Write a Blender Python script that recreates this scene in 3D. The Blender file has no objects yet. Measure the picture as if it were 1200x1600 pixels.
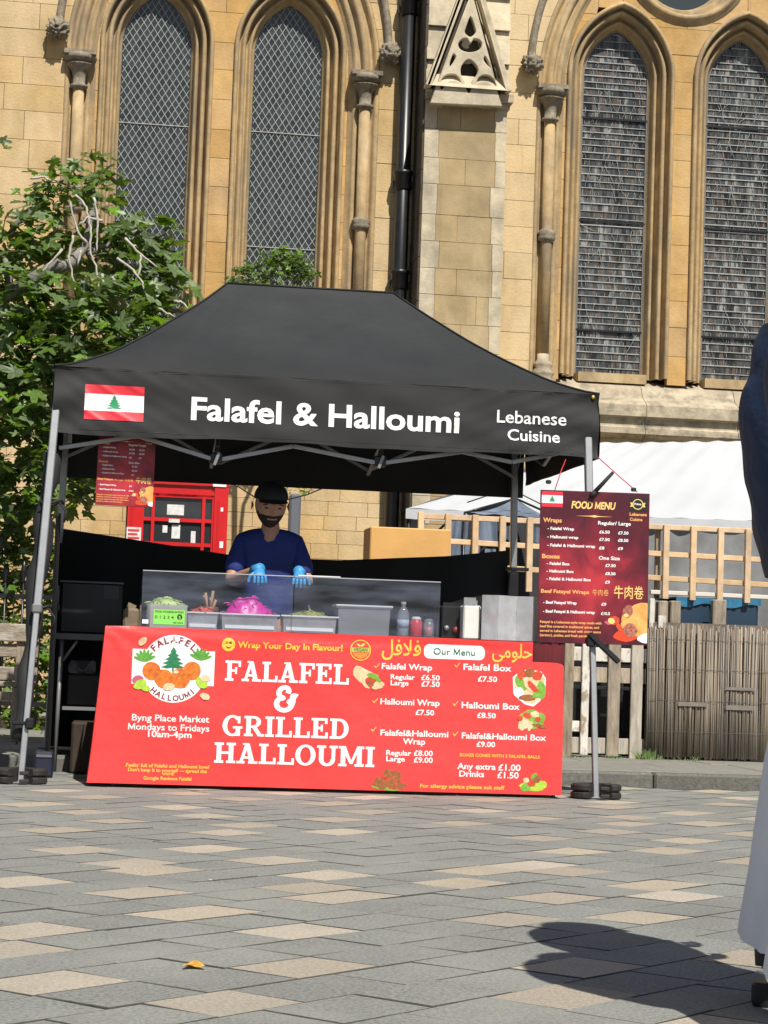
import bpy, math, random
from math import sin, cos, pi, radians, sqrt, atan2, hypot
from mathutils import Vector, Matrix, noise

random.seed(7)
S = bpy.context.scene
COL = S.collection
R = random.Random(11)

# ------------------------------------------------------------------ camera
CAM = (-1.3267, -11.667, 0.712)
YAW, PIT, ROLL, FPX = 0.1399, 0.0694, 0.0348, 3329.06


def cam_axes():
    F = Vector((sin(YAW) * cos(PIT), cos(YAW) * cos(PIT), sin(PIT)))
    Rt = Vector((cos(YAW), -sin(YAW), 0))
    U = Rt.cross(F)
    return F, Rt * cos(ROLL) + U * sin(ROLL), -Rt * sin(ROLL) + U * cos(ROLL)


cF, cR, cU = cam_axes()
camd = bpy.data.cameras.new('camera')
cam = bpy.data.objects.new('camera', camd)
COL.objects.link(cam)
cam.matrix_world = Matrix(((cR.x, cU.x, -cF.x, CAM[0]), (cR.y, cU.y, -cF.y, CAM[1]), (cR.z, cU.z, -cF.z, CAM[2]), (0, 0, 0, 1)))
camd.sensor_fit = 'VERTICAL'
camd.sensor_height = 32
camd.lens = 32 * FPX / 1600
camd.clip_start = 0.1
camd.clip_end = 400
S.camera = cam

# ------------------------------------------------------------------ light
SUN_EL, SUN_AZ = radians(52), radians(12)      # azimuth: degrees to the right of "behind the camera"
sdir = Vector((-sin(SUN_AZ) * cos(SUN_EL), cos(SUN_AZ) * cos(SUN_EL), -sin(SUN_EL)))   # the way the light travels
W = bpy.data.worlds.new('World')
S.world = W
W.use_nodes = True
nt = W.node_tree
sky = nt.nodes.new('ShaderNodeTexSky')
sky.sky_type = 'NISHITA'
sky.sun_disc = False
sky.sun_elevation = SUN_EL
sky.sun_rotation = radians(180) - SUN_AZ
bg = nt.nodes['Background']
bg.inputs['Strength'].default_value = 0.058
nt.links.new(sky.outputs[0], bg.inputs['Color'])
sl = bpy.data.lights.new('sun', 'SUN')
sl.energy = 4.9
sl.angle = radians(0.5)
sl.color = (1.0, 0.95, 0.86)
so = bpy.data.objects.new('sun', sl)
COL.objects.link(so)
so.rotation_euler = sdir.to_track_quat('-Z', 'Y').to_euler()
so.location = (5, -10, 15)
S.view_settings.view_transform = 'Standard'
S.view_settings.look = 'None'
S.view_settings.gamma = 1
S.view_settings.exposure = 0.22
S.view_settings.use_curve_mapping = False
S.cycles.max_bounces = 8
S.cycles.transparent_max_bounces = 12


# ------------------------------------------------------------------ geometry helpers
def P(u, v, Y=None, Z=None):
    """point of the place seen at pixel (u, v) of the 1200x1600 photograph on the plane Y or Z"""
    D = cF * FPX + cR * (u - 600) + cU * (800 - v)
    C = Vector(CAM)
    t = (Y - C.y) / D.y if Y is not None else (Z - C.z) / D.z
    return C + D * t


def px(p):
    v = Vector(p) - Vector(CAM)
    z = v.dot(cF)
    return 600 + FPX * v.dot(cR) / z, 800 - FPX * v.dot(cU) / z


class MB:
    def __init__(s):
        s.v = []; s.f = []; s.m = []; s.sm = []

    def add(s, vs, fs, mi=0, smooth=False):
        n = len(s.v)
        s.v += [tuple(a) for a in vs]
        for f in fs:
            s.f.append(tuple(n + i for i in f)); s.m.append(mi); s.sm.append(smooth)
        return s

    def box(s, a, b, mi=0, jit=0):
        (x0, y0, z0), (x1, y1, z1) = a, b
        vs = [(x0, y0, z0), (x1, y0, z0), (x1, y1, z0), (x0, y1, z0), (x0, y0, z1), (x1, y0, z1), (x1, y1, z1), (x0, y1, z1)]
        if jit:
            vs = [tuple(c + R.uniform(-jit, jit) for c in q) for q in vs]
        return s.add(vs, [(0, 3, 2, 1), (4, 5, 6, 7), (0, 1, 5, 4), (1, 2, 6, 5), (2, 3, 7, 6), (3, 0, 4, 7)], mi)

    def cbox(s, c, size, rot=None, mi=0, bev=0.0):
        hx, hy, hz = size[0] / 2, size[1] / 2, size[2] / 2
        M = rot if rot is not None else Matrix.Identity(3)
        c = Vector(c)
        if bev <= 0:
            vs = [(x, y, z) for z in (-hz, hz) for x, y in ((-hx, -hy), (hx, -hy), (hx, hy), (-hx, hy))]
            fs = [(0, 3, 2, 1), (4, 5, 6, 7), (0, 1, 5, 4), (1, 2, 6, 5), (2, 3, 7, 6), (3, 0, 4, 7)]
        else:
            b = min(bev, hx * .9, hy * .9, hz * .9)
            vs = []
            for z, q in ((-hz, b), (-hz + b, 0), (hz - b, 0), (hz, b)):
                for x, y in ((-hx + b, -hy + q), (hx - b, -hy + q), (hx - q, -hy + b), (hx - q, hy - b), (hx - b, hy - q), (-hx + b, hy - q), (-hx + q, hy - b), (-hx + q, -hy + b)):
                    vs.append((x, y, z))
            fs = [tuple(range(7, -1, -1)), tuple(range(24, 32))]
            for k in range(3):
                for i in range(8):
                    j = (i + 1) % 8
                    fs.append((k * 8 + i, k * 8 + j, k * 8 + 8 + j, k * 8 + 8 + i))
        return s.add([c + M @ Vector(q) for q in vs], fs, mi)

    def beam(s, a, b, w, h=None, mi=0, up=(0, 0, 1), bev=0):
        a = Vector(a); b = Vector(b); d = b - a
        L = d.length
        z = d.normalized(); u = Vector(up)
        if abs(z.dot(u)) > .98: u = Vector((0, 1, 0))
        x = u.cross(z).normalized(); y = z.cross(x)
        M = Matrix((x, y, z)).transposed()
        return s.cbox((a + b) / 2, (w, h or w, L), M, mi, bev)

    def tube(s, pts, rad, n=8, mi=0, caps=True, smooth=True):
        pts = [Vector(q) for q in pts]
        if not hasattr(rad, '__len__'): rad = [rad] * len(pts)
        rings = []
        prev = None
        for i, q in enumerate(pts):
            d = (pts[min(i + 1, len(pts) - 1)] - pts[max(i - 1, 0)])
            if d.length < 1e-9: d = Vector((0, 0, 1))
            d.normalize()
            if prev is None:
                a = Vector((0, 0, 1)) if abs(d.z) < .9 else Vector((1, 0, 0))
                x = a.cross(d).normalized()
            else:
                x = (prev - d * prev.dot(d)).normalized()
            prev = x
            y = d.cross(x)
            rings.append([q + (x * cos(2 * pi * k / n) + y * sin(2 * pi * k / n)) * rad[i] for k in range(n)])
        vs = [p for r in rings for p in r]
        fs = []
        for i in range(len(pts) - 1):
            for k in range(n):
                j = (k + 1) % n
                fs.append((i * n + k, i * n + j, (i + 1) * n + j, (i + 1) * n + k))
        if caps:
            fs.append(tuple(range(n - 1, -1, -1))); fs.append(tuple((len(pts) - 1) * n + k for k in range(n)))
        return s.add(vs, fs, mi, smooth)

    def lathe(s, c, prof, n=16, mi=0, sx=1, sy=1, smooth=True, rect=0.0):
        """prof: (r, z) from bottom to top; rect > 0 squares the section"""
        c = Vector(c); vs = []; fs = []
        for r, z in prof:
            for k in range(n):
                a = 2 * pi * (k + .5) / n
                ca, sa = cos(a), sin(a)
                if rect:
                    e = 1 - rect
                    ca = math.copysign(abs(ca) ** e, ca); sa = math.copysign(abs(sa) ** e, sa)
                vs.append(c + Vector((r * ca * sx, r * sa * sy, z)))
        for i in range(len(prof) - 1):
            for k in range(n):
                j = (k + 1) % n
                fs.append((i * n + k, i * n + j, (i + 1) * n + j, (i + 1) * n + k))
        fs.append(tuple(range(n - 1, -1, -1))); fs.append(tuple((len(prof) - 1) * n + k for k in range(n)))
        return s.add(vs, fs, mi, smooth)

    def prism(s, poly, y0, y1, mi=0, ch=0.0):
        """poly: (x, z) counter-clockwise seen from -Y; front at y0; ch chamfers the front edge"""
        n = len(poly)
        cx = sum(a for a, b in poly) / n; cz = sum(b for a, b in poly) / n
        vs = []
        if ch:
            for a, b in poly:
                L = hypot(a - cx, b - cz) or 1
                k = max(0, 1 - ch * 1.3 / L)
                vs.append((cx + (a - cx) * k, y0, cz + (b - cz) * k))
            vs += [(a, y0 + ch, b) for a, b in poly]
        else:
            vs += [(a, y0, b) for a, b in poly]
        vs += [(a, y1, b) for a, b in poly]
        L = len(vs) // n
        fs = [tuple(range(n))]
        for q in range(L - 1):
            for i in range(n):
                j = (i + 1) % n
                fs.append((q * n + i, (q + 1) * n + i, (q + 1) * n + j, q * n + j))
        return s.add(vs, fs, mi)

    def grid(s, fn, nu, nv, mi=0, smooth=True, flip=False):
        vs = [fn(i / nu, j / nv) for j in range(nv + 1) for i in range(nu + 1)]
        w = nu + 1
        fs = []
        for j in range(nv):
            for i in range(nu):
                q = (j * w + i, j * w + i + 1, (j + 1) * w + i + 1, (j + 1) * w + i)
                fs.append(q[::-1] if flip else q)
        return s.add(vs, fs, mi, smooth)

    def mesh(s, name, mats):
        me = bpy.data.meshes.new(name)
        me.from_pydata(s.v, [], s.f)
        for m in (mats if isinstance(mats, (list, tuple)) else [mats]):
            me.materials.append(m)
        me.polygons.foreach_set('material_index', s.m)
        me.polygons.foreach_set('use_smooth', s.sm)
        me.update()
        return me


WL = {}      # world location of each object whose meshes are built in world coordinates


def obj(name, mb, mats, parent=None, local=False, label=None, kind=None, loc=None):
    me = mb.mesh(name, mats) if isinstance(mb, MB) else mb
    o = bpy.data.objects.new(name, me)
    COL.objects.link(o)
    if parent is not None:
        o.parent = parent
        if not local:
            pl = WL.get(parent, Vector((0, 0, 0)))
            o.matrix_parent_inverse = Matrix.Translation(-pl)
            WL[o] = Vector((0, 0, 0))
    if loc is not None: o.location = loc
    if label: o['label'] = label
    if kind: o['kind'] = kind
    return o


def thing(name, label, cat, loc=(0, 0, 0), group=None, rz=0):
    o = bpy.data.objects.new(name, None)
    COL.objects.link(o)
    o.empty_display_size = .1
    o.location = loc
    o.rotation_euler = (0, 0, rz)
    o['label'] = label; o['category'] = cat
    if group: o['group'] = group
    WL[o] = Vector(loc)
    return o


def tag(o, label, cat, group=None):
    o['label'] = label; o['category'] = cat
    if group: o['group'] = group
    return o


def copy_tree(o, parent=None):
    c = o.copy(); COL.objects.link(c)
    if parent:
        c.parent = parent; c.matrix_parent_inverse = o.matrix_parent_inverse.copy()
    for ch in list(o.children): copy_tree(ch, c)
    return c


# ------------------------------------------------------------------ materials
MATS = {}


def mat(name, col, rough=.7, metal=0.0, var=0.0, scale=8.0, bump=0.0, bscale=60.0, col2=None, rnd=0.0, spec=.5, trans=0.0, stretch=None, alpha=1, sss=0):
    """Principled base with noise between col and col2, per-piece brightness variation and fine relief"""
    if name in MATS: return MATS[name]
    m = bpy.data.materials.new(name)
    m.use_nodes = True
    N = m.node_tree; L = N.links
    b = N.nodes['Principled BSDF']
    b.inputs['Roughness'].default_value = rough
    b.inputs['Metallic'].default_value = metal
    b.inputs['Specular IOR Level'].default_value = spec
    b.inputs['Base Color'].default_value = (*col, 1)
    if trans: b.inputs['Transmission Weight'].default_value = trans
    if alpha < 1: b.inputs['Alpha'].default_value = alpha
    tc = N.nodes.new('ShaderNodeTexCoord')
    src = tc.outputs['Object']
    if stretch:
        mp = N.nodes.new('ShaderNodeMapping'); mp.inputs['Scale'].default_value = stretch
        L.new(src, mp.inputs[0]); src = mp.outputs[0]
    out = None
    if var or col2:
        n = N.nodes.new('ShaderNodeTexNoise'); n.inputs['Scale'].default_value = scale; n.inputs['Detail'].default_value = 6; n.inputs['Roughness'].default_value = .62
        L.new(src, n.inputs['Vector'])
        rp = N.nodes.new('ShaderNodeValToRGB')
        rp.color_ramp.elements[0].position = .32; rp.color_ramp.elements[1].position = .68
        c2 = col2 or tuple(c * (1 - var) for c in col)
        rp.color_ramp.elements[0].color = (*c2, 1); rp.color_ramp.elements[1].color = (*[min(1, c * (1 + (0 if col2 else var * .5))) for c in col], 1)
        L.new(n.outputs['Fac'], rp.inputs[0]); out = rp.outputs[0]
    if rnd:
        oi = N.nodes.new('ShaderNodeObjectInfo'); ge = N.nodes.new('ShaderNodeNewGeometry')
        ad = N.nodes.new('ShaderNodeMath'); ad.operation = 'ADD'
        fr = N.nodes.new('ShaderNodeMath'); fr.operation = 'FRACT'
        L.new(oi.outputs['Random'], ad.inputs[0]); L.new(ge.outputs['Random Per Island'], ad.inputs[1]); L.new(ad.outputs[0], fr.inputs[0])
        mr = N.nodes.new('ShaderNodeMapRange'); mr.inputs['To Min'].default_value = 1 - rnd; mr.inputs['To Max'].default_value = 1 + rnd
        L.new(fr.outputs[0], mr.inputs['Value'])
        hs = N.nodes.new('ShaderNodeHueSaturation'); L.new(mr.outputs[0], hs.inputs['Value'])
        if out is not None: L.new(out, hs.inputs['Color'])
        else: hs.inputs['Color'].default_value = (*col, 1)
        # a slight hue / saturation drift from piece to piece
        m2 = N.nodes.new('ShaderNodeMath'); m2.operation = 'MULTIPLY'; m2.inputs[1].default_value = 7.31
        f2 = N.nodes.new('ShaderNodeMath'); f2.operation = 'FRACT'
        L.new(fr.outputs[0], m2.inputs[0]); L.new(m2.outputs[0], f2.inputs[0])
        mr2 = N.nodes.new('ShaderNodeMapRange'); mr2.inputs['To Min'].default_value = 1 - rnd; mr2.inputs['To Max'].default_value = 1 + rnd * .6
        L.new(f2.outputs[0], mr2.inputs['Value']); L.new(mr2.outputs[0], hs.inputs['Saturation'])
        out = hs.outputs[0]
    if out is not None: L.new(out, b.inputs['Base Color'])
    if bump:
        n2 = N.nodes.new('ShaderNodeTexNoise'); n2.inputs['Scale'].default_value = bscale; n2.inputs['Detail'].default_value = 5
        L.new(src, n2.inputs['Vector'])
        bp = N.nodes.new('ShaderNodeBump'); bp.inputs['Strength'].default_value = min(1, bump); bp.inputs['Distance'].default_value = .01 * max(1, bump)
        L.new(n2.outputs['Fac'], bp.inputs['Height']); L.new(bp.outputs[0], b.inputs['Normal'])
    MATS[name] = m
    return m


def stained(m, dark, amount=.6, scale=1.3, lo=.5, hi=.7, stretch=(1, 1, .35)):
    """lays large weather stains over the base colour of a material"""
    N = m.node_tree; L = N.links; b = N.nodes['Principled BSDF']
    lk = b.inputs['Base Color'].links
    tc = N.nodes.new('ShaderNodeTexCoord'); mp = N.nodes.new('ShaderNodeMapping'); mp.inputs['Scale'].default_value = stretch
    n = N.nodes.new('ShaderNodeTexNoise'); n.inputs['Scale'].default_value = scale; n.inputs['Detail'].default_value = 8; n.inputs['Roughness'].default_value = .65
    rp = N.nodes.new('ShaderNodeMapRange'); rp.inputs['From Min'].default_value = lo; rp.inputs['From Max'].default_value = hi; rp.inputs['To Max'].default_value = amount
    mx = N.nodes.new('ShaderNodeMix'); mx.data_type = 'RGBA'
    L.new(tc.outputs['Object'], mp.inputs[0]); L.new(mp.outputs[0], n.inputs['Vector']); L.new(n.outputs['Fac'], rp.inputs['Value']); L.new(rp.outputs[0], mx.inputs[0])
    if lk: L.new(lk[0].from_socket, mx.inputs[6])
    else: mx.inputs[6].default_value = b.inputs['Base Color'].default_value
    mx.inputs[7].default_value = (*dark, 1)
    L.new(mx.outputs[2], b.inputs['Base Color'])
    return m


stone = stained(mat('honey_stone', (.54, .37, .17), .9, var=.22, scale=3.5, bump=.45, bscale=38, rnd=.085), (.66, .53, .33), .85, .9, .42, .64)
stone_in = stained(mat('ochre_stone', (.52, .325, .125), .9, var=.22, scale=4, bump=.4, bscale=40, rnd=.09), (.58, .42, .22), .7, 1.6, .5, .7)
stone_mould = stained(mat('moulding_stone', (.47, .335, .17), .9, var=.25, scale=9, bump=.35, bscale=60), (.24, .19, .13), .85, 2.6, .44, .66)
stone_pale = stained(mat('pale_weathered_stone', (.56, .48, .34), .92, var=.3, scale=5, bump=.4, bscale=35, rnd=.07), (.2, .18, .15), .7, 2.5, .52, .75)
stone_panel = stained(mat('brown_panel_stone', (.40, .30, .16), .92, var=.25, scale=3, bump=.3, bscale=40, rnd=.06), (.56, .45, .27), .7, 1.5, .5, .68)
stone_ledge = stained(mat('lichened_ledge_stone', (.44, .37, .26), .95, var=.35, scale=7, bump=.7, bscale=22, rnd=.1), (.12, .11, .09), .75, 6, .5, .7, (1, 1, 1.6))
stained(stone, (.27, .185, .09), .6, 1.7, .56, .74, (3.2, 3.2, .3))
stained(stone_in, (.27, .185, .09), .5, 1.9, .56, .74, (3, 3, .35))
stained(stone_panel, (.2, .15, .09), .5, 2.2, .55, .75, (3, 3, .3))
stained(stone_mould, (.60, .48, .29), .6, 3.5, .55, .68, (1, 1, .4))
mortar = mat('lime_mortar', (.56, .40, .20), .95, var=.2, scale=10)
carved = mat('carved_stone', (.27, .23, .17), .9, var=.45, scale=18, bump=.5, bscale=50)
lead = mat('lead_came', (.36, .375, .365), .6, var=.2, scale=20)
black_iron = mat('black_paint', (.015, .015, .017), .35, var=.3, scale=12)
dark_void = mat('dark_interior', (.012, .012, .014), .9)

pane_m = mat('old_glass', (.032, .04, .042), .22, rnd=.35, spec=.6, bump=.15, bscale=25)
fabric_black = mat('black_gazebo_fabric', (.017, .0175, .0185), .75, var=.15, scale=3, bump=.05, bscale=400)
fabric_dark = mat('black_sheet', (.008, .008, .009), .8, var=.2, scale=4)
alu = mat('grey_aluminium', (.38, .39, .40), .42, metal=.6, var=.12, scale=10)
alu_dark = mat('dull_steel', (.26, .26, .27), .45, metal=.5)
white_print = mat('white_print', (.86, .86, .85), .5)
red_cloth = mat('red_printed_cloth', (.90, .060, .058), .40, var=.10, scale=1.6, bump=2.2, bscale=3.2)
yellow_print = mat('yellow_print', (.88, .56, .07), .5)
rubber = mat('black_rubber', (.03, .026, .024), .75, var=.5, scale=20, bump=.3, bscale=60)
wood_old = mat('weathered_wood', (.36, .29, .21), .85, var=.5, scale=10, bump=.5, bscale=40, stretch=(3, 3, .5), rnd=.16)
wood_grey = mat('grey_wood', (.42, .38, .32), .85, var=.4, scale=10, bump=.5, bscale=40, stretch=(3, 3, .4), rnd=.15)
wood_new = mat('pine_batten', (.66, .46, .27), .75, var=.25, scale=8, bump=.2, bscale=30, rnd=.1)
wood_white = stained(mat('flaking_white_paint', (.66, .63, .57), .8, var=.2, scale=8, rnd=.08), (.3, .22, .15), .9, 7, .5, .58, (2, 2, .8))
plas = mat


# ------------------------------------------------------------------ text
def text_mesh(body, bold=0.0, italic=0.0, spacing=1.0):
    """letters as flat faces; a widened M is drawn by hand because the font's own outline folds over itself"""
    vs, fs = raw_text(body, bold, italic, spacing)
    if bold <= 0 or 'M' not in body: return vs, fs
    av, af = raw_text(body, 0, 0, spacing)
    for i, ch in enumerate(body):
        if ch != 'M': continue
        x1 = max(v[0] for v in raw_text(body[:i + 1], 0, 0, spacing)[0])
        x0 = max([v[0] for v in raw_text(body[:i], 0, 0, spacing)[0]] + [-.01]) if body[:i].strip() else -.01
        m_ = [v for v in av if x0 + 1e-4 < v[0] <= x1 + 1e-4]
        a, b, H = min(v[0] for v in m_) - bold, max(v[0] for v in m_) + bold, max(v[1] for v in m_) + bold * .5
        lo = -bold * .5
        fs = [f for f in fs if not (a - bold * .2 < sum(vs[k][0] - italic * vs[k][1] for k in f) / len(f) < b + bold * .2)]
        W, s, m = b - a, .075 + bold * 1.9, (b - a) / 2
        k = len(vs); hh = H - lo
        pts = [(0, 0), (s, 0), (s, .60 * hh), (m - s * .32, .06 * hh), (m + s * .32, .06 * hh), (W - s, .60 * hh), (W - s, 0), (W, 0), (W, hh), (W - s * .95, hh), (m, .40 * hh), (s * .95, hh), (0, hh)]
        vs = vs + [(a + x + italic * (y + lo), y + lo) for x, y in pts]
        T_ = [(0, 1, 2), (0, 2, 12), (2, 11, 12), (2, 3, 11), (3, 10, 11), (3, 4, 10), (4, 9, 10), (4, 5, 9), (5, 8, 9), (5, 7, 8), (5, 6, 7)]
        fs = fs + [tuple(k + q for q in t) for t in T_]
    return vs, fs


def raw_text(body, bold=0.0, italic=0.0, spacing=1.0):
    c = bpy.data.curves.new('txt', 'FONT')
    c.body = body; c.size = 1; c.offset = bold; c.shear = italic; c.resolution_u = 3
    c.space_character = spacing
    o = bpy.data.objects.new('txt', c)
    me = bpy.data.meshes.new_from_object(o)
    bpy.data.objects.remove(o); bpy.data.curves.remove(c)
    vs = [(v.co.x, v.co.y) for v in me.vertices]
    fs = [tuple(p.vertices) for p in me.polygons]
    bpy.data.meshes.remove(me)
    return vs, fs


CAPH = {}


def refine(vs, fs, L=.035):
    """cut long edges of a flat print so that it follows the cloth"""
    import bmesh
    bm = bmesh.new()
    bv = [bm.verts.new((x, y, 0)) for x, y in vs]
    for f in fs:
        try: bm.faces.new([bv[i] for i in f])
        except ValueError: pass
    bmesh.ops.triangulate(bm, faces=bm.faces[:])
    for _ in range(4):
        es = [e for e in bm.edges if e.calc_length() > L]
        if not es: break
        bmesh.ops.subdivide_edges(bm, edges=es, cuts=1, use_grid_fill=False)
        bmesh.ops.triangulate(bm, faces=[f for f in bm.faces if len(f.verts) > 3])
    bm.verts.index_update()
    o = [(v.co.x, v.co.y) for v in bm.verts]; g = [tuple(v.index for v in f.verts) for f in bm.faces]
    bm.free()
    return o, g


REFINE = [False]


def text_at(f, body, x0, x1, base, cap, bold=0.02, italic=0, spacing=1.0):
    """text fitted between x0 and x1 with its baseline at base and capitals cap high; f maps (x, y) to the surface"""
    vs, fs = text_mesh(body, bold, italic, spacing)
    if not vs: return MB()
    a = min(v[0] for v in vs); b = max(v[0] for v in vs)
    if bold not in CAPH:
        hv, _ = text_mesh('H', bold)
        CAPH[bold] = (max(v[1] for v in hv), min(v[1] for v in hv))
    sx = (x1 - x0) / (b - a); sy = cap / (CAPH[bold][0] - CAPH[bold][1])
    mb = MB()
    pts = [(x0 + (x - a) * sx, base + (y - CAPH[bold][1]) * sy) for x, y in vs]
    if REFINE[0] and cap > .02: pts, fs = refine(pts, fs)
    mb.add([f(x, y) for x, y in pts], fs)
    return mb


def arc_band(cx, cy, rx, ry, wx, wy, a0, a1, n=20):
    """ring segment whose thickness runs from wx at the sides to wy at top and bottom"""
    out = []
    for i in range(n):
        t0 = radians(a0 + (a1 - a0) * i / n); t1 = radians(a0 + (a1 - a0) * (i + 1) / n)
        out.append([(cx + rx * cos(t0), cy + ry * sin(t0)), (cx + rx * cos(t1), cy + ry * sin(t1)),
                    (cx + (rx - wx) * cos(t1), cy + (ry - wy) * sin(t1)), (cx + (rx - wx) * cos(t0), cy + (ry - wy) * sin(t0))])
    return out


def slab(ch):
    """slab-serif capitals, one unit high: polygons and advance width"""
    s, t, e = .215, .125, .1
    r = lambda x0, y0, x1, y1: [(x0, y0), (x1, y0), (x1, y1), (x0, y1)]
    stem = lambda x, a=0, b=1: r(x, a, x + s, b)
    foot = lambda x: r(x - e, 0, x + s + e, t)
    head = lambda x: r(x - e, 1 - t, x + s + e, 1)
    if ch == 'F': return [stem(.12), foot(.12), r(.02, 1 - t, .78, 1), r(.66, .7, .78, 1), r(.3, .45, .56, .57), r(.5, .34, .6, .68)], .8
    if ch == 'L': return [stem(.12), head(.12), r(.02, 0, .78, t), r(.66, 0, .78, .32)], .8
    if ch == 'E': return [stem(.12), r(.02, 0, .8, t), r(.68, 0, .8, .3), r(.02, 1 - t, .77, 1), r(.65, .72, .77, 1), r(.3, .45, .52, .57), r(.46, .34, .56, .68)], .84
    if ch == 'I': return [stem(.12), foot(.12), head(.12)], .46
    if ch == 'H': return [stem(.12), foot(.12), head(.12), stem(.66), foot(.66), head(.66), r(.3, .44, .7, .57)], 1.0
    if ch == 'A': return [[(.1, .0), (.24, .0), (.5, .86), (.42, 1.0), (.38, 1.0)], [(.58, 0), (.82, 0), (.56, 1.0), (.38, 1.0)],
                          r(.22, .24, .68, .35), r(0, 0, .36, t), r(.52, 0, .94, t), r(.26, .92, .5, 1.0)], .95
    if ch == 'M': return [stem(.1, 0, 1), foot(.1) if False else r(0, 0, .38, t), [(.1, 1), (.32, 1), (.64, .12), (.52, .12)], [(.52, .12), (.64, .12), (.98, 1), (.84, 1)],
                          r(.84, 0, 1.06, 1), r(.74, 0, 1.16, t), r(0, 1 - t, .3, 1), r(.88, 1 - t, 1.16, 1)], 1.18
    if ch == 'U': return [stem(.1, .3, 1), head(.1), r(.67, .3, .67 + .17, 1), r(.57, 1 - t, .94, 1)] + arc_band(.47, .33, .37, .35, .21, .14, 180, 360), .96
    if ch == 'O': return arc_band(.46, .5, .46, .52, .22, .12, 0, 360, 32), .94
    if ch == 'D': return [stem(.12), r(.02, 0, .5, t), r(.02, 1 - t, .5, 1)] + arc_band(.46, .5, .44, .5, .22, .125, -90, 90), .94
    if ch == 'R': return [stem(.12), foot(.12), r(.02, 1 - t, .5, 1), r(.3, .42, .5, .53), [(.38, .46), (.58, .5), (.86, .06), (.68, .0)], r(.66, 0, .95, t)] + arc_band(.46, .715, .34, .285, .2, .115, -90, 90), .95
    if ch == 'G': return arc_band(.46, .5, .46, .52, .22, .12, 40, 325, 28) + [r(.7, .62, .82, .96), r(.62, .0, .82, .4), r(.48, .36, .92, .47)], .95
    return [], .3


def slab_word(f, word, x0, x1, base, cap, lift):
    w = 0; polys = []
    for ch in word:
        ps, adv = slab(ch)
        polys += [[(x + w, y) for x, y in q] for q in ps]
        w += adv + .03
    w -= .03
    k = (x1 - x0) / w
    mb = MB()
    for i, q in enumerate(polys):
        pts, fs = refine([(x0 + x * k, base + y * cap) for x, y in q], [tuple(range(len(q)))])
        mb.add([f(x, y, lift + (i % 9) * .00012) for x, y in pts], fs)
    return mb


def blob(cx, cy, r, n=14, jag=.12, ry=None, rot=0):
    ry = ry or r
    ph = R.random() * 9
    out = []
    for k in range(n):
        a = 2 * pi * k / n
        q = 1 + jag * noise.noise(Vector((cos(a) * 1.7 + ph, sin(a) * 1.7, ph)))*2
        x, y = r * q * cos(a), ry * q * sin(a)
        out.append((cx + x * cos(rot) - y * sin(rot), cy + x * sin(rot) + y * cos(rot)))
    return out


def cedar(cx, cy, h):
    """cedar of the flag: tiers and trunk, base at cy"""
    ps = [[(cx - .04 * h, cy), (cx + .04 * h, cy), (cx + .03 * h, cy + .3 * h), (cx - .03 * h, cy + .3 * h)]]
    for k, (w, y, t) in enumerate(((.5, .16, .2), (.44, .32, .2), (.34, .48, .2), (.24, .64, .18), (.13, .8, .2))):
        ps.append([(cx - w * h, cy + y * h), (cx - w * .5 * h, cy + (y - .05) * h), (cx, cy + (y - .01) * h), (cx + w * .5 * h, cy + (y - .05) * h), (cx + w * h, cy + y * h),
                   (cx + w * .45 * h, cy + (y + t * .55) * h), (cx, cy + (y + t) * h), (cx - w * .45 * h, cy + (y + t * .55) * h)])
    return ps


green_print = mat('cedar_green_print', (.03, .30, .12), .5)


def flag_parts(f, x0, x1, y0, y1, parent, lift=.002, red=None):
    """red, white and red bands with the cedar, printed on a surface"""
    red = red or mat('flag_red', (.72, .03, .05), .5)
    def band(a, b, m, nm, l, ns=4):
        if ns > 1:
            mb = MB()
            mb.grid(lambda u, v: f(x0 + (x1 - x0) * u, a + (b - a) * v, l), 24, 6)
            obj(nm, mb, m, parent); return
        mb = MB()
        n = 20
        for i in range(n):
            xa = x0 + (x1 - x0) * i / n; xb = x0 + (x1 - x0) * (i + 1) / n
            mb.add([f(xa, a, l), f(xb, a, l), f(xb, b, l), f(xa, b, l)], [(0, 1, 2, 3)])
        obj(nm, mb, m, parent)
    h = y1 - y0
    band(y0, y0 + h * .26, red, 'flag_stripe', lift)
    band(y0 + h * .74, y1, red, 'flag_stripe', lift)
    band(y0 + h * .26, y0 + h * .74, white_print, 'flag_stripe', lift)
    mb = MB()
    for i, q in enumerate(cedar((x0 + x1) / 2, y0 + h * .28, h * .44)):
        pts, fs = refine(q, [tuple(range(len(q)))], .02)
        mb.add([f(x, y, lift + .0012 + i * .0001) for x, y in pts], fs)
    obj('cedar_tree_print', mb, green_print, parent)


def polys_obj(name, f, polys, m, parent, lift, step=.0001):
    mb = MB()
    for i, q in enumerate(polys):
        pts, fs = refine(q, [tuple(range(len(q)))]) if REFINE[0] else (q, [tuple(range(len(q)))])
        mb.add([f(x, y, lift + i * step) for x, y in pts], fs)
    return obj(name, mb, m, parent)

# ================================================================== GROUND
def in_frame(p, m=10):
    v = Vector(p) - Vector(CAM)
    if v.dot(cF) < .5: return False
    u, w = px(p)
    return -m < u < 1200 + m and -m < w < 1600 + m


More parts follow.
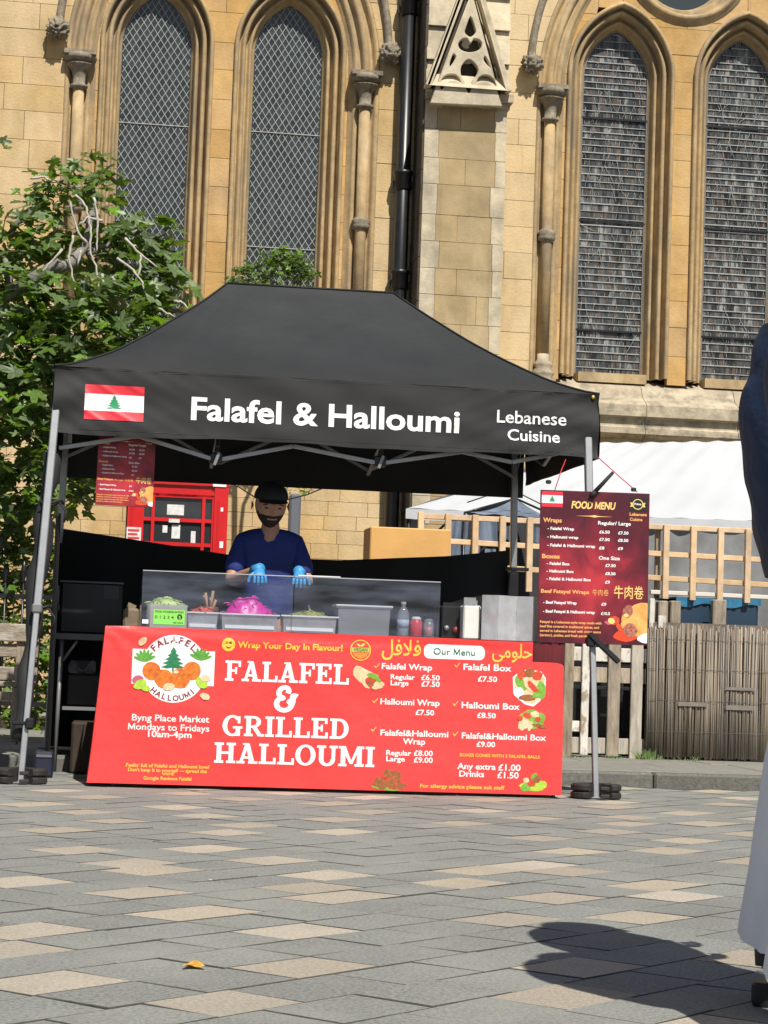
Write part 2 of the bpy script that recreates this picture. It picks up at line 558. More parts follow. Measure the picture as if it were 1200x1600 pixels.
slab_grey = stained(mat('grey_granite_slab', (.262, .27, .25), .82, var=.48, scale=95, bump=.6, bscale=170, rnd=.07, spec=.35), (.33, .33, .295), .7, 1.6, .46, .72, (1, 1, 1))
slab_tan = stained(mat('tan_granite_slab', (.46, .40, .315), .82, var=.34, scale=95, bump=.6, bscale=170, rnd=.14, spec=.35), (.30, .27, .22), .65, 3.2, .48, .75, (1, 1, 1))
stained(slab_grey, (.10, .10, .09), .7, 17, .70, .74, (1, 1, 1)); stained(slab_tan, (.16, .13, .10), .7, 15, .70, .75, (1, 1, 1)); stained(slab_grey, (.16, .155, .14), .5, .7, .55, .72, (1, 1, 1))
grit = mat('joint_sand', (.085, .08, .07), .95, var=.4, scale=30)

g = MB(); g.add([(-150, -150, -.009), (150, -150, -.009), (150, 150, -.009), (-150, 150, -.009)], [(0, 1, 2, 3)])
ground = obj('ground', g, grit, kind='structure')

tan_px = [(350, 1583), (147, 1537), (462, 1498), (112, 1450), (362, 1427), (200, 1401), (522, 1457), (417, 1384), (250, 1366), (112, 1325), (45, 1382), (205, 1342), (482, 1364), (555, 1406), (435, 1339), (300, 1325), (30, 1495), (847, 1550), (755, 1435), (835, 1404), (1010, 1389), (1017, 1430), (1035, 1404), (705, 1362), (665, 1381), (910, 1362), (870, 1350), (875, 1326), (1040, 1328), (1050, 1595), (1090, 1490), (850, 1500), (560, 1300), (360, 1305), (100, 1268), (130, 1295), (700, 1286), (1120, 1300), (1090, 1285), (1130, 1345)]
SQ = sqrt(.5)
tans = []
for q in tan_px:
    w = P(q[0], q[1], Z=0)
    tans.append(((w.x + w.y) * SQ, (w.y - w.x) * SQ))


def slab_geo(u0, u1, v0, v1, z):
    """a slab in the rotated lattice, its corners slightly uneven, chamfered"""
    j = .0026
    pts = [(u0 + j, v0 + j), (u1 - j, v0 + j), (u1 - j, v1 - j), (u0 + j, v1 - j)]
    c = .0012
    ins = [(u0 + j + c, v0 + j + c), (u1 - j - c, v0 + j + c), (u1 - j - c, v1 - j - c), (u0 + j + c, v1 - j - c)]
    tz = [R.uniform(-.0016, .0016) for _ in range(4)]
    W3 = lambda p, z: ((p[0] - p[1]) * SQ, (p[0] + p[1]) * SQ, z)
    vs = [W3(p, z + tz[i]) for i, p in enumerate(ins)] + [W3(p, z - .0012) for p in pts] + [W3(p, -.012) for p in pts]
    fs = [(0, 1, 2, 3)]
    for a, b in ((0, 4), (4, 8)):
        for i in range(4):
            k = (i + 1) % 4
            fs.append((a + i, b + i, b + k, a + k))
    return vs, fs


def add_slab(mb, c, mi, side):
    vs, fs = slab_geo(c[0], c[1], c[2], c[3], R.uniform(-.0012, .0008))
    n = len(mb.f); mb.add(vs, fs, side); mb.m[n] = mi


cells = []
row = 0
v = -13.0
while v < 8.6:
    v1 = v + .212
    u = -14 + R.random() * .3
    while u < 8:
        L = R.choice((.30, .30, .30, .27, .36))
        cells.append([u, u + L, v, v1, False])
        u += L
    v = v1
rest_cells = []
for c in cells:
    cu, cv = (c[0] + c[1]) / 2, (c[2] + c[3]) / 2
    x, y = (cu - cv) * SQ, (cu + cv) * SQ
    if y > .86 or y < -12.5 or abs(x - .5) > 7.5: continue
    c.append((x, y)); rest_cells.append(c)
for t in tans:      # each tan slab of the photo claims the nearest slab of the lattice
    b = min(rest_cells, key=lambda c: hypot((c[0] + c[1]) / 2 - t[0], (c[2] + c[3]) / 2 - t[1]))
    b[4] = True
tset = [((c[0] + c[1]) / 2, (c[2] + c[3]) / 2) for c in rest_cells if c[4]]
for c in rest_cells:
    if c[4]: continue
    cu, cv = (c[0] + c[1]) / 2, (c[2] + c[3]) / 2
    x, y = c[5]
    seen = in_frame((x, y, 0), 0) and y < -3.2
    if seen: continue
    if min(hypot(cu - a, cv - b) for a, b in tset) > .42 and R.random() < .5:
        c[4] = True; tset.append((cu, cv))
rest_cells.sort(key=lambda c: c[5][1])
vis = [c for c in rest_cells if in_frame((c[5][0], c[5][1], 0), 30)]
picked = vis[:298]
ids = set(id(c) for c in picked)
for c in picked:
    mb = MB(); add_slab(mb, c, 0, 1)
    obj('paving_slab', mb, [slab_tan if c[4] else slab_grey, grit], ground, label='tan paving slab' if c[4] else None)
mb = MB()
for c in rest_cells:
    if id(c) in ids: continue
    add_slab(mb, c, 1 if c[4] else 0, 2)
obj('far_paving_slabs', mb, [slab_grey, slab_tan, grit], ground, kind='stuff')

# raised pavement behind the kerb
KY = 1.02
pave_m = stained(mat('concrete_flag', (.25, .245, .21), .88, var=.2, scale=14, bump=.35, bscale=90, rnd=.08), (.19, .18, .15), .6, 1.5, .5, .7, (1, 1, 1))
kerb_m = stained(mat('granite_kerb', (.15, .145, .13), .85, var=.35, scale=40, bump=.4, bscale=80, rnd=.14), (.12, .115, .1), .7, 5, .5, .7, (1, 1, 1))
mb = MB(); mb.box((-150, KY + .14, -.005), (150, 60, .073))
pavement = obj('pavement', mb, grit, kind='structure')
x = -6
while x < 8:
    L = R.uniform(.82, .95)
    mb = MB(); mb.cbox((x + L / 2, KY + .07, .02), (L - .008, .138 + R.uniform(-.004, .004), .128), bev=.014)
    obj('kerb_stone', mb, kerb_m, pavement)
    x += L
yy = KY + .145
r_ = 0
while yy < 4.4:
    x = -6 - R.random() * .6; d = .62
    while x < 8:
        L = R.choice((.6, .75, .9))
        mb = MB(); mb.cbox((x + L / 2, yy + d / 2, .065 + R.uniform(-.002, .002)), (L - .009, d - .009, .04), bev=.006)
        if in_frame((x + L / 2, yy + d / 2, .12), 120):
            obj('paving_flag', mb, pave_m, pavement)
        x += L
    yy += d
mb = MB()
mb.box((-8, yy + .01, .04), (10, 9.6, .083))
obj('yard_concrete', mb, pave_m, pavement)

# ================================================================== CHURCH
YO, YI, YG = 10.0, 10.12, 10.38        # outer wall face, wall inside the great arches, glass
BAYS = (-.10, 4.82)
LX = .69
church = thing('stone_church', 'honey coloured Gothic stone church wall with lancet windows behind the market stall', 'church', (0, 10, 0))


def arch_hw(z, w, Rr, zs, t=0.0, zb=None):
    """half width of a pointed arch opening at height z"""
    if zb is not None and z < zb: return 0
    if z <= zs: return w - t
    c = Rr - w; r = Rr - t
    q = r * r - (z - zs) ** 2
    return max(0, sqrt(q) - c) if q > 0 else 0


def arch_path(cx, w, Rr, zs, zb, t, n=12):
    c = Rr - w; r = Rr - t
    th = math.acos(max(-1, min(1, c / r)))
    left = [(cx - (w - t), zb + (zs - zb) * k / 3) for k in range(3)] if zb is not None else []
    arc = [(cx + c - r * cos(th * k / n), zs + r * sin(th * k / n)) for k in range(n + 1)]
    right = [(2 * cx - a, b) for a, b in reversed(left + arc[:-1])]
    return left + arc + right


def arch_sweep(mb, cx, w, Rr, zs, zb, prof, y0, n=12, mi=0):
    rows = [arch_path(cx, w, Rr, zs, zb, t, n) for t, y in prof]
    m = len(rows[0])
    vs = [(a, y0 + prof[i][1], b) for i, rr in enumerate(rows) for a, b in rr]
    fs = []
    for i in range(len(prof) - 1):
        for k in range(m - 1):
            fs.append((i * m + k, (i + 1) * m + k, (i + 1) * m + k + 1, i * m + k + 1))
    # flat shading between the orders keeps the arrises crisp
    return mb.add(vs, fs, mi, True)


LW, LR, LZ = .585, .83, 7.02           # outer outline of a lancet
GW_T = .225                            # from outer outline to glass
LB = 3.78
BW, BR_, BZ = 1.62, 2.4, 6.78
OZ, OR_ = 8.32, .66


def blocks(rows, intervals, y, m, tag_, base, lens=(.38, .62), name='stone_block', depth=.1, ylist=None):
    """coursed ashlar: intervals(z) gives the same number of (xa, xb) at every z"""
    out = []
    for ri in range(len(rows) - 1):
        z0, z1 = rows[ri] + .0016, rows[ri + 1] - .0016
        K = 5
        zz = [z0 + (z1 - z0) * k / (K - 1) for k in range(K)]
        iv = [intervals(z) for z in zz]
        for q in range(len(iv[0])):
            A = [v[q][0] for v in iv]; B = [v[q][1] for v in iv]
            lo, hi = min(A), max(B)
            if max(b - a for a, b in zip(A, B)) < .02: continue
            cuts = [lo]
            span = hi - lo
            if span > .7:
                x = lo + R.uniform(.2, .5)
                while x < hi - .16:
                    cuts.append(x); x += R.uniform(*lens)
            cuts.append(hi)
            for c0, c1 in zip(cuts, cuts[1:]):
                Lp = []; Rp = []
                for k in range(K):
                    a = max(A[k], c0) + .0016; b = min(B[k], c1) - .0016
                    if b - a > .004: Lp.append((a, zz[k])); Rp.append((b, zz[k]))
                if len(Lp) < 2: continue
                straight = all(abs(p[0] - Lp[0][0]) < 1e-4 for p in Lp) and all(abs(p[0] - Rp[0][0]) < 1e-4 for p in Rp)
                if straight: poly = [Lp[0], Rp[0], Rp[-1], Lp[-1]]
                else: poly = Rp + Lp[::-1]
                out.append((poly, y + R.uniform(-.003, .003)))
    return out


def rows_from(a, b, h, jit=.02):
    z = [a]
    while z[-1] < b - h * .5: z.append(z[-1] + h + R.uniform(-jit, jit))
    z.append(b)
    return z


def sub(ivs, a, b):
    """cut (a, b) out of the interval that contains its middle; always splits it in two"""
    out = []; m = (a + b) / 2; done = False
    for p, q in ivs:
        if not done and p <= m <= q: out += [(p, a), (b, q)]; done = True
        else: out.append((p, q))
    if not done: out += [(m, m)]
    return out


def outer_iv(z):
    iv = [(-7.5, 10.2)]
    for bc in BAYS:
        h = arch_hw(z, BW, BR_, BZ) if z > 3.6 else 0
        iv = sub(iv, bc - h, bc + h)
    return iv


def inner_iv(bc, ocu=True):
    def f(z):
        Wd = arch_hw(z, BW, BR_, BZ) - .02
        if Wd < .03: return [(bc, bc)] * 4
        h = arch_hw(z, LW, LR, LZ) if z > 3.6 else 0
        oh = sqrt(max(0, OR_ ** 2 - (z - OZ) ** 2))
        a = [(-Wd, -LX - h), (-LX + h, -oh), (oh, LX - h), (LX + h, Wd)] if ocu else [(-Wd, -LX - h), (-LX + h, LX - h), (LX + h, Wd)]
        return [(bc + p, bc + max(p, q)) for p, q in a]
    return f


allb = []
low = blocks(rows_from(.1, 3.12, .15, .01), lambda z: [(-7.5, 10.2)], YO, None, 0, 0, (.24, .42))
out_b = blocks(rows_from(3.60, 11, .285), outer_iv, YO, None, 0, 0)
in_b = []
for bc in BAYS: in_b += blocks(rows_from(3.72, OZ - OR_, .3), inner_iv(bc, False), YI, None, 0, 0, (.3, .5)) + blocks(rows_from(OZ - OR_, 11.0, .3), inner_iv(bc), YI, None, 0, 0, (.3, .5))


def hidden(u, v):
    """behind the gazebo roof, the counter, the white tent or the tree of the photo"""
    if 80 < u < 935 and v > 455 + max(0, 355 - u) * .45 + max(0, u - 615) * .48 and v < 735: return True
    if v > 870 or (u > 930 and v > 690) or (u > 650 and v > 800) or (u < 280 and v > 330 and v < 740) or (u < 365 and v > 740): return True
    return False


cand = []
for kind_, lst, m in (('o', out_b, stone), ('i', in_b, stone_in), ('l', low, stone)):
    for poly, y in lst:
        cx = sum(p[0] for p in poly) / len(poly); cz = sum(p[1] for p in poly) / len(poly)
        vis_ = in_frame((cx, y, cz), 5) and not hidden(*px((cx, y, cz)))
        w_ = max(p[0] for p in poly) - min(p[0] for p in poly)
        cand.append((vis_, w_, poly, y, m, kind_))
nvis = [c for c in cand if c[0]]
nvis.sort(key=lambda c: -c[1])
keep = set(id(c) for c in nvis[:292])
mo = MB(); far_ = MB()
for c in cand:
    _, w_, poly, y, m, k = c
    mo.prism(poly, y + .0035, y + .03)
    if id(c) in keep:
        b = MB(); b.prism(poly, y, y + .09, ch=.0025)
        obj('stone_block', b, m, church)
    else:
        far_.prism(poly, y, y + .09, 0 if k != 'i' else 1, ch=.0025)
obj('farther_stone_blocks', far_, [stone, stone_in], church, kind='stuff')
obj('mortar_joints', mo, mortar, church, kind='stuff')
# core of the wall behind the facing, left open at the windows
bk = MB()
bk.box((-7.5, YO + .1, 0), (10.2, YO + .8, 3.5))
bk.box((-7.5, YG + .35, 3.5), (10.2, YG + .5, 11))
bk.box((-7.5, YO - .02, 11.0), (10.2, YO + .9, 11.3))
bk.box((-7.5, YO + .1, 3.5), (BAYS[0] - BW - .12, YG + .4, 11)); bk.box((BAYS[0] + BW + .12, YO + .1, 3.5), (BAYS[1] - BW - .12, YG + .4, 11)); bk.box((BAYS[1] + BW + .12, YO + .1, 3.5), (10.2, YG + .4, 11))
obj('wall_core', bk, mortar, church)

# lancet and great-arch mouldings
PROF = [(0, .03), (0, -.035), (.012, -.055), (.034, -.055), (.046, -.035), (.046, .06), (.056, .095), (.07, .09), (.08, .03), (.1, .015), (.118, .03), (.124, .07), (.124, .15),
        (.134, .175), (.15, .17), (.16, .125), (.178, .118), (.19, .14), (.194, .2), (.206, .225), (.225, .24), (.225, .3)]
BPROF = [(0, .02), (0, -.004), (.03, -.004), (.05, .02), (.06, .055), (.085, .065), (.1, .03), (.125, .0), (.155, .0), (.175, .03), (.18, .07), (.2, .085), (.215, .06), (.24, .045), (.262, .06), (.27, .09), (.30, .10), (.32, .13)]
for bc in BAYS:
    mb = MB(); arch_sweep(mb, bc, BW, BR_, BZ, 3.7, BPROF, YO, 16)
    obj('great_arch_moulding', mb, stone_mould, church)
    # hood mould from the bosses up
    mb = MB()
    arch_sweep(mb, bc, BW + .12, BR_ + .12, BZ + .22, None, [(0, .01), (0, -.05), (.02, -.08), (.05, -.08), (.075, -.05), (.085, .01)], YO, 16)
    obj('hood_mould', mb, carved, church)
    for sx in (-1, 1):
        # carved boss
        bm = MB()
        c = Vector((bc + sx * (BW + .09), YO - .11, 7.0))
        def bf(u, v, c=c, sx=sx):
            a = 2 * pi * u; b = pi * (v - .5)
            d = Vector((cos(a) * cos(b), sin(a) * cos(b), sin(b)))
            q = noise.noise(d * 4.5 + Vector((sx * 5 + c.x, 0, 0))) * .9 + abs(sin(a * 4 + b * 6 + 3 * noise.noise(d * 2))) * .5 - .25
            return c + d * .098 * (1 + q * .55)
        bm.grid(bf, 48, 28)
        obj('carved_boss', bm, carved, church)
        X = bc + sx * 1.475
        # shaft with cap, ring and base
        sb = MB(); sb.tube([(X, YO + .0, 3.95), (X, YO + .0, 6.5)], .058, 14)
        obj('shaft', sb, stone_mould, church)
        rb = MB(); rb.lathe((X, YO, 5.14), [(.055, 0), (.085, .02), (.095, .05), (.085, .075), (.1, .1), (.075, .125), (.057, .14)], 16)
        obj('shaft_ring', rb, carved, church)
        cb = MB(); cb.lathe((X, YO, 6.42), [(.058, 0), (.09, .015), (.093, .035), (.063, .055), (.066, .12), (.08, .18), (.125, .235), (.145, .25), (.10, .262), (.10, .275), (.165, .29), (.175, .33), (.14, .36)], 18)
        cb.box((X - .16, YO - .14, 6.755), (X + .16, YO + .12, 6.80))
        obj('shaft_capital', cb, carved, church)
        db = MB(); db.lathe((X, YO, 3.62), [(.12, 0), (.12, .06), (.095, .09), (.115, .12), (.12, .15), (.085, .19), (.1, .215), (.1, .24), (.062, .28), (.06, .34)], 18)
        obj('shaft_base', db, stone_ledge, church)
    # oculus
    ob = MB()
    pr = [(-.06, .02), (-.06, -.006), (-.01, -.006), (0, -.04), (.03, -.06), (.06, -.04), (.06, .05), (.09, .08), (.12, .05), (.14, .08), (.14, .16), (.18, .2), (.2, .28)]
    n = 40; vs = []; fs = []
    for t, y in pr:
        for k in range(n):
            a = 2 * pi * k / n; vs.append((bc + (OR_ - t) * cos(a), YI + y, OZ + (OR_ - t) * sin(a)))
    for i in range(len(pr) - 1):
        for k in range(n):
            j = (k + 1) % n; fs.append((i * n + k, i * n + j, (i + 1) * n + j, (i + 1) * n + k))
    ob.add(vs, fs, 0, True)
    obj('oculus_moulding', ob, stone_mould, church)
    gb = MB(); gb.add([(bc + .47 * cos(2 * pi * k / 24), YI + .25, OZ + .47 * sin(2 * pi * k / 24)) for k in range(24)], [tuple(range(24))])
    obj('oculus_glass', gb, pane_m, church)

# ---- windows
guard_glass = mat('patterned_glass', (.07, .075, .075), .3, spec=.5, rnd=.6)
def streak_glass():
    m = bpy.data.materials.new('mottled_leaded_glass'); m.use_nodes = True
    N = m.node_tree; L = N.links; b = N.nodes['Principled BSDF']
    b.inputs['Roughness'].default_value = .3
    tc = N.nodes.new('ShaderNodeTexCoord'); mp = N.nodes.new('ShaderNodeMapping'); mp.inputs['Scale'].default_value = (9, 1, 3.2)
    n = N.nodes.new('ShaderNodeTexNoise'); n.inputs['Scale'].default_value = 1.3; n.inputs['Detail'].default_value = 5
    ge = N.nodes.new('ShaderNodeNewGeometry')
    ad = N.nodes.new('ShaderNodeMath'); ad.operation = 'MULTIPLY_ADD'; ad.inputs[1].default_value = .38
    L.new(tc.outputs['Object'], mp.inputs[0]); L.new(mp.outputs[0], n.inputs[0])
    L.new(ge.outputs['Random Per Island'], ad.inputs[0]); L.new(n.outputs['Fac'], ad.inputs[2])
    rp = N.nodes.new('ShaderNodeValToRGB'); e = rp.color_ramp.elements
    e[0].position = .42; e[0].color = (.008, .009, .010, 1)
    e[1].position = .95; e[1].color = (.27, .27, .25, 1)
    for p, c in ((.50, (.02, .021, .021, 1)), (.58, (.045, .04, .036, 1)), (.64, (.05, .068, .078, 1)), (.72, (.07, .064, .056, 1)), (.80, (.12, .09, .075, 1)), (.88, (.11, .13, .14, 1))):
        q = e.new(p); q.color = c
    L.new(ad.outputs[0], rp.inputs[0]); L.new(rp.outputs[0], b.inputs['Base Color'])
    return m
mottled = streak_glass()


def glass_iv(z):
    return arch_hw(z, LW, LR, LZ, GW_T)


wn = 0
for bi, bc in enumerate(BAYS):
    for sx in (-1, 1):
        cx = bc + sx * LX
        wm = MB(); arch_sweep(wm, cx, LW, LR, LZ, LB, PROF, YI, 14)
        win = obj('lancet_window', wm, stone_mould, church, label='lancet window with diamond leaded panes' if bi == 0 else 'lancet window with banded dark glass')
        GZ0 = LB + .05
        apex = LZ + sqrt(max(0, (LR - GW_T) ** 2 - (LR - LW) ** 2))
        if bi == 0:
            dw, dh = .0725, .113
            full = []; clip = MB(); cam_ = MB()
            nx = 6
            for j in range(0, int((apex - GZ0) / (dh / 2)) + 3):
                for i in range(-nx, nx + 1):
                    x = (i + (.5 if j % 2 else 0)) * dw; z = GZ0 + j * dh / 2
                    pts = [(x, z - dh / 2), (x + dw / 2, z), (x, z + dh / 2), (x - dw / 2, z)]
                    ok = all(abs(a) <= glass_iv(b) and GZ0 < b < apex for a, b in pts)
                    if ok: full.append((x, z))
                    else:
                        q = []
                        for a, b in pts:
                            b2 = min(max(b, GZ0), apex - .003); h = glass_iv(b2)
                            q.append((max(-h, min(h, a)), b2))
                        if (max(a for a, b in q) - min(a for a, b in q)) > .004 and (max(b for a, b in q) - min(b for a, b in q)) > .004:
                            clip.add([(cx + a, YG, b) for a, b in q], [(0, 1, 2, 3)])
            full.sort(key=lambda p: -p[1])
            me = None
            protos = []
            for k in range(6):
                ax, az = R.uniform(-.016, .016), R.uniform(-.016, .016)
                t_ = MB(); t_.add([(0, -az * dh / 2, -dh / 2 + .002), (dw / 2 - .0015, ax * dw / 2, 0), (0, az * dh / 2, dh / 2 - .002), (-dw / 2 + .0015, -ax * dw / 2, 0)], [(0, 1, 2, 3)])
                protos.append(t_.mesh('pane', pane_m))
            for k, (x, z) in enumerate(full):
                pm = R.randrange(6)
                if k < 150:
                    o = bpy.data.objects.new('pane', protos[pm]); COL.objects.link(o); o.parent = win
                    o.location = (cx + x, YG + R.uniform(-.001, .001), z)
                else:
                    vs = [(v.co.x + cx + x, v.co.y + YG, v.co.z + z) for v in protos[pm].vertices]
                    clip.add(vs, [(0, 1, 2, 3)])
            obj('remaining_panes', clip, pane_m, win, kind='stuff')
            # lead cames: two families of slanting strips, clipped by the opening
            for fam in (-1, 1):
                for k in range(-70, 90):
                    seg = []
                    # x = fam*(z - z0)*dw/dh
                    z0 = GZ0 + k * dh
                    zz = GZ0
                    a = None
                    zlist = [GZ0 + (apex - GZ0) * q / 160 for q in range(161)]
                    for z in zlist:
                        x = fam * (z - z0 + dh / 2) * dw / dh
                        if abs(x) <= glass_iv(z): seg.append((x, z))
                    if len(seg) > 1:
                        cam_.beam((cx + seg[0][0], YG - .004, seg[0][1]), (cx + seg[-1][0], YG - .004 - (.001 if fam > 0 else 0), seg[-1][1]), .006, .006, up=(0, 1, 0))
            obj('lead_cames', cam_, lead, win, kind='stuff')
            for z in (4.98, 6.2):
                sb = MB(); sb.beam((cx - .36, YG - .012, z), (cx + .36, YG - .012, z), .009, .009, up=(0, 1, 0))
                obj('saddle_bar', sb, lead, win)
        else:
            pb = MB(); br = MB()
            z = GZ0
            while z < apex - .01:
                h = R.uniform(.066, .086)
                hw = glass_iv(z + h / 2)
                x = -hw
                while x < hw - .003:
                    w_ = min(R.uniform(.018, .05), hw - x)
                    ax = R.uniform(-.05, .05); az = R.uniform(-.05, .05)
                    sl_ = R.uniform(-.006, .006)
                    pb.add([(cx + x, YG - ax * w_ + az * h, z), (cx + x + w_, YG + ax * w_ + az * h, z), (cx + x + w_ + sl_, YG + ax * w_ - az * h, z + h), (cx + x + sl_, YG - ax * w_ - az * h, z + h)], [(0, 1, 2, 3)])
                    if R.random() < .45:
                        q = R.uniform(.2, .9) * h
                        br.beam((cx + x, YG - .008, z + R.uniform(0, .2) * h), (cx + x + R.uniform(-.014, .014), YG - .008, z + q), R.uniform(.002, .0045), .003, up=(0, 1, 0))
                    x += w_
                br.beam((cx - hw, YG - .009, z), (cx + hw, YG - .009, z), R.uniform(.006, .012), .006, up=(0, 1, 0), mi=0)
                z += h
            for _ in range(90):     # wires and older figure leading
                x = R.uniform(-.33, .33); z = R.uniform(GZ0 + .1, apex - .3); L_ = R.uniform(.06, .3); a = R.gauss(0, .35)
                pts = [(cx + max(-.35, min(.35, x + L_ * k / 5 * sin(a) + R.uniform(-.008, .008))), YG - .013, z + L_ * k / 5 * cos(a)) for k in range(6)]
                if all(abs(q[0] - cx) < glass_iv(q[2]) for q in pts): br.tube(pts, R.choice((.0015, .002, .0028)), 4)
            obj('glass_quarries', pb, mottled, win, kind='stuff')
            obj('leading', br, lead, win, kind='stuff')
            for z in (4.3, 5.48, 6.6):
                sb = MB(); sb.beam((cx - .36, YG - .02, z), (cx + .36, YG - .02, z), .02, .012, up=(0, 1, 0))
                obj('saddle_bar', sb, black_iron, win)
            fb = MB(); arch_sweep(fb, cx, LW - GW_T, LR - GW_T, LZ, GZ0 - .02, [(0, 0), (0, -.02), (.012, -.02), (.012, 0)], YG - .003, 14)
            fb.beam((cx - .36, YG - .02, GZ0 - .01), (cx + .36, YG - .02, GZ0 - .01), .03, .03, up=(0, 1, 0), mi=0)
            obj('guard_frame', fb, alu_dark, win)
        # sill at the foot of the glass
        st = MB(); st.box((cx - .37, YI + .02, LB - .06), (cx + .37, YG + .1, LB + .04))
        obj('window_sill', st, stone_mould, win)

# sloping sill and string course, in lengths
x = -7.5
while x < 10:
    L = R.uniform(.8, 1.15)
    mb = MB()
    prof = [(YG, LB + .0), (YI - .02, 3.68), (YO + .02, 3.56), (YO - .1, 3.50), (YO - .16, 3.46), (YO - .165, 3.34), (YO - .10, 3.325), (YO - .10, 3.24), (YO - .135, 3.22), (YO - .135, 3.16), (YO - .06, 3.12), (YO + .05, 3.10), (YG, 3.10)]
    n = len(prof)
    a, b = x + .003, x + L - .003
    mb.add([(a, y, z) for y, z in prof] + [(b, y, z) for y, z in prof], [(i, i + n, (i + 1) % n + n, (i + 1) % n) for i in range(n)] + [tuple(range(n - 1, -1, -1)), tuple(range(n, 2 * n))], 0)
    obj('sill_course_stone', mb, stone_ledge, church)
    x += L

# ---- buttress
BF = 9.42
bx0, bx1 = P(660, 300, Y=BF).x, P(789, 300, Y=BF).x
bt = obj('buttress', MB().box((bx0 + .01, BF + .012, 0), (bx1 - .01, YO + .1, 6.44)), mortar, church)
zz = rows_from(.1, 6.34, .29, .03)
for i in range(len(zz) - 1):
    z0, z1 = zz[i] + .002, zz[i + 1] - .002
    qa, qb = bx0 + R.uniform(.12, .2), bx1 - R.uniform(.1, .16)
    cols = [(bx0, qa, 0)]
    if i % 2: m_ = bx0 + (bx1 - bx0) * R.uniform(.42, .6); cols += [(qa, m_, 1), (m_, qb, 1)]
    elif R.random() < .6: cols += [(qa, qb, 1)]
    else: m_ = bx0 + (bx1 - bx0) * R.uniform(.6, .7); cols += [(qa, m_, 1), (m_, qb, 1)]
    cols.append((qb, bx1, 0))
    for a, b, k in cols:
        mb = MB(); yf = BF + R.uniform(-.002, .003) + (.004 if k else 0)
        mb.prism([(a + .002, z0), (b - .002, z0), (b - .002, z1), (a + .002, z1)], yf, BF + .2 if k else YO + .05, ch=.0025)
        obj('stone_block', mb, stone_panel if k else stone_pale, bt)
shade_stone = stained(mat('shade_dark_stone', (.10, .085, .065), .95, var=.4, scale=5, bump=.5, bscale=30), (.05, .045, .04), .7, 1.5, .45, .7)  # near-black colour stands in for the shade on the buttress's left face
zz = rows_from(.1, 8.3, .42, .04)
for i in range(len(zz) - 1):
    mb = MB(); mb.cbox((bx0 - .004, (BF + .02 + YO + .05) / 2, (zz[i] + zz[i + 1]) / 2), (.03, YO + .03 - BF, zz[i + 1] - zz[i] - .006), bev=.004); obj('stone_block', mb, shade_stone, bt, label='soot darkened side stone')
# shelf and gablet
mb = MB()
mb.box((bx0 - .005, BF - .1, 6.42), (bx1 + .04, YO + .05, 6.50)); mb.box((bx0 + .02, BF - .05, 6.36), (bx1 + .015, YO + .02, 6.415))
obj('buttress_shelf', mb, stone_ledge, bt)
zz = [6.505, 6.84, 7.2, 7.55, 7.9, 8.3]
for i in range(len(zz) - 1):
    for a, b in ((bx0, (bx0 + bx1) / 2), ((bx0 + bx1) / 2, bx1 + .01)):
        mb = MB(); o_ = .025 * i
        n4 = [(a, BF - .03 + o_, zz[i]), (b, BF - .03 + o_, zz[i]), (b, BF + .04 + o_, zz[i + 1] - .008), (a, BF + .04 + o_, zz[i + 1] - .008)]
        mb.add(n4 + [(a, YO + .05, zz[i]), (b, YO + .05, zz[i]), (b, YO + .05, zz[i + 1] - .008), (a, YO + .05, zz[i + 1] - .008)], [(0, 1, 2, 3), (1, 5, 6, 2), (4, 0, 3, 7), (3, 2, 6, 7), (0, 4, 5, 1)])
        obj('weathering_stone', mb, stone_pale, bt)
GY = BF - .17
gA = P(668, 158, Y=GY); gB = P(794, 166, Y=GY); gz = 6.51
gx0, gx1 = gA.x, gB.x; gc = (gx0 + gx1) / 2 - .0
apx = (gc, 7.78)
pan = MB(); pan.prism([(gx0 + .05, gz), (gx1 - .05, gz), (gc, apx[1] - .1)], GY + .13, BF + .1)
gab = obj('tracery_gablet', pan, shade_stone, bt)  # dark panel paints the recess shade behind the tracery openings
fr_ = MB()
fr_.beam((gx0, GY + .05, gz), (gc, GY + .05, apx[1]), .055, .17, up=(0, 1, 0)); fr_.beam((gx1, GY + .05, gz), (gc, GY + .05, apx[1]), .055, .168, up=(0, 1, 0))
fr_.beam((gx0 - .0, GY - .01, gz), (gc - .01, GY - .01, apx[1]), .022, .05, up=(0, 1, 0)); fr_.beam((gx1, GY - .01, gz), (gc + .01, GY - .01, apx[1]), .022, .05, up=(0, 1, 0))
fr_.add([(gx0, GY - .04, gz), (gx1, GY - .04, gz), (gx1 - .08, GY + .07, gz + .15), (gx0 + .08, GY + .07, gz + .15)], [(0, 1, 2, 3)])
obj('gablet_frame', fr_, stone_pale, gab)
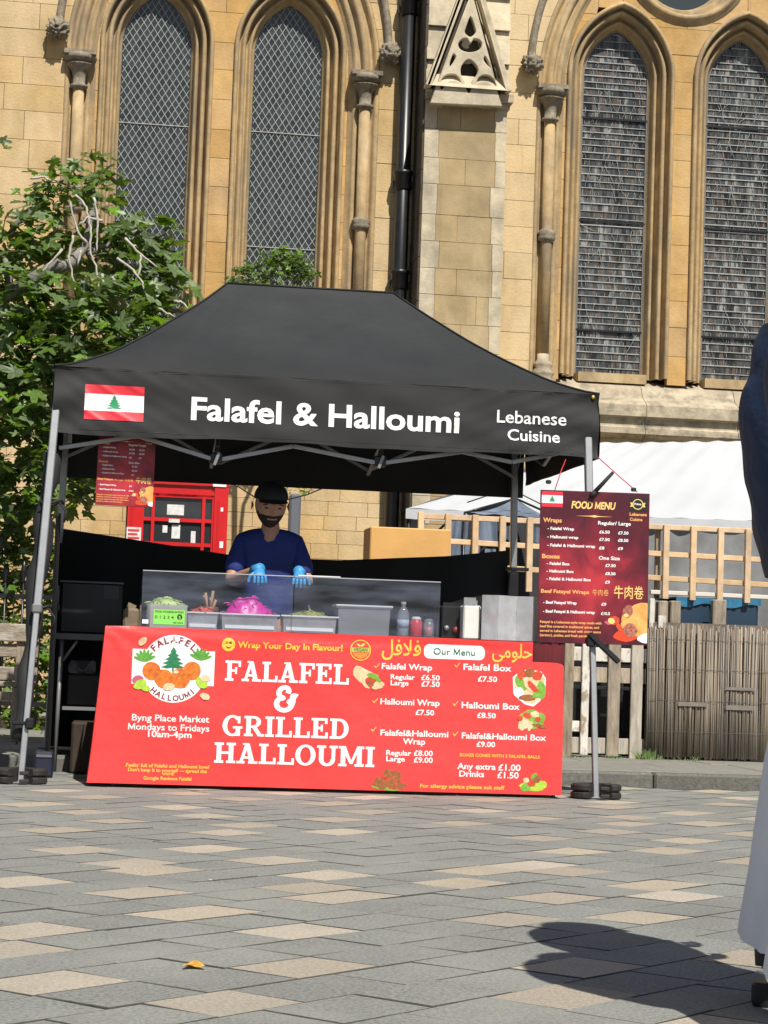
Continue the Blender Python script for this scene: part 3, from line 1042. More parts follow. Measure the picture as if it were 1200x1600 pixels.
def plate(outer, holes, depth, bev):
    """a flat plate with pierced openings"""
    cu = bpy.data.curves.new('plate', 'CURVE'); cu.dimensions = '2D'; cu.fill_mode = 'BOTH'; cu.extrude = depth; cu.bevel_depth = bev; cu.bevel_resolution = 1
    for k, ps in enumerate([outer] + holes):
        if k:      # round the openings
            q_ = []
            n = len(ps)
            for a in range(n):
                p0, p1, p2, p3 = ps[a - 1], ps[a], ps[(a + 1) % n], ps[(a + 2) % n]
                for t in (0, .33, .66):
                    q_.append(tuple(.5 * (2 * p1[c] + (-p0[c] + p2[c]) * t + (2 * p0[c] - 5 * p1[c] + 4 * p2[c] - p3[c]) * t * t + (-p0[c] + 3 * p1[c] - 3 * p2[c] + p3[c]) * t ** 3) for c in (0, 1)))
            ps = q_
        s = cu.splines.new('POLY'); s.points.add(len(ps) - 1); s.use_cyclic_u = True
        for pt, (a, b) in zip(s.points, ps): pt.co = (a, b, 0, 1)
    o = bpy.data.objects.new('plate', cu); me = bpy.data.meshes.new_from_object(o); bpy.data.objects.remove(o)
    return me
def zp_(x, y):
    q_ = P(560 + x / 4, y / 4, Y=GY); return (q_.x, q_.z)
op = [[(700, 95), (735, 175), (738, 205), (716, 230), (700, 236), (680, 228), (660, 205), (665, 175)],
      [(618, 285), (628, 255), (655, 236), (684, 238), (700, 264), (718, 238), (752, 243), (776, 268), (768, 305), (735, 326), (690, 332), (640, 318)],
      [(690, 365), (735, 398), (754, 440), (738, 480), (714, 508), (712, 555), (690, 590), (668, 555), (658, 508), (636, 470), (634, 425), (655, 388)],
      [(512, 500), (550, 464), (605, 462), (636, 492), (644, 530), (610, 508), (565, 512), (534, 556), (508, 560)],
      [(733, 530), (742, 490), (775, 466), (820, 470), (856, 505), (872, 560), (846, 562), (815, 522), (770, 516)],
      [(590, 332), (614, 352), (600, 388), (570, 425), (566, 390)], [(792, 345), (818, 385), (832, 432), (800, 410), (776, 372)]]
tm = plate([zp_(452, 640), zp_(893, 660), zp_(708, -30)], [[zp_(*a) for a in h_] for h_ in op], .028, .010)
for v_ in tm.vertices: v_.co = (v_.co.x, GY + .03 - v_.co.z, v_.co.y)
tm.materials.clear(); tm.materials.append(stone_pale); tm.name = 'tracery'
obj('tracery', tm, None, gab)


# ---- rainwater pipe in the angle
ppx = P(629, 300, Y=9.86).x
pipe = thing('drainpipe', 'black cast iron rainwater pipe running down beside the church buttress', 'pipe', (ppx, 9.86, 0))
mb = MB(); mb.tube([(ppx, 9.86, .1), (ppx, 9.86, 8.6)], .075, 14); obj('pipe', mb, black_iron, pipe)
for z in (1.4, 3.55, 4.62, 5.66, 7.5):
    mb = MB(); mb.lathe((ppx, 9.86, z), [(.076, -.1), (.09, -.09), (.09, .06), (.103, .07), (.103, .1), (.076, .11)], 16)
    mb.box((ppx - .12, 9.88, z - .05), (ppx + .12, 9.94, z - .02)); mb.cbox((ppx - .09, 9.9, z - .035), (.04, .05, .07)); mb.cbox((ppx + .09, 9.9, z - .035), (.04, .05, .07))
    obj('pipe_collar', mb, black_iron, pipe)

# ================================================================== FIG TREE AND SHRUB
leaf_m = mat('fig_leaf', (.11, .19, .034), .42, var=.4, scale=9, rnd=.45, spec=.45)
leaf_b = leaf_m.node_tree.nodes['Principled BSDF']
leaf_b.inputs['Transmission Weight'].default_value = 0
def add_translucency(m, col, fac=.3):
    N = m.node_tree; L = N.links
    b = N.nodes['Principled BSDF']; o = N.nodes['Material Output']
    t = N.nodes.new('ShaderNodeBsdfTranslucent'); t.inputs[0].default_value = (*col, 1)
    x = N.nodes.new('ShaderNodeMixShader'); x.inputs[0].default_value = fac
    L.new(b.outputs[0], x.inputs[1]); L.new(t.outputs[0], x.inputs[2]); L.new(x.outputs[0], o.inputs['Surface'])
add_translucency(leaf_m, (.22, .36, .03), .28)
bark = mat('grey_bark', (.22, .205, .18), .85, var=.4, scale=9, bump=.6, bscale=30)
twig_m = mat('dry_pale_twig', (.50, .46, .40), .8, var=.3, scale=30)


def fig_leaf(seed, lobes=5):
    """a lobed leaf folded along its ribs, stalk at the origin, one unit long"""
    q = random.Random(seed)
    outl = []
    angs = [-118, -62, 0, 62, 118]
    lens = [.42, .72, 1.0, .72, .42]
    for i, (a, l) in enumerate(zip(angs, lens)):
        l *= q.uniform(.9, 1.08)
        if i: outl.append((a - 31, .36 * q.uniform(.85, 1.1)))
        outl += [(a - 13, l * .8), (a, l), (a + 13, l * .8)]
    vs = [(0, 0, 0), (0, .38, .0)]
    for a, l in outl:
        x = l * sin(radians(a)) * .62; y = .34 + l * cos(radians(a)) * .62
        z = -.22 * (x * x + (y - .3) ** 2) + .1 * abs(x) + q.uniform(-.03, .03)
        vs.append((x, y, z))
    n = len(outl)
    fs = [(1, 2 + i + 1, 2 + i) for i in range(n - 1)] + [(1, 2, 0), (1, 0, 1 + n)]
    return vs, fs


LEAVES = [fig_leaf(k) for k in range(6)]


def leaf_frame(dirv, up, roll_):
    y = Vector(dirv).normalized(); x = y.cross(Vector(up)).normalized(); z = x.cross(y)
    M = Matrix((x, y, z)).transposed()
    return M @ Matrix.Rotation(roll_, 3, 'Y')


def rand_leaf_rot(q):
    """leaves hang outward and down, faces turned up and to the light"""
    a = q.uniform(0, 2 * pi)
    d = Vector((cos(a), sin(a) * .9 - .25, q.uniform(-.9, .35)))
    up = Vector((q.gauss(.1, .45), q.gauss(-.45, .45), 1))
    return leaf_frame(d, up, q.gauss(0, .35))


clumps = [  # u, v, Y, radius x, radius z (m), leaves
    (95, 275, 5.2, .17, .14, 110), (150, 262, 5.3, .16, .12, 80), (165, 300, 5.3, .14, .16, 60), (115, 310, 5.2, .22, .18, 150), (75, 320, 5.1, .12, .14, 60), (45, 300, 5.1, .07, .08, 14),
    (20, 365, 5.0, .17, .22, 70), (60, 360, 5.1, .2, .17, 100), (110, 390, 5.4, .24, .16, 120), (40, 405, 5.2, .3, .14, 160), (165, 375, 5.5, .15, .16, 60), (170, 420, 5.5, .2, .2, 110),
    (215, 380, 5.2, .2, .2, 150), (245, 375, 5.3, .16, .16, 100), (235, 430, 5.2, .25, .22, 240), (268, 460, 5.3, .13, .22, 100), (200, 470, 5.0, .3, .2, 260), (130, 470, 4.9, .3, .2, 260),
    (60, 470, 4.9, .3, .22, 240), (15, 470, 4.9, .25, .25, 200), (20, 540, 4.8, .3, .3, 280), (80, 535, 4.8, .3, .22, 280), (150, 525, 4.8, .3, .2, 280), (215, 515, 4.9, .25, .15, 160),
    (15, 620, 4.8, .3, .3, 300), (60, 610, 4.9, .26, .28, 260), (30, 690, 4.8, .3, .3, 300), (10, 760, 4.9, .3, .25, 240), (60, 740, 5.0, .26, .25, 200), (120, 720, 5.4, .24, .25, 200),
    (160, 700, 5.6, .3, .2, 220), (130, 770, 5.6, .18, .14, 90), (40, 800, 5.2, .25, .14, 120), (0, 830, 5.3, .3, .15, 120), (125, 640, 5.2, .4, .3, 260), (-40, 560, 5.0, .4, .9, 420), (-60, 380, 5.2, .35, .6, 220), (2, 222, 4.6, .08, .04, 6),
]
tree = thing('fig_tree', 'large fig tree with lobed leaves and bare pale twigs growing beside the church wall', 'tree', (-2.35, 5.4, .12))
lv = []
q = random.Random(5)
for u, v, Y, rx, rz, n in clumps:
    c = P(u, v, Y=Y)
    for _ in range(int(n * .47)):
        while True:
            d = Vector((q.uniform(-1, 1), q.uniform(-1, 1), q.uniform(-1, 1)))
            if .1 < d.length < 1: break
        d = d.normalized() * d.length ** .6
        p = c + Vector((d.x * rx * 1.12, d.y * rx * 1.5, d.z * rz * 1.12))
        lv.append((p, rand_leaf_rot(q), q.uniform(.10, .22) * (1.0 if v > 330 else .85), q.randrange(6)))
lv.sort(key=lambda t: -t[2] * (1 if in_frame(t[0], 0) and not (px(t[0])[1] > 640 and px(t[0])[0] > 75) else .1) + t[0].y * .01)
leaf_me = []
for k in range(6):
    mb = MB(); mb.add(LEAVES[k][0], LEAVES[k][1], 0); leaf_me.append(mb.mesh('leaf', leaf_m))
pl = Vector((-2.35, 5.4, .12))
for p, M, s_, k in lv[:290]:
    o = bpy.data.objects.new('leaf', leaf_me[k]); COL.objects.link(o); o.parent = tree
    o.matrix_local = Matrix.Translation(p - pl) @ (M * (s_ * 1.15)).to_4x4()
mb = MB()
for p, M, s_, k in lv[290:]:
    mb.add([p + (M @ Vector(a)) * s_ for a in LEAVES[k][0]], LEAVES[k][1])
obj('foliage', mb, leaf_m, tree, kind='stuff')


def wob(pts, n=4, amp=.02, seed=0):
    """subdivide and roughen a path"""
    out = []
    q = random.Random(seed)
    for a, b in zip(pts, pts[1:]):
        for k in range(n):
            t = k / n
            out.append(Vector(a).lerp(Vector(b), t) + Vector([q.uniform(-amp, amp) for _ in range(3)]))
    out.append(Vector(pts[-1]))
    return out


mb = MB()
base = Vector((-2.35, 5.4, .1))
def limb(pts, r0, r1, seed=1, amp=.02):
    w = wob(pts, 4, amp, seed)
    n = len(w)
    mb.tube(w, [r0 + (r1 - r0) * k / (n - 1) for k in range(n)], 8)
limb([base, (-2.45, 5.35, 1.2), (-2.3, 5.2, 2.3), P(-20, 480, Y=5.0)], .16, .09, 1)
obj('trunk', mb, bark, tree)
def branch(pts, r0, r1, seed, amp=.02):
    global mb
    mb = MB(); limb(pts, r0, r1, seed, amp); obj('branch', mb, bark, tree)
branch([P(-20, 480, Y=5.0), P(30, 448, Y=4.9), P(65, 428, Y=4.85), P(95, 410, Y=4.8)], .065, .045, 2, .008)
branch([P(60, 430, Y=4.85), P(110, 412, Y=5.0), P(135, 385, Y=5.2), P(142, 335, Y=5.25), P(150, 300, Y=5.3)], .05, .025, 3, .01)
branch([P(15, 452, Y=4.85), P(12, 425, Y=4.85), P(8, 405, Y=4.9)], .035, .02, 4, .005)
branch([P(135, 400, Y=5.2), P(175, 375, Y=5.3), P(215, 360, Y=5.3)], .028, .012, 5)
branch([P(-20, 480, Y=5.0), P(-30, 400, Y=5.1), P(30, 350, Y=5.1), P(70, 310, Y=5.1)], .04, .015, 6)
branch([base + Vector((.02, 0, 1.5)), P(60, 700, Y=5.3), P(120, 640, Y=5.3), P(180, 560, Y=5.1)], .07, .03, 7)
branch([P(180, 560, Y=5.1), P(230, 480, Y=5.2), P(265, 420, Y=5.3)], .03, .012, 8)
branch([base + Vector((0, 0, .9)), P(0, 850, Y=5.1), P(40, 780, Y=5.1), P(130, 740, Y=5.5)], .05, .02, 9)
branch([P(10, 520, Y=4.9), P(35, 523, Y=4.8), P(60, 520, Y=4.85)], .03, .02, 10, .006)
Z4 = lambda L_: [P(a / 4, 220 + b / 4, Y=4.72) for a, b in L_]
for k, L_ in enumerate([[(470, 335), (530, 400), (550, 470), (570, 560), (560, 700), (600, 780), (615, 900), (600, 1000), (570, 1080)], [(590, 355), (605, 450), (610, 600), (600, 700)], [(460, 590), (430, 730), (460, 880), (482, 985)],
                        [(730, 735), (830, 810), (890, 890), (905, 950)], [(780, 610), (880, 710), (980, 790)], [(555, 840), (525, 900), (530, 1000)], [(880, 710), (875, 800), (850, 860)], [(640, 500), (550, 480), (490, 530)],
                        [(190, 235), (280, 225), (320, 250)], [(1090, 1000), (1140, 1010), (1175, 1050)], [(960, 1030), (1030, 1070), (1090, 1100)], [(0, 1100), (60, 1060), (80, 1010)], [(700, 850), (730, 900), (750, 940)], [(510, 680), (485, 780)], [(390, 680), (320, 760), (250, 830)],
                        [(215, 1370), (240, 1420), (235, 1500)], [(540, 640), (480, 560), (440, 380)], [(640, 830), (650, 900), (620, 960)], [(760, 1200), (820, 1245)]]):
    mb = MB(); w = wob(Z4(L_), 4, .006, k + 30)
    mb.tube(w, [.0115 - .006 * i / len(w) for i in range(len(w))], 6)
    obj('bare_twig', mb, twig_m, tree)

bush = thing('laurel_bush', 'bright green leafy bush top showing above the black gazebo roof', 'shrub', (P(440, 800, Y=8.8).x, 8.8, .12))
bX = P(440, 800, Y=8.8).x
mb = MB(); q = random.Random(9)
for u, v, rx, rz, n in ((400, 425, .2, .12, 200), (440, 405, .24, .14, 300), (470, 425, .18, .14, 200), (365, 438, .1, .06, 60), (425, 450, .35, .16, 160), (440, 765, .12, .08, 30), (475, 765, .1, .06, 16)):
    c = P(u, v, Y=8.8)
    for _ in range(n):
        d = Vector((q.gauss(0, .5), q.gauss(0, .5), q.gauss(0, .5)))
        if d.length > 1.15: continue
        p = c + Vector((d.x * rx, d.y * rx, d.z * rz)); M = rand_leaf_rot(q); s_ = q.uniform(.05, .1)
        k = q.randrange(6)
        mb.add([p + (M @ Vector(a)) * s_ for a in LEAVES[k][0]], LEAVES[k][1])
obj('foliage', mb, leaf_m, bush, kind='stuff')
mb = MB()
bY0 = P(421, 800, Y=8.8).x
mb.tube(wob([(bY0, 8.8, .08), (bY0 + .01, 8.8, 1.5), (bY0 + .02, 8.8, 2.6), P(430, 440, Y=8.8)], 4, .02, 3), .03, 7)
mb.tube(wob([(bY0, 8.8, 2.5), P(450, 520, Y=8.8), P(470, 450, Y=8.8)], 4, .03, 4), .02, 7)
obj('stem', mb, bark, bush)

# ================================================================== TELEPHONE KIOSK
kiosk_red = mat('kiosk_red_paint', (.62, .018, .022), .32, var=.12, scale=4, bump=.03, bscale=60)
KF = 7.3
ka, kb = P(200, 800, Y=KF).x, P(356, 800, Y=KF).x
KW = kb - ka
kiosk = thing('telephone_kiosk', 'red telephone kiosk with small glazed panes standing behind the stall', 'phone box', ((ka + kb) / 2, KF + KW / 2, .12))
GT = P(270, 768, Y=KF).z       # top of the glazing
mb = MB()
po = .125 * KW / .9
for x0 in (ka, kb - po):
    for y0 in (KF, KF + KW - po):
        mb.box((x0, y0, .12), (x0 + po, y0 + po, GT + .1))
        mb.box((x0 + .03, y0 - .008, .3), (x0 + po - .03, y0, GT - .02)); mb.box((x0 + .045, y0 - .013, .3), (x0 + po - .045, y0 - .008, GT - .04))
obj('corner_post', mb, kiosk_red, kiosk)
mb = MB(); mb.box((ka - .02, KF - .02, .12), (kb + .02, KF + KW + .02, .26)); obj('plinth', mb, kiosk_red, kiosk)
mb = MB()
mb.box((ka - .005, KF - .005, GT + .1), (kb + .005, KF + KW + .005, GT + .22)); mb.box((ka - .03, KF - .03, GT + .22), (kb + .03, KF + KW + .03, GT + .26)); mb.box((ka, KF, GT + .262), (kb, KF + KW, GT + .44)); mb.box((ka - .03, KF - .03, GT + .44), (kb + .03, KF + KW + .03, GT + .48))
obj('fascia', mb, kiosk_red, kiosk)
mb = MB(); mb.box((ka + .1, KF - .006, GT + .29), (kb - .1, KF - .001, GT + .41)); obj('telephone_sign', mb, mat('opal_glass', (.7, .68, .6), .3), kiosk)
sgx = lambda x, y: (x, KF - .009, y)
obj('lettering', text_at(sgx, 'TELEPHONE', ka + .14, kb - .14, GT + .32, .06, .01), black_iron, kiosk)
def dome(u, v):
    x = ka + KW * u; y = KF + KW * v
    return (x, y, GT + .48 + .17 * (1 - (2 * u - 1) ** 2) ** .6 * (1 - (2 * v - 1) ** 2) ** .6)
mb = MB(); mb.grid(dome, 16, 16); obj('roof', mb, kiosk_red, kiosk)
inner = mat('kiosk_dark_inside', (.02, .02, .022), .8)
mb = MB(); mb.box((ka + po, KF + KW - .1, .26), (kb - po, KF + KW - .04, GT)); mb.box((ka + .05, KF + .3, .26), (ka + .09, KF + KW - .1, GT)); mb.box((kb - .09, KF + .1, .26), (kb - .05, KF + KW - .1, GT)); obj('back_panel', mb, inner, kiosk)
mb = MB(); mb.box((ka + .3, KF + .5, 1.0), (kb - .3, KF + .75, 1.75)); obj('telephone', mb, mat('kiosk_steel', (.3, .3, .31), .4, metal=.6), kiosk)
dx0, dx1 = ka + po + .004, kb - po - .004
rows_z = [GT - .215 * i for i in range(9)]
mb = MB()
mb.box((dx0, KF + .02, GT - .005), (dx1, KF + .06, GT + .095)); mb.box((dx0, KF + .02, .262), (dx1, KF + .06, rows_z[-1] - .001))
door = obj('door', mb, kiosk_red, kiosk)
dw_ = dx1 - dx0
cx_ = [dx0, dx0 + .15 * dw_, dx0 + .86 * dw_, dx1]
for x in cx_:
    mb = MB(); mb.cbox((x, KF + .035, (GT + rows_z[-1]) / 2), (.028, .04, GT - rows_z[-1])); obj('glazing_bar', mb, kiosk_red, door)
for z in rows_z:
    mb = MB(); mb.cbox(((dx0 + dx1) / 2, KF + .037, z), (dw_, .034, .032)); obj('glazing_bar', mb, kiosk_red, door)
kg = mat('kiosk_glass', (.03, .035, .04), .08, spec=.7)
for i in range(8):
    for j in range(3):
        mb = MB(); mb.box((cx_[j] + .014, KF + .045, rows_z[i + 1] + .016), (cx_[j + 1] - .014, KF + .05, rows_z[i] - .016)); obj('pane', mb, kg, door)
pap = mat('paper_notice', (.72, .72, .72), .7, var=.25, scale=30)
def sticker(u0, v0, u1, v1, m=pap, Y=KF + .043, name='sticker'):
    a, b = P(u0, v1, Y=Y), P(u1, v0, Y=Y)
    mb = MB(); mb.box((a.x, Y - .002, a.z), (b.x, Y, b.z)); return obj(name, mb, m, kiosk)
sticker(261, 783, 288, 798); sticker(268, 814, 282, 835); sticker(254, 815, 262, 826); sticker(298, 824, 306, 842); sticker(264, 805, 281, 810, Y=KF + .017)
sticker(345, 787, 349, 793, white_print, KF - .014); sticker(343, 840, 349, 850, white_print, KF - .014); sticker(333, 750, 354, 754, white_print, KF - .008); sticker(197, 818, 221, 846, pap, KF - .016, 'notice')
rp = mat('red_print', (.6, .05, .05), .6)
for k in range(4): sticker(200, 821 + k * 6, 218 - (k % 2) * 3, 823.5 + k * 6, rp, KF - .0185, 'notice_print')

# grey service post seen behind the vendor
sp = thing('service_post', 'dull grey flat post against the church wall behind the vendor', 'post', (P(462, 800, Y=9.2).x, 9.2, .12))
mb = MB(); x0_, x1_ = P(452, 800, Y=9.2).x, P(470, 800, Y=9.2).x; mb.cbox(((x0_ + x1_) / 2, 9.25, 1.22), (x1_ - x0_, .12, 2.2), bev=.02)
obj('post_body', mb, mat('blue_grey_paint', (.12, .13, .16), .6), sp)
mb = MB(); mb.box((x0_ - .03, 9.17, .115), (x1_ + .03, 9.33, .15)); obj('base_plate', mb, alu_dark, sp)

# string of black bunting rope under the tree line
rope = thing('overhead_cable', 'thin black sagging cable strung between the church and the gazebo', 'cable', P(345, 748, Y=5))
mb = MB(); mb.tube([P(345, 748, Y=5), P(372, 760, Y=5), P(400, 778, Y=5), P(440, 783, Y=5.1), P(480, 773, Y=5.2), P(530, 752, Y=5.3), P(560, 735, Y=5.4)], .006, 5); obj('cable', mb, black_iron, rope)

# ================================================================== RAILINGS AND BENCH (left)
rail = thing('iron_railing', 'black spear topped iron railing behind the wooden bench', 'railing', (-2.8, 4.9, .12))
x = -4.6
while x < -1.25:
    mb = MB(); mb.tube([(x, 4.9, .12), (x, 4.9, 1.25)], .011, 6); mb.lathe((x, 4.9, 1.24), [(.011, 0), (.022, .012), (.012, .03), (.03, .07), (.02, .13), (.002, .2)], 8)
    obj('railing_bar', mb, black_iron, rail)
    x += .135
for z in (1.12, .3):
    mb = MB(); mb.box((-4.6, 4.885, z), (-1.25, 4.915, z + .035)); obj('rail', mb, black_iron, rail)
hedge = MB(); q = random.Random(21)
for _ in range(5200):
    p = Vector((q.uniform(-4.6, -1.2), 5.15 + q.gauss(0, .12), q.random() * 1.5 + .1)); M = rand_leaf_rot(q); k = q.randrange(6)
    hedge.add([p + (M @ Vector(a)) * .12 for a in LEAVES[k][0]], LEAVES[k][1])
hd = thing('ivy_hedge', 'dark ivy hedge behind the iron railing', 'hedge', (-2.8, 5.2, .12))
obj('foliage', hedge, leaf_m, hd, kind='stuff')

bench_wood = stained(mat('bench_slat_wood', (.33, .27, .2), .85, var=.4, scale=12, bump=.5, bscale=50, stretch=(.6, 3, 3), rnd=.12), (.5, .46, .4), .7, 5, .5, .6, (1, 1, 2))
BY = 3.2
bench = thing('wooden_bench', 'weathered brown slatted wooden bench beside the left gazebo leg', 'bench', (-2.6, BY, .12))
bl, br2 = -3.35, -1.60
for v0, v1 in ((966, 994), (998, 1019), (1034, 1056)):
    a, b = P(10, v1, Y=BY).z, P(10, v0, Y=BY).z
    mb = MB(); mb.cbox(((bl + br2) / 2, BY + .3 * (1 - a), (a + b) / 2), (br2 - bl, .03, b - a), bev=.006); obj('back_slat', mb, bench_wood, bench)
for k in range(4):
    mb = MB(); mb.cbox(((bl + br2) / 2, BY - .42 + k * .105, .50), (br2 - bl, .09, .03), bev=.006); obj('seat_slat', mb, bench_wood, bench)
for x in (bl + .1, br2 - .12):
    mb = MB(); mb.beam((x, BY - .42, .12), (x, BY - .42, .485), .06, bev=.006); obj('leg', mb, wood_old, bench)
    mb = MB(); mb.beam((x, BY + .1, .12), (x, BY + .11, .9), .06, bev=.006); obj('leg', mb, wood_old, bench)
    mb = MB(); mb.beam((x, BY - .44, .46), (x, BY + .1, .46), .05, .045); obj('seat_rail', mb, wood_old, bench)
mb = MB(); mb.cbox(((bl + br2) / 2, BY - .42, .42), (br2 - bl - .1, .03, .06)); obj('seat_rail', mb, wood_old, bench)

# ================================================================== FENCE (right)
FY = 3.0
pal = thing('pallet_fence', 'fence of old pallet boards with flaking white paint beside the menu board', 'fence', (2.35, FY, .12))
def board(u0, u1, vt, vb, m, Y, th=.022, tilt=0, name='fence_board'):
    um = (vt + vb) / 2
    a = P((u0 + u1) / 2, vb, Y=Y); b = P((u0 + u1) / 2 + 0, vt, Y=Y)
    w = P(u1, um, Y=Y).x - P(u0, um, Y=Y).x
    z0 = max(.078, a.z)
    cx = P((u0 + u1) / 2, um, Y=Y).x
    mb = MB(); mb.beam((cx - tilt, Y, z0), (cx + tilt, Y, b.z), w, th, up=(0, 1, 0), bev=.004)
    return obj(name, mb, m, pal)
def hrail(u0, u1, v0, v1, m, Y, th=.022, name='fence_rail'):
    a = P(u0, v1, Y=Y); b = P(u1, v0, Y=Y)
    zc = (P((u0 + u1) / 2, v0, Y=Y).z + P((u0 + u1) / 2, v1, Y=Y).z) / 2; h = P((u0 + u1) / 2, v0, Y=Y).z - P((u0 + u1) / 2, v1, Y=Y).z
    mb = MB(); mb.cbox(((a.x + b.x) / 2, Y, zc), (b.x - a.x, th, h), bev=.004)
    return obj(name, mb, m, pal)
for (u0, u1, vt, vb, m) in ((881, 896, 930, 1186, wood_old), (909, 921, 928, 1180, wood_white), (950, 969, 935, 1182, wood_old), (986, 1004, 925, 1187, wood_grey), (1012, 1020, 935, 1168, wood_white)):
    board(u0, u1, vt, vb, m, FY)
for (u0, u1, v0, v1, m) in ((866, 1022, 1043, 1067, wood_old), (868, 912, 1126, 1143, wood_white), (866, 1020, 1153, 1178, wood_grey), (866, 1020, 1012, 1034, wood_white), (866, 1020, 1072, 1078, black_iron)):
    hrail(u0, u1, v0, v1, m, FY + .026)
for u0, u1, vt in ((1015, 1022, 936), (1027, 1042, 938), (1046, 1062, 938), (1112, 1133, 936)):
    mb = MB(); a, b = P(u0, 960, Y=FY + .07), P(u1, 960, Y=FY + .07); mb.cbox(((a.x + b.x) / 2, FY + .07, (.075 + P(u0, vt, Y=FY).z) / 2), (b.x - a.x, .07, P(u0, vt, Y=FY).z - .075), bev=.008); obj('fence_post', mb, wood_old, pal)
for u0, u1, v0, v1 in ((1028, 1041, 962, 982),):
    hrail(u0, u1, v0, v1, wood_white, FY - .0)

reed_m = mat('dried_reed', (.29, .24, .185), .7, var=.5, scale=14, rnd=.48, stretch=(1, 1, .12))
reed = thing('reed_screen', 'brownish grey reed screening fixed along the fence', 'fence', (3.5, FY - .05, .12))
xs = P(1013, 1080, Y=FY - .05).x
mb = MB(); q = random.Random(4)
x = xs
while x < 6.0:
    r = q.uniform(.0035, .0075); zt = 1.03 + q.uniform(-.035, .02)
    y = FY - .045 + q.uniform(-.008, .008)
    dx = q.uniform(-.012, .012)
    mb.tube([(x, y, .09 + q.uniform(0, .02)), (x + dx * .5 + q.uniform(-.003, .003), y, .55), (x + dx, y + q.uniform(-.01, .01), zt)], [r, r * .95, r * .75], 5)
    x += r * q.uniform(1.05, 1.55)
obj('reeds', mb, reed_m, reed, kind='stuff')
for z in (.28, .5, .72, .93):
    mb = MB(); mb.tube([(xs, FY - .057, z), (4.5, FY - .057, z + .005), (6.0, FY - .057, z)], .0016, 4); obj('binding_wire', mb, alu_dark, reed)
slat_m = mat('grey_tape', (.215, .19, .165), .7, var=.2, scale=20)
for u0, u1, v0, v1 in ((1060, 1105, 1098, 1103), (1134, 1178, 1103, 1109), (1134, 1180, 1075, 1078)):
    a, b = P(u0, v1, Y=FY - .066), P(u1, v0, Y=FY - .066)
    mb = MB(); mb.box((a.x, FY - .064, min(a.z, b.z)), (b.x, FY - .061, max(a.z, b.z))); obj('batten', mb, slat_m, reed)
mb = MB(); mb.cbox((4.6, FY + .02, .6), (3.9, .01, .9)); obj('backing_cloth', mb, mat('brown_backing', (.17, .14, .11), .9, var=.4, scale=6), reed)

# weeds
weed_m = mat('weed_green', (.10, .16, .04), .7, rnd=.3)
wd = MB(); q = random.Random(3)
for u, v, w_, n, h in ((1006, 1187, .07, 80, .075), (1028, 1190, .08, 22, .035), (895, 1184, .12, 22, .03), (1078, 1192, .12, 26, .035), (960, 1185, .06, 14, .03)):
    c = P(u, v, Y=FY - .09)
    for _ in range(n):
        x = c.x + q.gauss(0, w_ * .5); y = c.y + q.uniform(-.06, .03); l = h * q.uniform(.4, 1.2); a = q.gauss(0, .5)
        wd.add([(x - .004, y, .083), (x + .004, y, .083), (x + l * a, y + q.uniform(-.03, .03), .083 + l)], [(0, 1, 2)])
tag(obj('weeds', wd, weed_m, kind='stuff'), 'green weeds and grass tufts growing at the foot of the fence', 'weeds')

# trellis of new battens standing above the fence
TY = 3.22
trel = thing('batten_trellis', 'pale pine batten trellis rising above the fence in front of the white tent', 'trellis', (2.4, TY, .12))
def tb(u0, v0, u1, v1, w, Y, name, m=wood_new):
    mb = MB(); mb.beam(P(u0, v0, Y=Y), P(u1, v1, Y=Y), w, .035, up=(0, 1, 0), bev=.003); obj(name, mb, m, trel)
for (u0, v0, u1, v1) in ((653, 806, 1260, 834), (653, 843, 1260, 879), (653, 879, 1260, 918), ):
    tb(u0, v0, u1, v1, .038, TY, 'batten_rail')
tb(1016, 925, 1260, 936, .03, TY, 'batten_rail', mat('white_batten', (.66, .62, .55), .7))
for k in range(15):
    u = 657 + k * 42.6
    if 850 < u < 990 and k % 2: pass
    vt = 800 + (u - 655) * .052
    if u > 1010 and False: continue
    tb(u - 1.5, vt + 116, u + 1, vt, .043, TY - .036, 'batten_upright')
tb(1026, 935, 1028, 822, .035, TY + .05, 'batten_upright', wood_old)
for u in (657, 870, 1083, 1210):
    mb = MB(); a = P(u, 900, Y=TY + .04); mb.beam((a.x, TY + .036, .075), (a.x, TY + .036, 1.5), .04, .035, up=(0, 1, 0)); obj('batten_post', mb, wood_old, trel)

# ================================================================== WHITE TENT
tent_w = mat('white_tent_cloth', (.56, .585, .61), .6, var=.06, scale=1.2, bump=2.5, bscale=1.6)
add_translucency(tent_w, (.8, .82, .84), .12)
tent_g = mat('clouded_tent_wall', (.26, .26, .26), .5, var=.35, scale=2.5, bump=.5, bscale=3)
TN = 4.6
tent = thing('white_market_tent', 'large white market tent with sloping roof behind the pine trellis', 'tent', (3.5, TN + 1.3, .12))
eL, eR = P(634, 795, Y=TN), P(1290, 818, Y=TN)
rL, rR = P(935, 692, Y=TN + 1.3), P(1320, 688, Y=TN + 1.3)
eM = P(735, 752, Y=TN + .6)
def roofpt(u, v):
    a = eL.lerp(eR, u); b = rL.lerp(rR, u)
    # the left hip slopes from the eave corner up to the ridge
    p = a.lerp(b, v)
    p.z += -.04 * sin(pi * v) + .012 * noise.noise(Vector((u * 9, v * 3, 0))) + .006 * sin(u * 70 + v * 6)
    if u > .75: pass
    return p
mb = MB(); mb.grid(roofpt, 60, 16)
# back slope
bL, bR = Vector((eL.x + 1.15, TN + 2.6, eL.z)), Vector((eR.x, TN + 2.6, eR.z))
mb.grid(lambda u, v: rL.lerp(rR, u).lerp(bL.lerp(bR, u), v), 12, 6)
mb.add([tuple(eL), tuple(rL), tuple(bL)], [(0, 1, 2)])
obj('roof_sheet', mb, tent_w, tent)
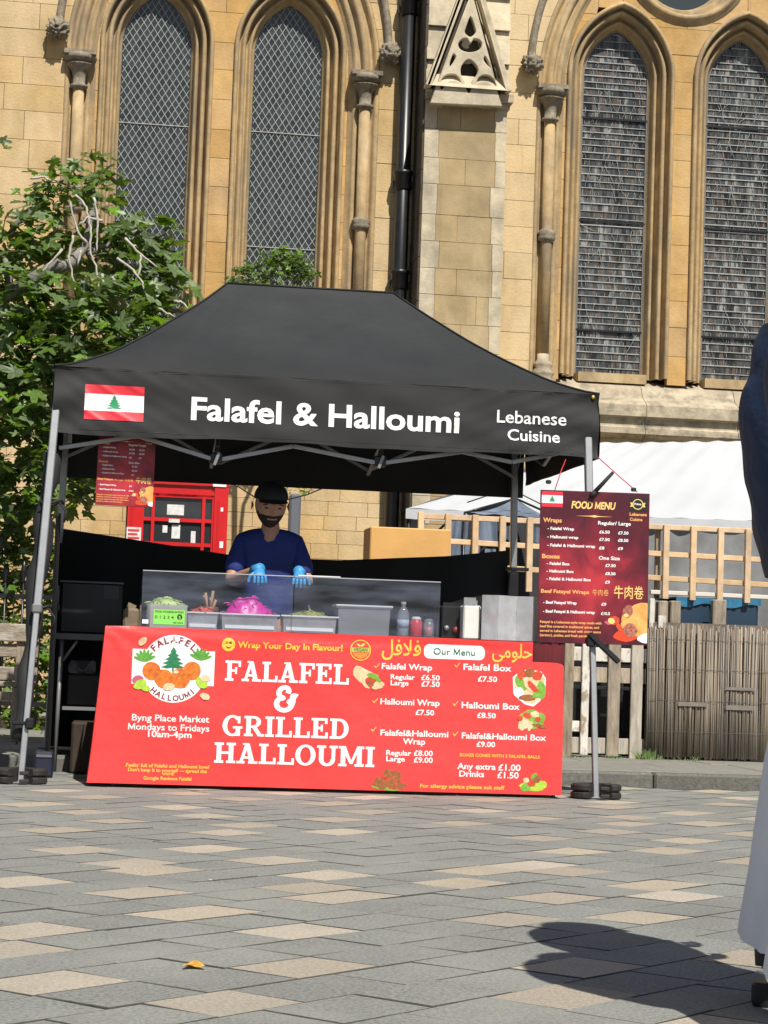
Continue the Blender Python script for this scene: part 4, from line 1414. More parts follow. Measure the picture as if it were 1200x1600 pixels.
# eave band
mb = MB()
mb.grid(lambda u, v: eL.lerp(eR, u) + Vector((0, -.01 - .008 * sin(u * 60), -.075 * v - .008 * sin(u * 23) * v)), 60, 2)
obj('roof_valance', mb, tent_w, tent)
mb = MB()
def wall_pt(u, v):
    p = eL.lerp(eR, u); z = p.z - .05 + (.125 - p.z + .05) * v
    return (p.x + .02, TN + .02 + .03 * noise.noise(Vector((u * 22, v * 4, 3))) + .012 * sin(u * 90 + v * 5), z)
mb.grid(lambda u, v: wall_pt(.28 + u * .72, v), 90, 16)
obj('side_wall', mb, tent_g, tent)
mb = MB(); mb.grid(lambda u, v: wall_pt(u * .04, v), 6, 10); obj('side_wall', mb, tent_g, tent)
mb = MB(); mb.add([(eL.x + 1.2, TN + 2.5, .12), (eR.x, TN + 2.5, .12), (eR.x, TN + 2.5, eR.z), (eL.x + 1.2, TN + 2.5, eL.z)], [(0, 1, 2, 3)]); obj('back_wall', mb, mat('grey_tent_lining', (.2, .2, .205), .8, var=.3, scale=3), tent)
for x, y in ((eL.x + .03, TN + .03), (eR.x, TN), (eL.x + 1.2, TN + 2.5), (eR.x, TN + 2.5), (eL.lerp(eR, .42).x, TN + .06)):
    mb = MB(); mb.tube([(x, y, .08), (x, y, eL.z)], .02, 6); obj('tent_pole', mb, black_iron, tent)
mb = MB(); mb.tube([P(700, 870, Y=TN + .15), P(735, 815, Y=TN + .3), P(790, 768, Y=TN + .6)], .01, 6); obj('tent_strut', mb, black_iron, tent)
mb = MB(); mb.tube([P(640, 870, Y=TN + .15), P(700, 815, Y=TN + .3), P(728, 790, Y=TN + .5)], .01, 6); obj('tent_strut', mb, black_iron, tent)

blue_cloth = mat('slate_blue_cloth', (.16, .20, .27), .7, var=.4, scale=4)
CY2 = 3.9
can = thing('blue_canopy', 'small slate blue canopy with ragged hanging cloths behind the trellis', 'canopy', (P(800, 830, Y=CY2).x, CY2, .12))
pk = P(806, 779, Y=CY2 + .4); l_, r2 = P(726, 801, Y=CY2), P(880, 812, Y=CY2)
mb = MB()
mb.grid(lambda u, v: (l_.lerp(r2, u)).lerp(pk, v) + Vector((0, 0, -.03 * sin(pi * v) + .006 * sin(u * 25))), 20, 8)
mb.grid(lambda u, v: (l_ + Vector((0, .8, 0))).lerp(r2 + Vector((0, .8, 0)), u).lerp(pk, v), 8, 4)
obj('canopy_roof', mb, blue_cloth, can)
for a, b in ((l_, pk), (r2, pk), (l_, l_ + Vector((0, 0, -1.5))), (r2, r2 + Vector((0, 0, -1.5)))):
    mb = MB(); mb.tube([a, b], .009, 6); obj('canopy_pole', mb, black_iron, can)
mb = MB()
mb.tube([P(730, 785, Y=CY2), P(760, 775, Y=CY2), P(806, 768, Y=CY2 + .1), P(850, 790, Y=CY2 + .1)], .005, 5)
obj('canopy_frame', mb, black_iron, can)
for (u0, u1, vt, vb, sd) in ((704, 732, 815, 845, 1), (746, 776, 815, 846, 2), (700, 735, 845, 880, 3), (757, 775, 858, 875, 4), (738, 752, 840, 870, 5), (828, 845, 824, 850, 6), (790, 802, 822, 845, 7), (860, 900, 815, 850, 8)):
    a, b = P(u0, vb, Y=CY2 + .02), P(u1, vt, Y=CY2 + .02)
    mb = MB()
    mb.grid(lambda u, v: (a.x + (b.x - a.x) * (u + .15 * (1 - v) * sin(sd * 3 + u * 3)), CY2 + .02 + .02 * sin(u * 9 + sd), a.z + (b.z - a.z) * (v + .12 * sin(u * 5 + sd) * (1 - v))), 8, 6)
    obj('hanging_cloth', mb, blue_cloth, can)
mb = MB(); a, b = P(692, 960, Y=CY2 + .5), P(905, 800, Y=CY2 + .5); mb.grid(lambda u, v: (a.x + (b.x - a.x) * u, CY2 + .5 + .03 * sin(u * 20), .12 + (b.z - .2) * v), 20, 4)
obj('back_drape', mb, mat('dark_grey_drape', (.035, .035, .04), .85, var=.4, scale=5), can)

# covered tables, and black boxes added for the shade behind the fence
navy = mat('navy_plastic', (.02, .045, .08), .4)
blue_tarp = mat('bright_blue_tarp', (.03, .17, .30), .45, var=.3, scale=12, bump=.4, bscale=20)
def crate(name, label, u0, u1, vt, Y, dpt, m, lid=None, cat='crate', vb=None):
    a, b = P(u0, vt, Y=Y), P(u1, vt, Y=Y)
    t = thing(name, label, cat, ((a.x + b.x) / 2, Y + dpt / 2, .12))
    mb = MB(); zt = (a.z + b.z) / 2
    mb.cbox(((a.x + b.x) / 2, Y + dpt / 2, (.085 + zt) / 2), (b.x - a.x, dpt, zt - .085), bev=.02); obj('body', mb, m, t)
    if lid:
        mb = MB(); mb.grid(lambda u, v: (a.x - .01 + (b.x - a.x + .02) * u, Y - .015 + .006 * sin(u * 30), zt + .01 - .055 * v - .015 * sin(u * 6) * v), 16, 3); mb.box((a.x - .01, Y - .01, zt + .002), (b.x + .01, Y + dpt, zt + .012)); obj('cover', mb, lid, t)
    return t
crate('covered_table', 'dark stall table with a bright blue plastic cover behind the fence', 1058, 1112, 936, FY + .22, .6, navy, blue_tarp, 'table')
crate('covered_table', 'navy stall table with a blue plastic cover, behind the reed screen at the edge', 1126, 1186, 938, FY + .22, .6, navy, blue_tarp, 'table')
crate('shade_filler_tub', 'black storage tub behind the pallet boards', 926, 965, 1060, FY + .3, .4, black_iron, None, 'tub')
crate('shade_filler_tub', 'tall dark bin between the pallet boards beside the reed screen', 968, 1012, 1056, FY + .36, .45, mat('dark_bin', (.03, .03, .035), .5), None, 'bin')
crate('shade_filler_case', 'low black equipment case behind the pallet fence next to the counter', 870, 922, 1000, FY + .5, .5, black_iron, None, 'case')
crate('shade_filler_case', 'wide black flight case behind the fence under the trellis', 900, 1060, 965, FY + .95, .5, dark_void, None, 'case')
REFINE[0] = True

# ================================================================== GAZEBO
GZT, GZV = 2.25, 1.885
GX0, GX1, GY0, GY1 = -1.52, 1.52, 0.0, 2.02
gaz = thing('black_gazebo', 'black pop-up gazebo printed with a flag and the words Falafel and Halloumi', 'gazebo', (0, 1, 0))
RX0, RX1, RZ = -.54, .47, 2.93


def roof_prof(t):
    return t ** 1.36


def wr(x, z, s=0):
    """wrinkles of the valance cloth"""
    e = min(1, max(0, (1.52 - abs(x)) / .5))
    w = .006 * noise.noise(Vector((x * 2.2, z * 5, s))) + .006 * noise.noise(Vector((x * 6, z * 9, s + 4)))
    w += (1 - e) * .016 * sin((z * 26 + abs(x) * 7)) * (1 - e)
    w += .003 * sin(x * 9 + z * 22 + 2 * noise.noise(Vector((x, z, 7))))
    for sg, sl in ((-1, .42), (1, .55)):
        dx = 1.52 + sg * x      # distance from the corner
        q_ = ((GZT - z) - dx * sl + .03 * noise.noise(Vector((x * 2, z * 3, s)))) / .085
        fr = q_ - math.floor(q_)
        w += .0075 * math.exp(-((fr - .5) / .13) ** 2) * max(0, 1 - dx / 1.1) * min(1, dx / .12)
    return w


def front_pt(u, t):
    x0 = GX0 + (RX0 - GX0) * t; x1 = GX1 + (RX1 - GX1) * t
    x = x0 + (x1 - x0) * u
    y = GY0 + (1.0 - GY0) * t
    ed = sin(pi * u)
    z = GZT + (RZ - GZT) * roof_prof(t) - .03 * ed * t * (1 - t) + .010 * noise.noise(Vector((x * 3, y * 4, 1))) * sin(pi * t)
    z += .003 * sin(x * 5 + y * 16) * sin(pi * t)
    for cx_0, cy_0, k_ in ((GX0, 0, 7), (GX1, 0, 8), (RX0, 1, 9), (RX1, 1, 6)):
        dd = hypot(x - cx_0, y - cy_0); an = atan2(y - cy_0, x - cx_0)
        z += .0075 * noise.noise(Vector((an * 7, k_, 0))) * min(1, dd / .25) * max(0, 1 - dd / 1.5)
    return (x, y, z)


def side_pt(u, t, xs):
    a = GX0 if xs < 0 else GX1; r = RX0 if xs < 0 else RX1
    x = a + (r - a) * t
    y = GY0 + (1 - GY0) * t + (GY1 - GY0 - (2.0) * t * (1.0) + .0) * 0 + u * ((GY1 - GY0) * (1 - t))
    z = GZT + (RZ - GZT) * roof_prof(t) - .06 * sin(pi * u) * t * (1 - t)
    return (x, y, z)


def back_pt(u, t):
    x, y, z = front_pt(u, t)
    return (x, GY1 - (GY1 - 1.0) * t, z)


fabric_roof = mat('black_roof_fabric', (.027, .0285, .030), .6, var=.22, scale=1.6, bump=1.6, bscale=2.6, spec=.4)
mb = MB()
mb.grid(front_pt, 60, 26); mb.grid(lambda u, t: side_pt(u, t, -1), 24, 24, flip=True); mb.grid(lambda u, t: side_pt(u, t, 1), 24, 24); mb.grid(back_pt, 40, 20, flip=True)
roof = obj('roof_canopy', mb, fabric_roof, gaz)
mb = MB()
for fn in (lambda t: front_pt(0, t), lambda t: front_pt(1, t), lambda t: back_pt(0, t), lambda t: back_pt(1, t)):
    mb.tube([Vector(fn(k / 16)) + Vector((0, -.002, .004)) for k in range(17)], .006, 5)
mb.tube([(RX0, 1, RZ + .005), (RX1, 1, RZ + .005)], .007, 5)
obj('seam_piping', mb, fabric_black, roof)


def val_front(x, z, lift=0.0):
    k = (GZT - z) / (GZT - GZV)
    return (x + .0 * k, GY0 - .012 * k - wr(x, z) - lift, z)


def v_bot(x): return .006 * sin(x * 4.1) + .003 * sin(x * 13)


mb = MB(); mb.grid(lambda u, v: val_front(GX0 + (GX1 - GX0) * u, GZT - (GZT - GZV + v_bot(GX0 + (GX1 - GX0) * u)) * v), 110, 18)
vf = obj('front_valance', mb, fabric_black, gaz)
mb = MB(); mb.grid(lambda u, v: (GX0 + (GX1 - GX0) * u, GY1 + .01 * v + wr((u - .5) * 2, v * .3, 5), GZT - (GZT - 1.805) * v), 60, 8, flip=True); obj('back_valance', mb, fabric_black, gaz)
for sx, xx in ((-1, GX0), (1, GX1)):
    mb = MB(); mb.grid(lambda u, v: (xx + sx * (.012 * v + wr((u - .5) * 1.8, v * .3, 8 + sx)), GY0 + (GY1 - GY0) * u, GZT - (GZT - GZV) * v), 40, 8, flip=(sx < 0)); obj('side_valance', mb, fabric_black, gaz)
# hem and eave stitching
mb = MB()
for i in range(60):
    xa = GX0 + (GX1 - GX0) * i / 60; xb = GX0 + (GX1 - GX0) * (i + 1) / 60
    for z, h in ((GZV + .022, .0025), (GZT - .012, .003)):
        mb.add([val_front(xa, z, .0012), val_front(xb, z, .0012), val_front(xb, z + h, .0012), val_front(xa, z + h, .0012)], [(0, 1, 2, 3)])
obj('hem_stitching', mb, fabric_roof, vf, kind='stuff')
mb = MB(); c = Vector(val_front(1.485, 2.232)); mb.lathe((0, 0, 0), [(.010, 0), (.012, .002), (.006, .004)], 12)
mb.v = [(c.x + a, c.y - .003 - z, c.z + b) for a, b, z in mb.v]; obj('eyelet', mb, mat('brass', (.7, .5, .15), .35, metal=.8), vf)


def vt(body, u0, v0, u1, cap, bold, name='lettering', parent=None, m=white_print, italic=0):
    a = P(u0, v0, Y=0); b = P(u1, v0 + (u1 - u0) * .052, Y=0)
    return obj(name, text_at(lambda x, z: val_front(x, z, .003), body, a.x, b.x, (a.z + b.z) / 2, cap, bold, italic), m, parent or vf)


cp = 1 / 285.0
vt('Falafel & Halloumi', 298, 656, 717, 36.5 * cp, .024)
vt('Lebanese', 776, 660, 884, 20 * cp, .012)
vt('Cuisine', 792, 688, 874, 18 * cp, .012)
fa, fb_ = P(131, 655, Y=0), P(226, 603, Y=0)
flag_parts(lambda x, z, l: val_front(x, z, l), fa.x, fb_.x, fa.z - .0, fb_.z - .008, vf, .003)

# legs
def leg(top, bot, name='leg', split=.42):
    top = Vector(top); bot = Vector(bot)
    m = top.lerp(bot, 1 - split)
    mb = MB(); mb.beam(m, top, .042, bev=.005); l = obj(name, mb, alu, gaz)
    mb = MB(); mb.beam(bot, m + (top - m) * .1, .032, bev=.004); obj('inner_tube', mb, alu, l)
    mb = MB(); mb.cbox(m, (.056, .056, .05), bev=.008); obj('collar', mb, alu_dark, l)
    mb = MB(); mb.cbox(bot + Vector((0, 0, .006)), (.11, .11, .008), bev=.002); obj('foot_plate', mb, alu_dark, l)
    return l


flT, flB = (P(86, 600, Y=.04)), Vector((P(32, 1222, Y=-.25).x, -.25, .0))
frT, frB = (P(917, 640, Y=.04)), Vector((P(931, 1245, Y=-.25).x, -.25, .0))
leg((flT.x + .02, .04, 2.2), flB); leg((frT.x, .04, 2.2), frB)
blT, blB = Vector((-1.46, 1.96, 2.2)), Vector((-1.5, 2.0, .085)); brT, brB = Vector((P(802, 760, Y=1.96).x, 1.96, 2.2)), Vector((P(802, 1000, Y=2).x + .01, 2.0, .085))
leg(blT, blB); leg(brT, brB)
# truss
def bar(a, b, w=.022, name='truss_bar', m=alu):
    mb = MB(); mb.beam(a, b, w, w * .62, up=(0, 1, 0), bev=.003); obj(name, mb, m, gaz)
zg = [(92, 700), (215, 681), (338, 719), (458, 697), (594, 724), (722, 706), (800, 722), (915, 700)]
zp = [P(u, v, Y=.09) for u, v in zg]
for a, b in zip(zp, zp[1:]): bar(a, b, .024)
for a, b in zip(zp, zp[1:]):
    bar((a.x, .115, 4.02 - a.z), (b.x, .115, 4.02 - b.z), .024)
for k in (2, 4):
    c = zp[k]
    mb = MB(); mb.cbox(c + Vector((0, .02, .012)), (.075, .06, .06), bev=.008); obj('truss_joint', mb, black_iron, gaz)
    mb = MB(); mb.beam(c + Vector((-.012, -.03, -.03)), c + Vector((.012, -.03, .04)), .016); obj('truss_bar', mb, alu_dark, gaz)
    bar(c + Vector((0, .05, .04)), (RX0 if k == 2 else RX1, 1.0, 2.12), .024)
    X = RX0 if k == 2 else RX1
    bar((X, 1.0, 2.12), (X, 1.9, 1.9), .024)
    mb = MB(); mb.beam((X, 1.0, 2.0), (X, 1.0, RZ - .02), .03); obj('peak_post', mb, alu, gaz)
bz = [(-1.45 + 2.89 * k / 6, 1.93, (1.93, 2.17)[k % 2]) for k in range(7)]
for a, b in zip(bz, bz[1:]): bar(a, b, .022)
for X in (-1.43, 1.43):
    bar((X, .1, 2.16), (X, 1.0, 1.93)); bar((X, 1.0, 1.93), (X, 1.93, 2.16))

# half-height back sheet
def top_back(u):
    xs_ = [0, .17, .39, .62, .86, 1]; zs_ = [1.475, 1.42, 1.345, 1.345, 1.40, 1.455]
    for i in range(5):
        if u <= xs_[i + 1]:
            k = (u - xs_[i]) / (xs_[i + 1] - xs_[i]); return zs_[i] + (zs_[i + 1] - zs_[i]) * k
    return zs_[-1]
def back_sheet(u, v):
    x = -1.48 + 2.9 * u
    z = top_back(u); z = z + (.1 - z) * v
    return (x, 1.96 + .02 * sin(u * 40 + v * 3) * (.3 + v) + .03 * noise.noise(Vector((u * 6, v * 3, 2))), z)
mb = MB(); mb.grid(back_sheet, 90, 12); obj('back_half_wall', mb, fabric_dark, gaz)
# rolled side wall tied to the front left leg
mb = MB()
pts = []; rr = []
for k in range(22):
    t = k / 21
    p = Vector((flT.x - .0, .09, 1.78)).lerp(flB + Vector((-.02, .07, .22)), t)
    pts.append(p + Vector((.012 * sin(k * 1.1) - .0, .02, 0))); rr.append((.05 if t < .1 else .062 - .022 * t) * (1 + .25 * noise.noise(Vector((k * .6, 3, 1)))))
    if 3 <= k <= 4 or 14 <= k <= 15: rr[-1] *= .55
mb.tube(pts, rr, 10); obj('rolled_side_wall', mb, fabric_black, gaz)
mb = MB()
def side_sheet(u, v):
    t = (1.5 - .1) * v
    return (-1.47 - .02 * u + .015 * sin(u * 30), .35 + 1.58 * u, 1.47 - .02 * sin(pi * u) - t)
mb.grid(side_sheet, 40, 10); obj('side_half_wall', mb, fabric_dark, gaz)
for v_, dx_, L_ in ((785, .0, .13), (950, -.01, .05)):
    c = P(84 if v_ < 800 else 66, v_, Y=.02)
    mb = MB(); n = 16
    mb.tube([c + Vector((.06 * cos(2 * pi * k / n) - .01, .03 + .075 * sin(2 * pi * k / n), .012 * sin(k))) for k in range(n + 1)], .008, 6)
    mb.tube([c + Vector((.03, -.03, 0)), c + Vector((.07, -.05, -.05)), c + Vector((.06, -.05, -.11))], .006, 6); mb.tube([c + Vector((-.03, -.04, .01)), c + Vector((-.07, -.05, .0)), c + Vector((-.03, -.05, -.03))], .007, 6)
    obj('tie_strap', mb, fabric_black, gaz)
c = P(32, 1130, Y=-.22)
mb = MB(); mb.cbox(c, (.09, .02, .022), bev=.006); mb.cbox(c + Vector((.05, -.01, 0)), (.05, .05, .06), bev=.01); obj('leg_catch', mb, black_iron, gaz)
c = P(800, 889, Y=1.93)
mb = MB(); mb.cbox(c + Vector((.03, 0, 0)), (.16, .03, .022), bev=.004); mb.cbox(c + Vector((.01, .02, -.1)), (.07, .06, .16), bev=.01); obj('leg_catch', mb, black_iron, gaz)
# leg weights: two stacked ring halves
def weight(c, label):
    t = thing('leg_weight', label, 'weight', c, 'rubber ring weights on the gazebo feet')
    for k in range(2):
        for s_, a0, a1 in ((-1, 20, 325),):
            mb = MB(); n = 22; vs = []; fs = []
            a_ = 108 if True else 0
            prof = [(.045, .0), (.13, .0), (.14, .008), (.14, .03), (.13, .038), (.045, .038)]
            for i in range(n + 1):
                an = radians(-62 + 304 * i / n) if True else 0
                for r, z in prof: vs.append((r * cos(an), r * sin(an) * .8, z + k * .042))
            m_ = len(prof)
            for i in range(n):
                for j in range(m_):
                    jj = (j + 1) % m_
                    fs.append((i * m_ + j, (i + 1) * m_ + j, (i + 1) * m_ + jj, i * m_ + jj))
            fs.append(tuple(range(m_))); fs.append(tuple(n * m_ + j for j in range(m_ - 1, -1, -1)))
            mb.add(vs, fs)
            mb.cbox((0.02, -.118, .019 + k * .042), (.05, .02, .02), bev=.004)
            obj('ring_weight', mb, rubber, t, local=True)
    return t
weight((frB.x, frB.y, .0), 'pair of black rubber ring weights on the right gazebo foot')
weight((flB.x, flB.y, .0), 'pair of worn rubber ring weights on the left gazebo foot beside the bench')

# ================================================================== COUNTER AND BANNER
CY = -.35
tl, tr_, br_, bl_ = P(165, 977, Y=CY), P(831, 1002, Y=CY), P(877, 1255, Y=CY), P(135, 1227, Y=CY)
nt1, nt2 = P(832, 1035, Y=CY), P(881, 1036, Y=CY)
TOP = (tl.z + tr_.z) / 2
bl_.z = max(bl_.z, .02); br_.z = .018
counter = thing('serving_counter', 'long trestle serving counter of the food stall behind the red banner', 'counter', (0, 0, 0))
mb = MB(); mb.box((tl.x + .02, CY + .02, TOP - .035), (tr_.x - .01, .42, TOP - .006)); obj('table_top', mb, alu_dark, counter)
for x in (tl.x + .08, 0.0, tr_.x - .1):
    for y in (CY + .08, .36):
        mb = MB(); mb.tube([(x, y, .004), (x, y, TOP - .035)], .014, 8); obj('leg', mb, alu, counter)
banner = thing('menu_banner', 'red printed banner with the falafel and halloumi menu covering the counter front', 'banner', (0, CY, 0))


def bw(x, z):
    w = .009 * noise.noise(Vector((x * 1.6, z * 2.2, 3))) + .003 * sin(x * 2.2 + z * 4) + .0025 * sin(x * 5 - z * 9) + .0018 * noise.noise(Vector((x * 7, z * 5, 1)))
    if z > TOP - .07: w += .003 * sin(z * 60 + x * 2)
    for fx in (-.62, 0.02, .66): w += .0022 * math.exp(-abs(x - fx - .02 * z) / .012)
    w += .002 * math.exp(-abs(z - .43) / .012)
    # stretched corner folds
    d = hypot(x - tl.x, z - TOP)
    w += .006 * sin(atan2(TOP - z, x - tl.x + .001) * 9) * max(0, 1 - d / .35) * min(1, d / .08)
    return w


def bs(x, z, lift=0.0):
    return (x, CY - .004 - bw(x, z) - lift, z)


def edgeL(z): return bl_.x + (tl.x - bl_.x) * max(0, min(1, (z - bl_.z) / (TOP - bl_.z))) ** .85
def edgeR(z):
    return br_.x + (nt2.x - br_.x) * (z - br_.z) / (nt2.z - br_.z)


mb = MB()
zs0 = nt2.z - .018     # above this the right end is cut away
NZ = 34
def lower(u, v):
    zb = bl_.z + (br_.z - bl_.z) * u; z = zb + (zs0 - zb) * v
    return bs(edgeL(z) + (edgeR(z) - edgeL(z)) * u, z)
mb.grid(lower, 120, NZ)
def upper(u, v):
    zt_ = tl.z + (tr_.z - tl.z) * u - .0; z = zs0 + (zt_ - zs0) * v
    a = edgeL(z); b = nt1.x
    x = a + (b - a) * u
    return bs(x, z)
mb.grid(upper, 120, 10)
# rounded shoulder at the right
mb.grid(lambda u, v: bs(nt1.x + (edgeR(zs0) - nt1.x) * u, zs0 + (.018 * sqrt(max(0, 1 - max(0, (u - .6) / .4) ** 2))) * v), 14, 2)
# top turn-over and returns
mb.grid(lambda u, v: (tl.x + (nt1.x - tl.x) * u, CY - .004 + .07 * v, tl.z + (tr_.z - tl.z) * u + .004 * sin(pi * min(1, v * 6)) ), 40, 6)
mb.grid(lambda u, v: ((edgeL(bl_.z + (TOP - bl_.z) * v)) + .004, CY - .004 + .7 * u, bl_.z + (tl.z - bl_.z) * v), 6, 12, flip=True)
mb.grid(lambda u, v: ((edgeR(br_.z + (nt2.z - br_.z) * v)), CY - .004 + .25 * u, br_.z + (nt2.z - .02 - br_.z) * v), 6, 12)
cloth = obj('banner_cloth', mb, red_cloth, banner)
LIFT = .0016
bY = lambda u, v: P(u, v, Y=CY)


def bt_(body, u0, v0, u1, capx, m=white_print, bold=.03, slope=.04, italic=0, lift=LIFT):
    a = bY(u0, v0); b = bY(u1, v0 + (u1 - u0) * slope)
    return obj('lettering', text_at(lambda x, z: bs(x, z, lift), body, a.x, b.x, (a.z + b.z) / 2, capx / 294, bold, italic), m, banner)


for w_, u0, v0, u1 in (('FALAFEL', 350.6, 1062.7, 545), ('GRILLED', 347, 1148, 545), ('HALLOUMI', 333.5, 1190, 585)):
    a, b = bY(u0, v0), bY(u1, v0 + (u1 - u0) * .04)
    mb = slab_word(lambda x, z, l: bs(x, z, l), w_, a.x, b.x, (a.z + b.z) / 2, 31.5 / 294, LIFT)
    obj('lettering', mb, white_print, banner)
# ampersand drawn as a stroke
amp = [(1.0, .62), (.86, .66), (.78, .60), (.80, .40), (.66, .12), (.42, .02), (.16, .1), (.06, .3), (.16, .48), (.36, .54), (.2, .62), (.16, .8), (.3, .96), (.5, .98), (.6, .86), (.56, .74)]
def stroke(pts, w, f, lift, m, par, n=5, name='lettering'):
    """flat ribbon through the points"""
    pp = []
    for i in range(len(pts) - 1):
        p0 = pts[max(i - 1, 0)]; p1 = pts[i]; p2 = pts[i + 1]; p3 = pts[min(i + 2, len(pts) - 1)]
        for k in range(n):
            t = k / n
            pp.append(tuple(.5 * ((2 * p1[c]) + (-p0[c] + p2[c]) * t + (2 * p0[c] - 5 * p1[c] + 4 * p2[c] - p3[c]) * t * t + (-p0[c] + 3 * p1[c] - 3 * p2[c] + p3[c]) * t ** 3) for c in (0, 1)))
    pp.append(pts[-1])
    mb = MB(); vs = []
    for i, (x, y) in enumerate(pp):
        a = pp[max(i - 1, 0)]; b = pp[min(i + 1, len(pp) - 1)]
        dx, dy = b[0] - a[0], b[1] - a[1]; L_ = hypot(dx, dy) or 1
        l_ = lift + i * .00001
        vs += [f(x - dy / L_ * w / 2, y + dx / L_ * w / 2, l_), f(x + dy / L_ * w / 2, y - dx / L_ * w / 2, l_)]
    mb.add(vs, [(2 * i, 2 * i + 1, 2 * i + 3, 2 * i + 2) for i in range(len(pp) - 1)])
    return obj(name, mb, m, par)
a = bY(425, 1110); 
stroke([(x * .78 + .1, y) for x, y in amp], .19, lambda x, y, l: bs(a.x + x * .15, a.z + y * .125, l), LIFT, white_print, banner)
stroke([(.72, .42), (.62, .46), (.56, .38), (.62, .3)], .12, lambda x, y, l: bs(a.x + x * .15, a.z + y * .125, l), LIFT + .0006, white_print, banner)
bt_('Wrap Your Day In Flavour!', 371, 1011.5, 535, 10, yellow_print, .03)
bt_('Byng Place Market', 206, 1125, 326.7, 10, bold=.014)
bt_('Mondays to Fridays', 200, 1139, 326.7, 10, bold=.014)
bt_('10am-4pm', 231, 1151, 299, 10, bold=.022)
gold_small = mat('gold_print', (.85, .50, .08), .5)
bt_("Feelin' full of Falafel and Halloumi love?", 196.7, 1197, 327, 5.5, gold_small, .03)
bt_("Don't keep it to yourself — spread the", 200, 1204, 323, 5.5, gold_small, .03)
bt_('word!', 253, 1211, 272, 5.5, gold_small, .03)
bt_('Google Reviews Falafel', 224, 1217.5, 299, 5.5, gold_small, .03)
W_ = [('Falafel Wrap', 596, 1045, 675, 9.5), ('Regular', 610, 1061, 648, 8), ('£6.50', 658, 1062.5, 687, 8.5), ('Large', 610, 1070.5, 638, 8), ('£7.50', 658, 1072.5, 687, 8.5),
      ('Halloumi Wrap', 594, 1100, 686.7, 9.5), ('£7.50', 649, 1117, 678, 8.5), ('Falafel&Halloumi', 594, 1148.5, 700, 9.5), ('Wrap', 629, 1162.5, 664, 9.5), ('Regular', 603, 1179.5, 642, 8), ('£8.00', 646, 1180.5, 675.7, 8.5),
      ('Large', 603, 1189, 632, 8), ('£9.00', 646, 1191, 675.7, 8.5), ('Falafel Box', 724, 1046.5, 799, 10), ('£7.50', 746.7, 1064.7, 776.7, 8.5), ('Halloumi Box', 721, 1106, 811.7, 10), ('£8.50', 745, 1121.5, 774, 8.5),
      ('Falafel&Halloumi Box', 721, 1153, 852.7, 9.5), ('£9.00', 744, 1166.5, 773, 8.5), ('Any extra', 714, 1201, 774, 9.5), ('£1.00', 778, 1203.5, 813, 10), ('Drinks', 717, 1213, 756, 9.5), ('£1.50', 776.7, 1215.5, 810, 10)]
for t_, u0, v0, u1, c_ in W_: bt_(t_, u0, v0, u1, c_, bold=.022)
bt_('BOXES COMES WITH 5 FALAFEL BALLS', 718, 1181, 843, 5, gold_small, .03)
bt_('For allergy advice please ask staff', 655.7, 1229.5, 788, 6, gold_small, .03)
bt_('\uFEDE\uFED3\uFEFC\uFED3', 596, 1023, 657, 22 * 1.1, yellow_print, .012)
bt_('\uFEF2\uFEE3\uFEEE\uFEE0\uFEA3', 769, 1027, 831, 20 * 1.1, yellow_print, .012)


def bp_(u, v): q = bY(u, v); return q.x, q.z


def rrect(x0, x1, z0, z1, r, n=6):
    out = []
    for cx, cz, a0 in ((x1 - r, z1 - r, 0), (x0 + r, z1 - r, 90), (x0 + r, z0 + r, 180), (x1 - r, z0 + r, 270)):
        for k in range(n + 1):
            a = radians(a0 + 90 * k / n); out.append((cx + r * cos(a), cz + r * sin(a)))
    return out


def bpoly(name, polys, m, lift=LIFT, step=.0001): return polys_obj(name, lambda x, z, l: bs(x, z, l), polys, m, banner, lift, step)


x0, z0 = bp_(662, 1028); x1, z1 = bp_(758, 1010)
bpoly('white_label', [rrect(x0, x1, z0 - .002, z1 + .002, .03)], white_print)
bt_('Our Menu', 677, 1022, 742, 10, mat('dark_green_print', (.02, .18, .1), .5), .004, lift=LIFT + .003)
# ticks
for u, v in ((588, 1041), (585.5, 1095.5), (583, 1140), (714, 1040), (711, 1100), (711, 1147)):
    x, z = bp_(u, v); k = 1 / 294
    bpoly('tick_mark', [[(x - 4 * k, z), (x - 1 * k, z - 3.5 * k), (x, z - 1 * k), (x - 3.5 * k, z + 1.5 * k)], [(x - 1 * k, z - 3.5 * k), (x + 5 * k, z + 4 * k), (x + 4 * k, z + 5 * k), (x - .4 * k, z - 1 * k)]], mat('tick_print', (.75, .5, .12), .5))
K = 1 / 294
# smiling face
x, z = bp_(357, 1007)
bpoly('smiling_face', [blob(x, z, 10.5 * K, 20, 0)], yellow_print)
bpoly('smiling_face_features', [blob(x - 3 * K, z + 3 * K, 2 * K, 8, 0), blob(x + 3 * K, z + 3 * K, 2 * K, 8, 0), [(x - 5 * K, z - 2 * K), (x - 2 * K, z - 6 * K), (x + 2 * K, z - 6 * K), (x + 5 * K, z - 2 * K), (x + 1.5 * K, z - 4 * K), (x - 1.5 * K, z - 4 * K)]], mat('brown_print', (.25, .08, .02), .5), LIFT + .0008)
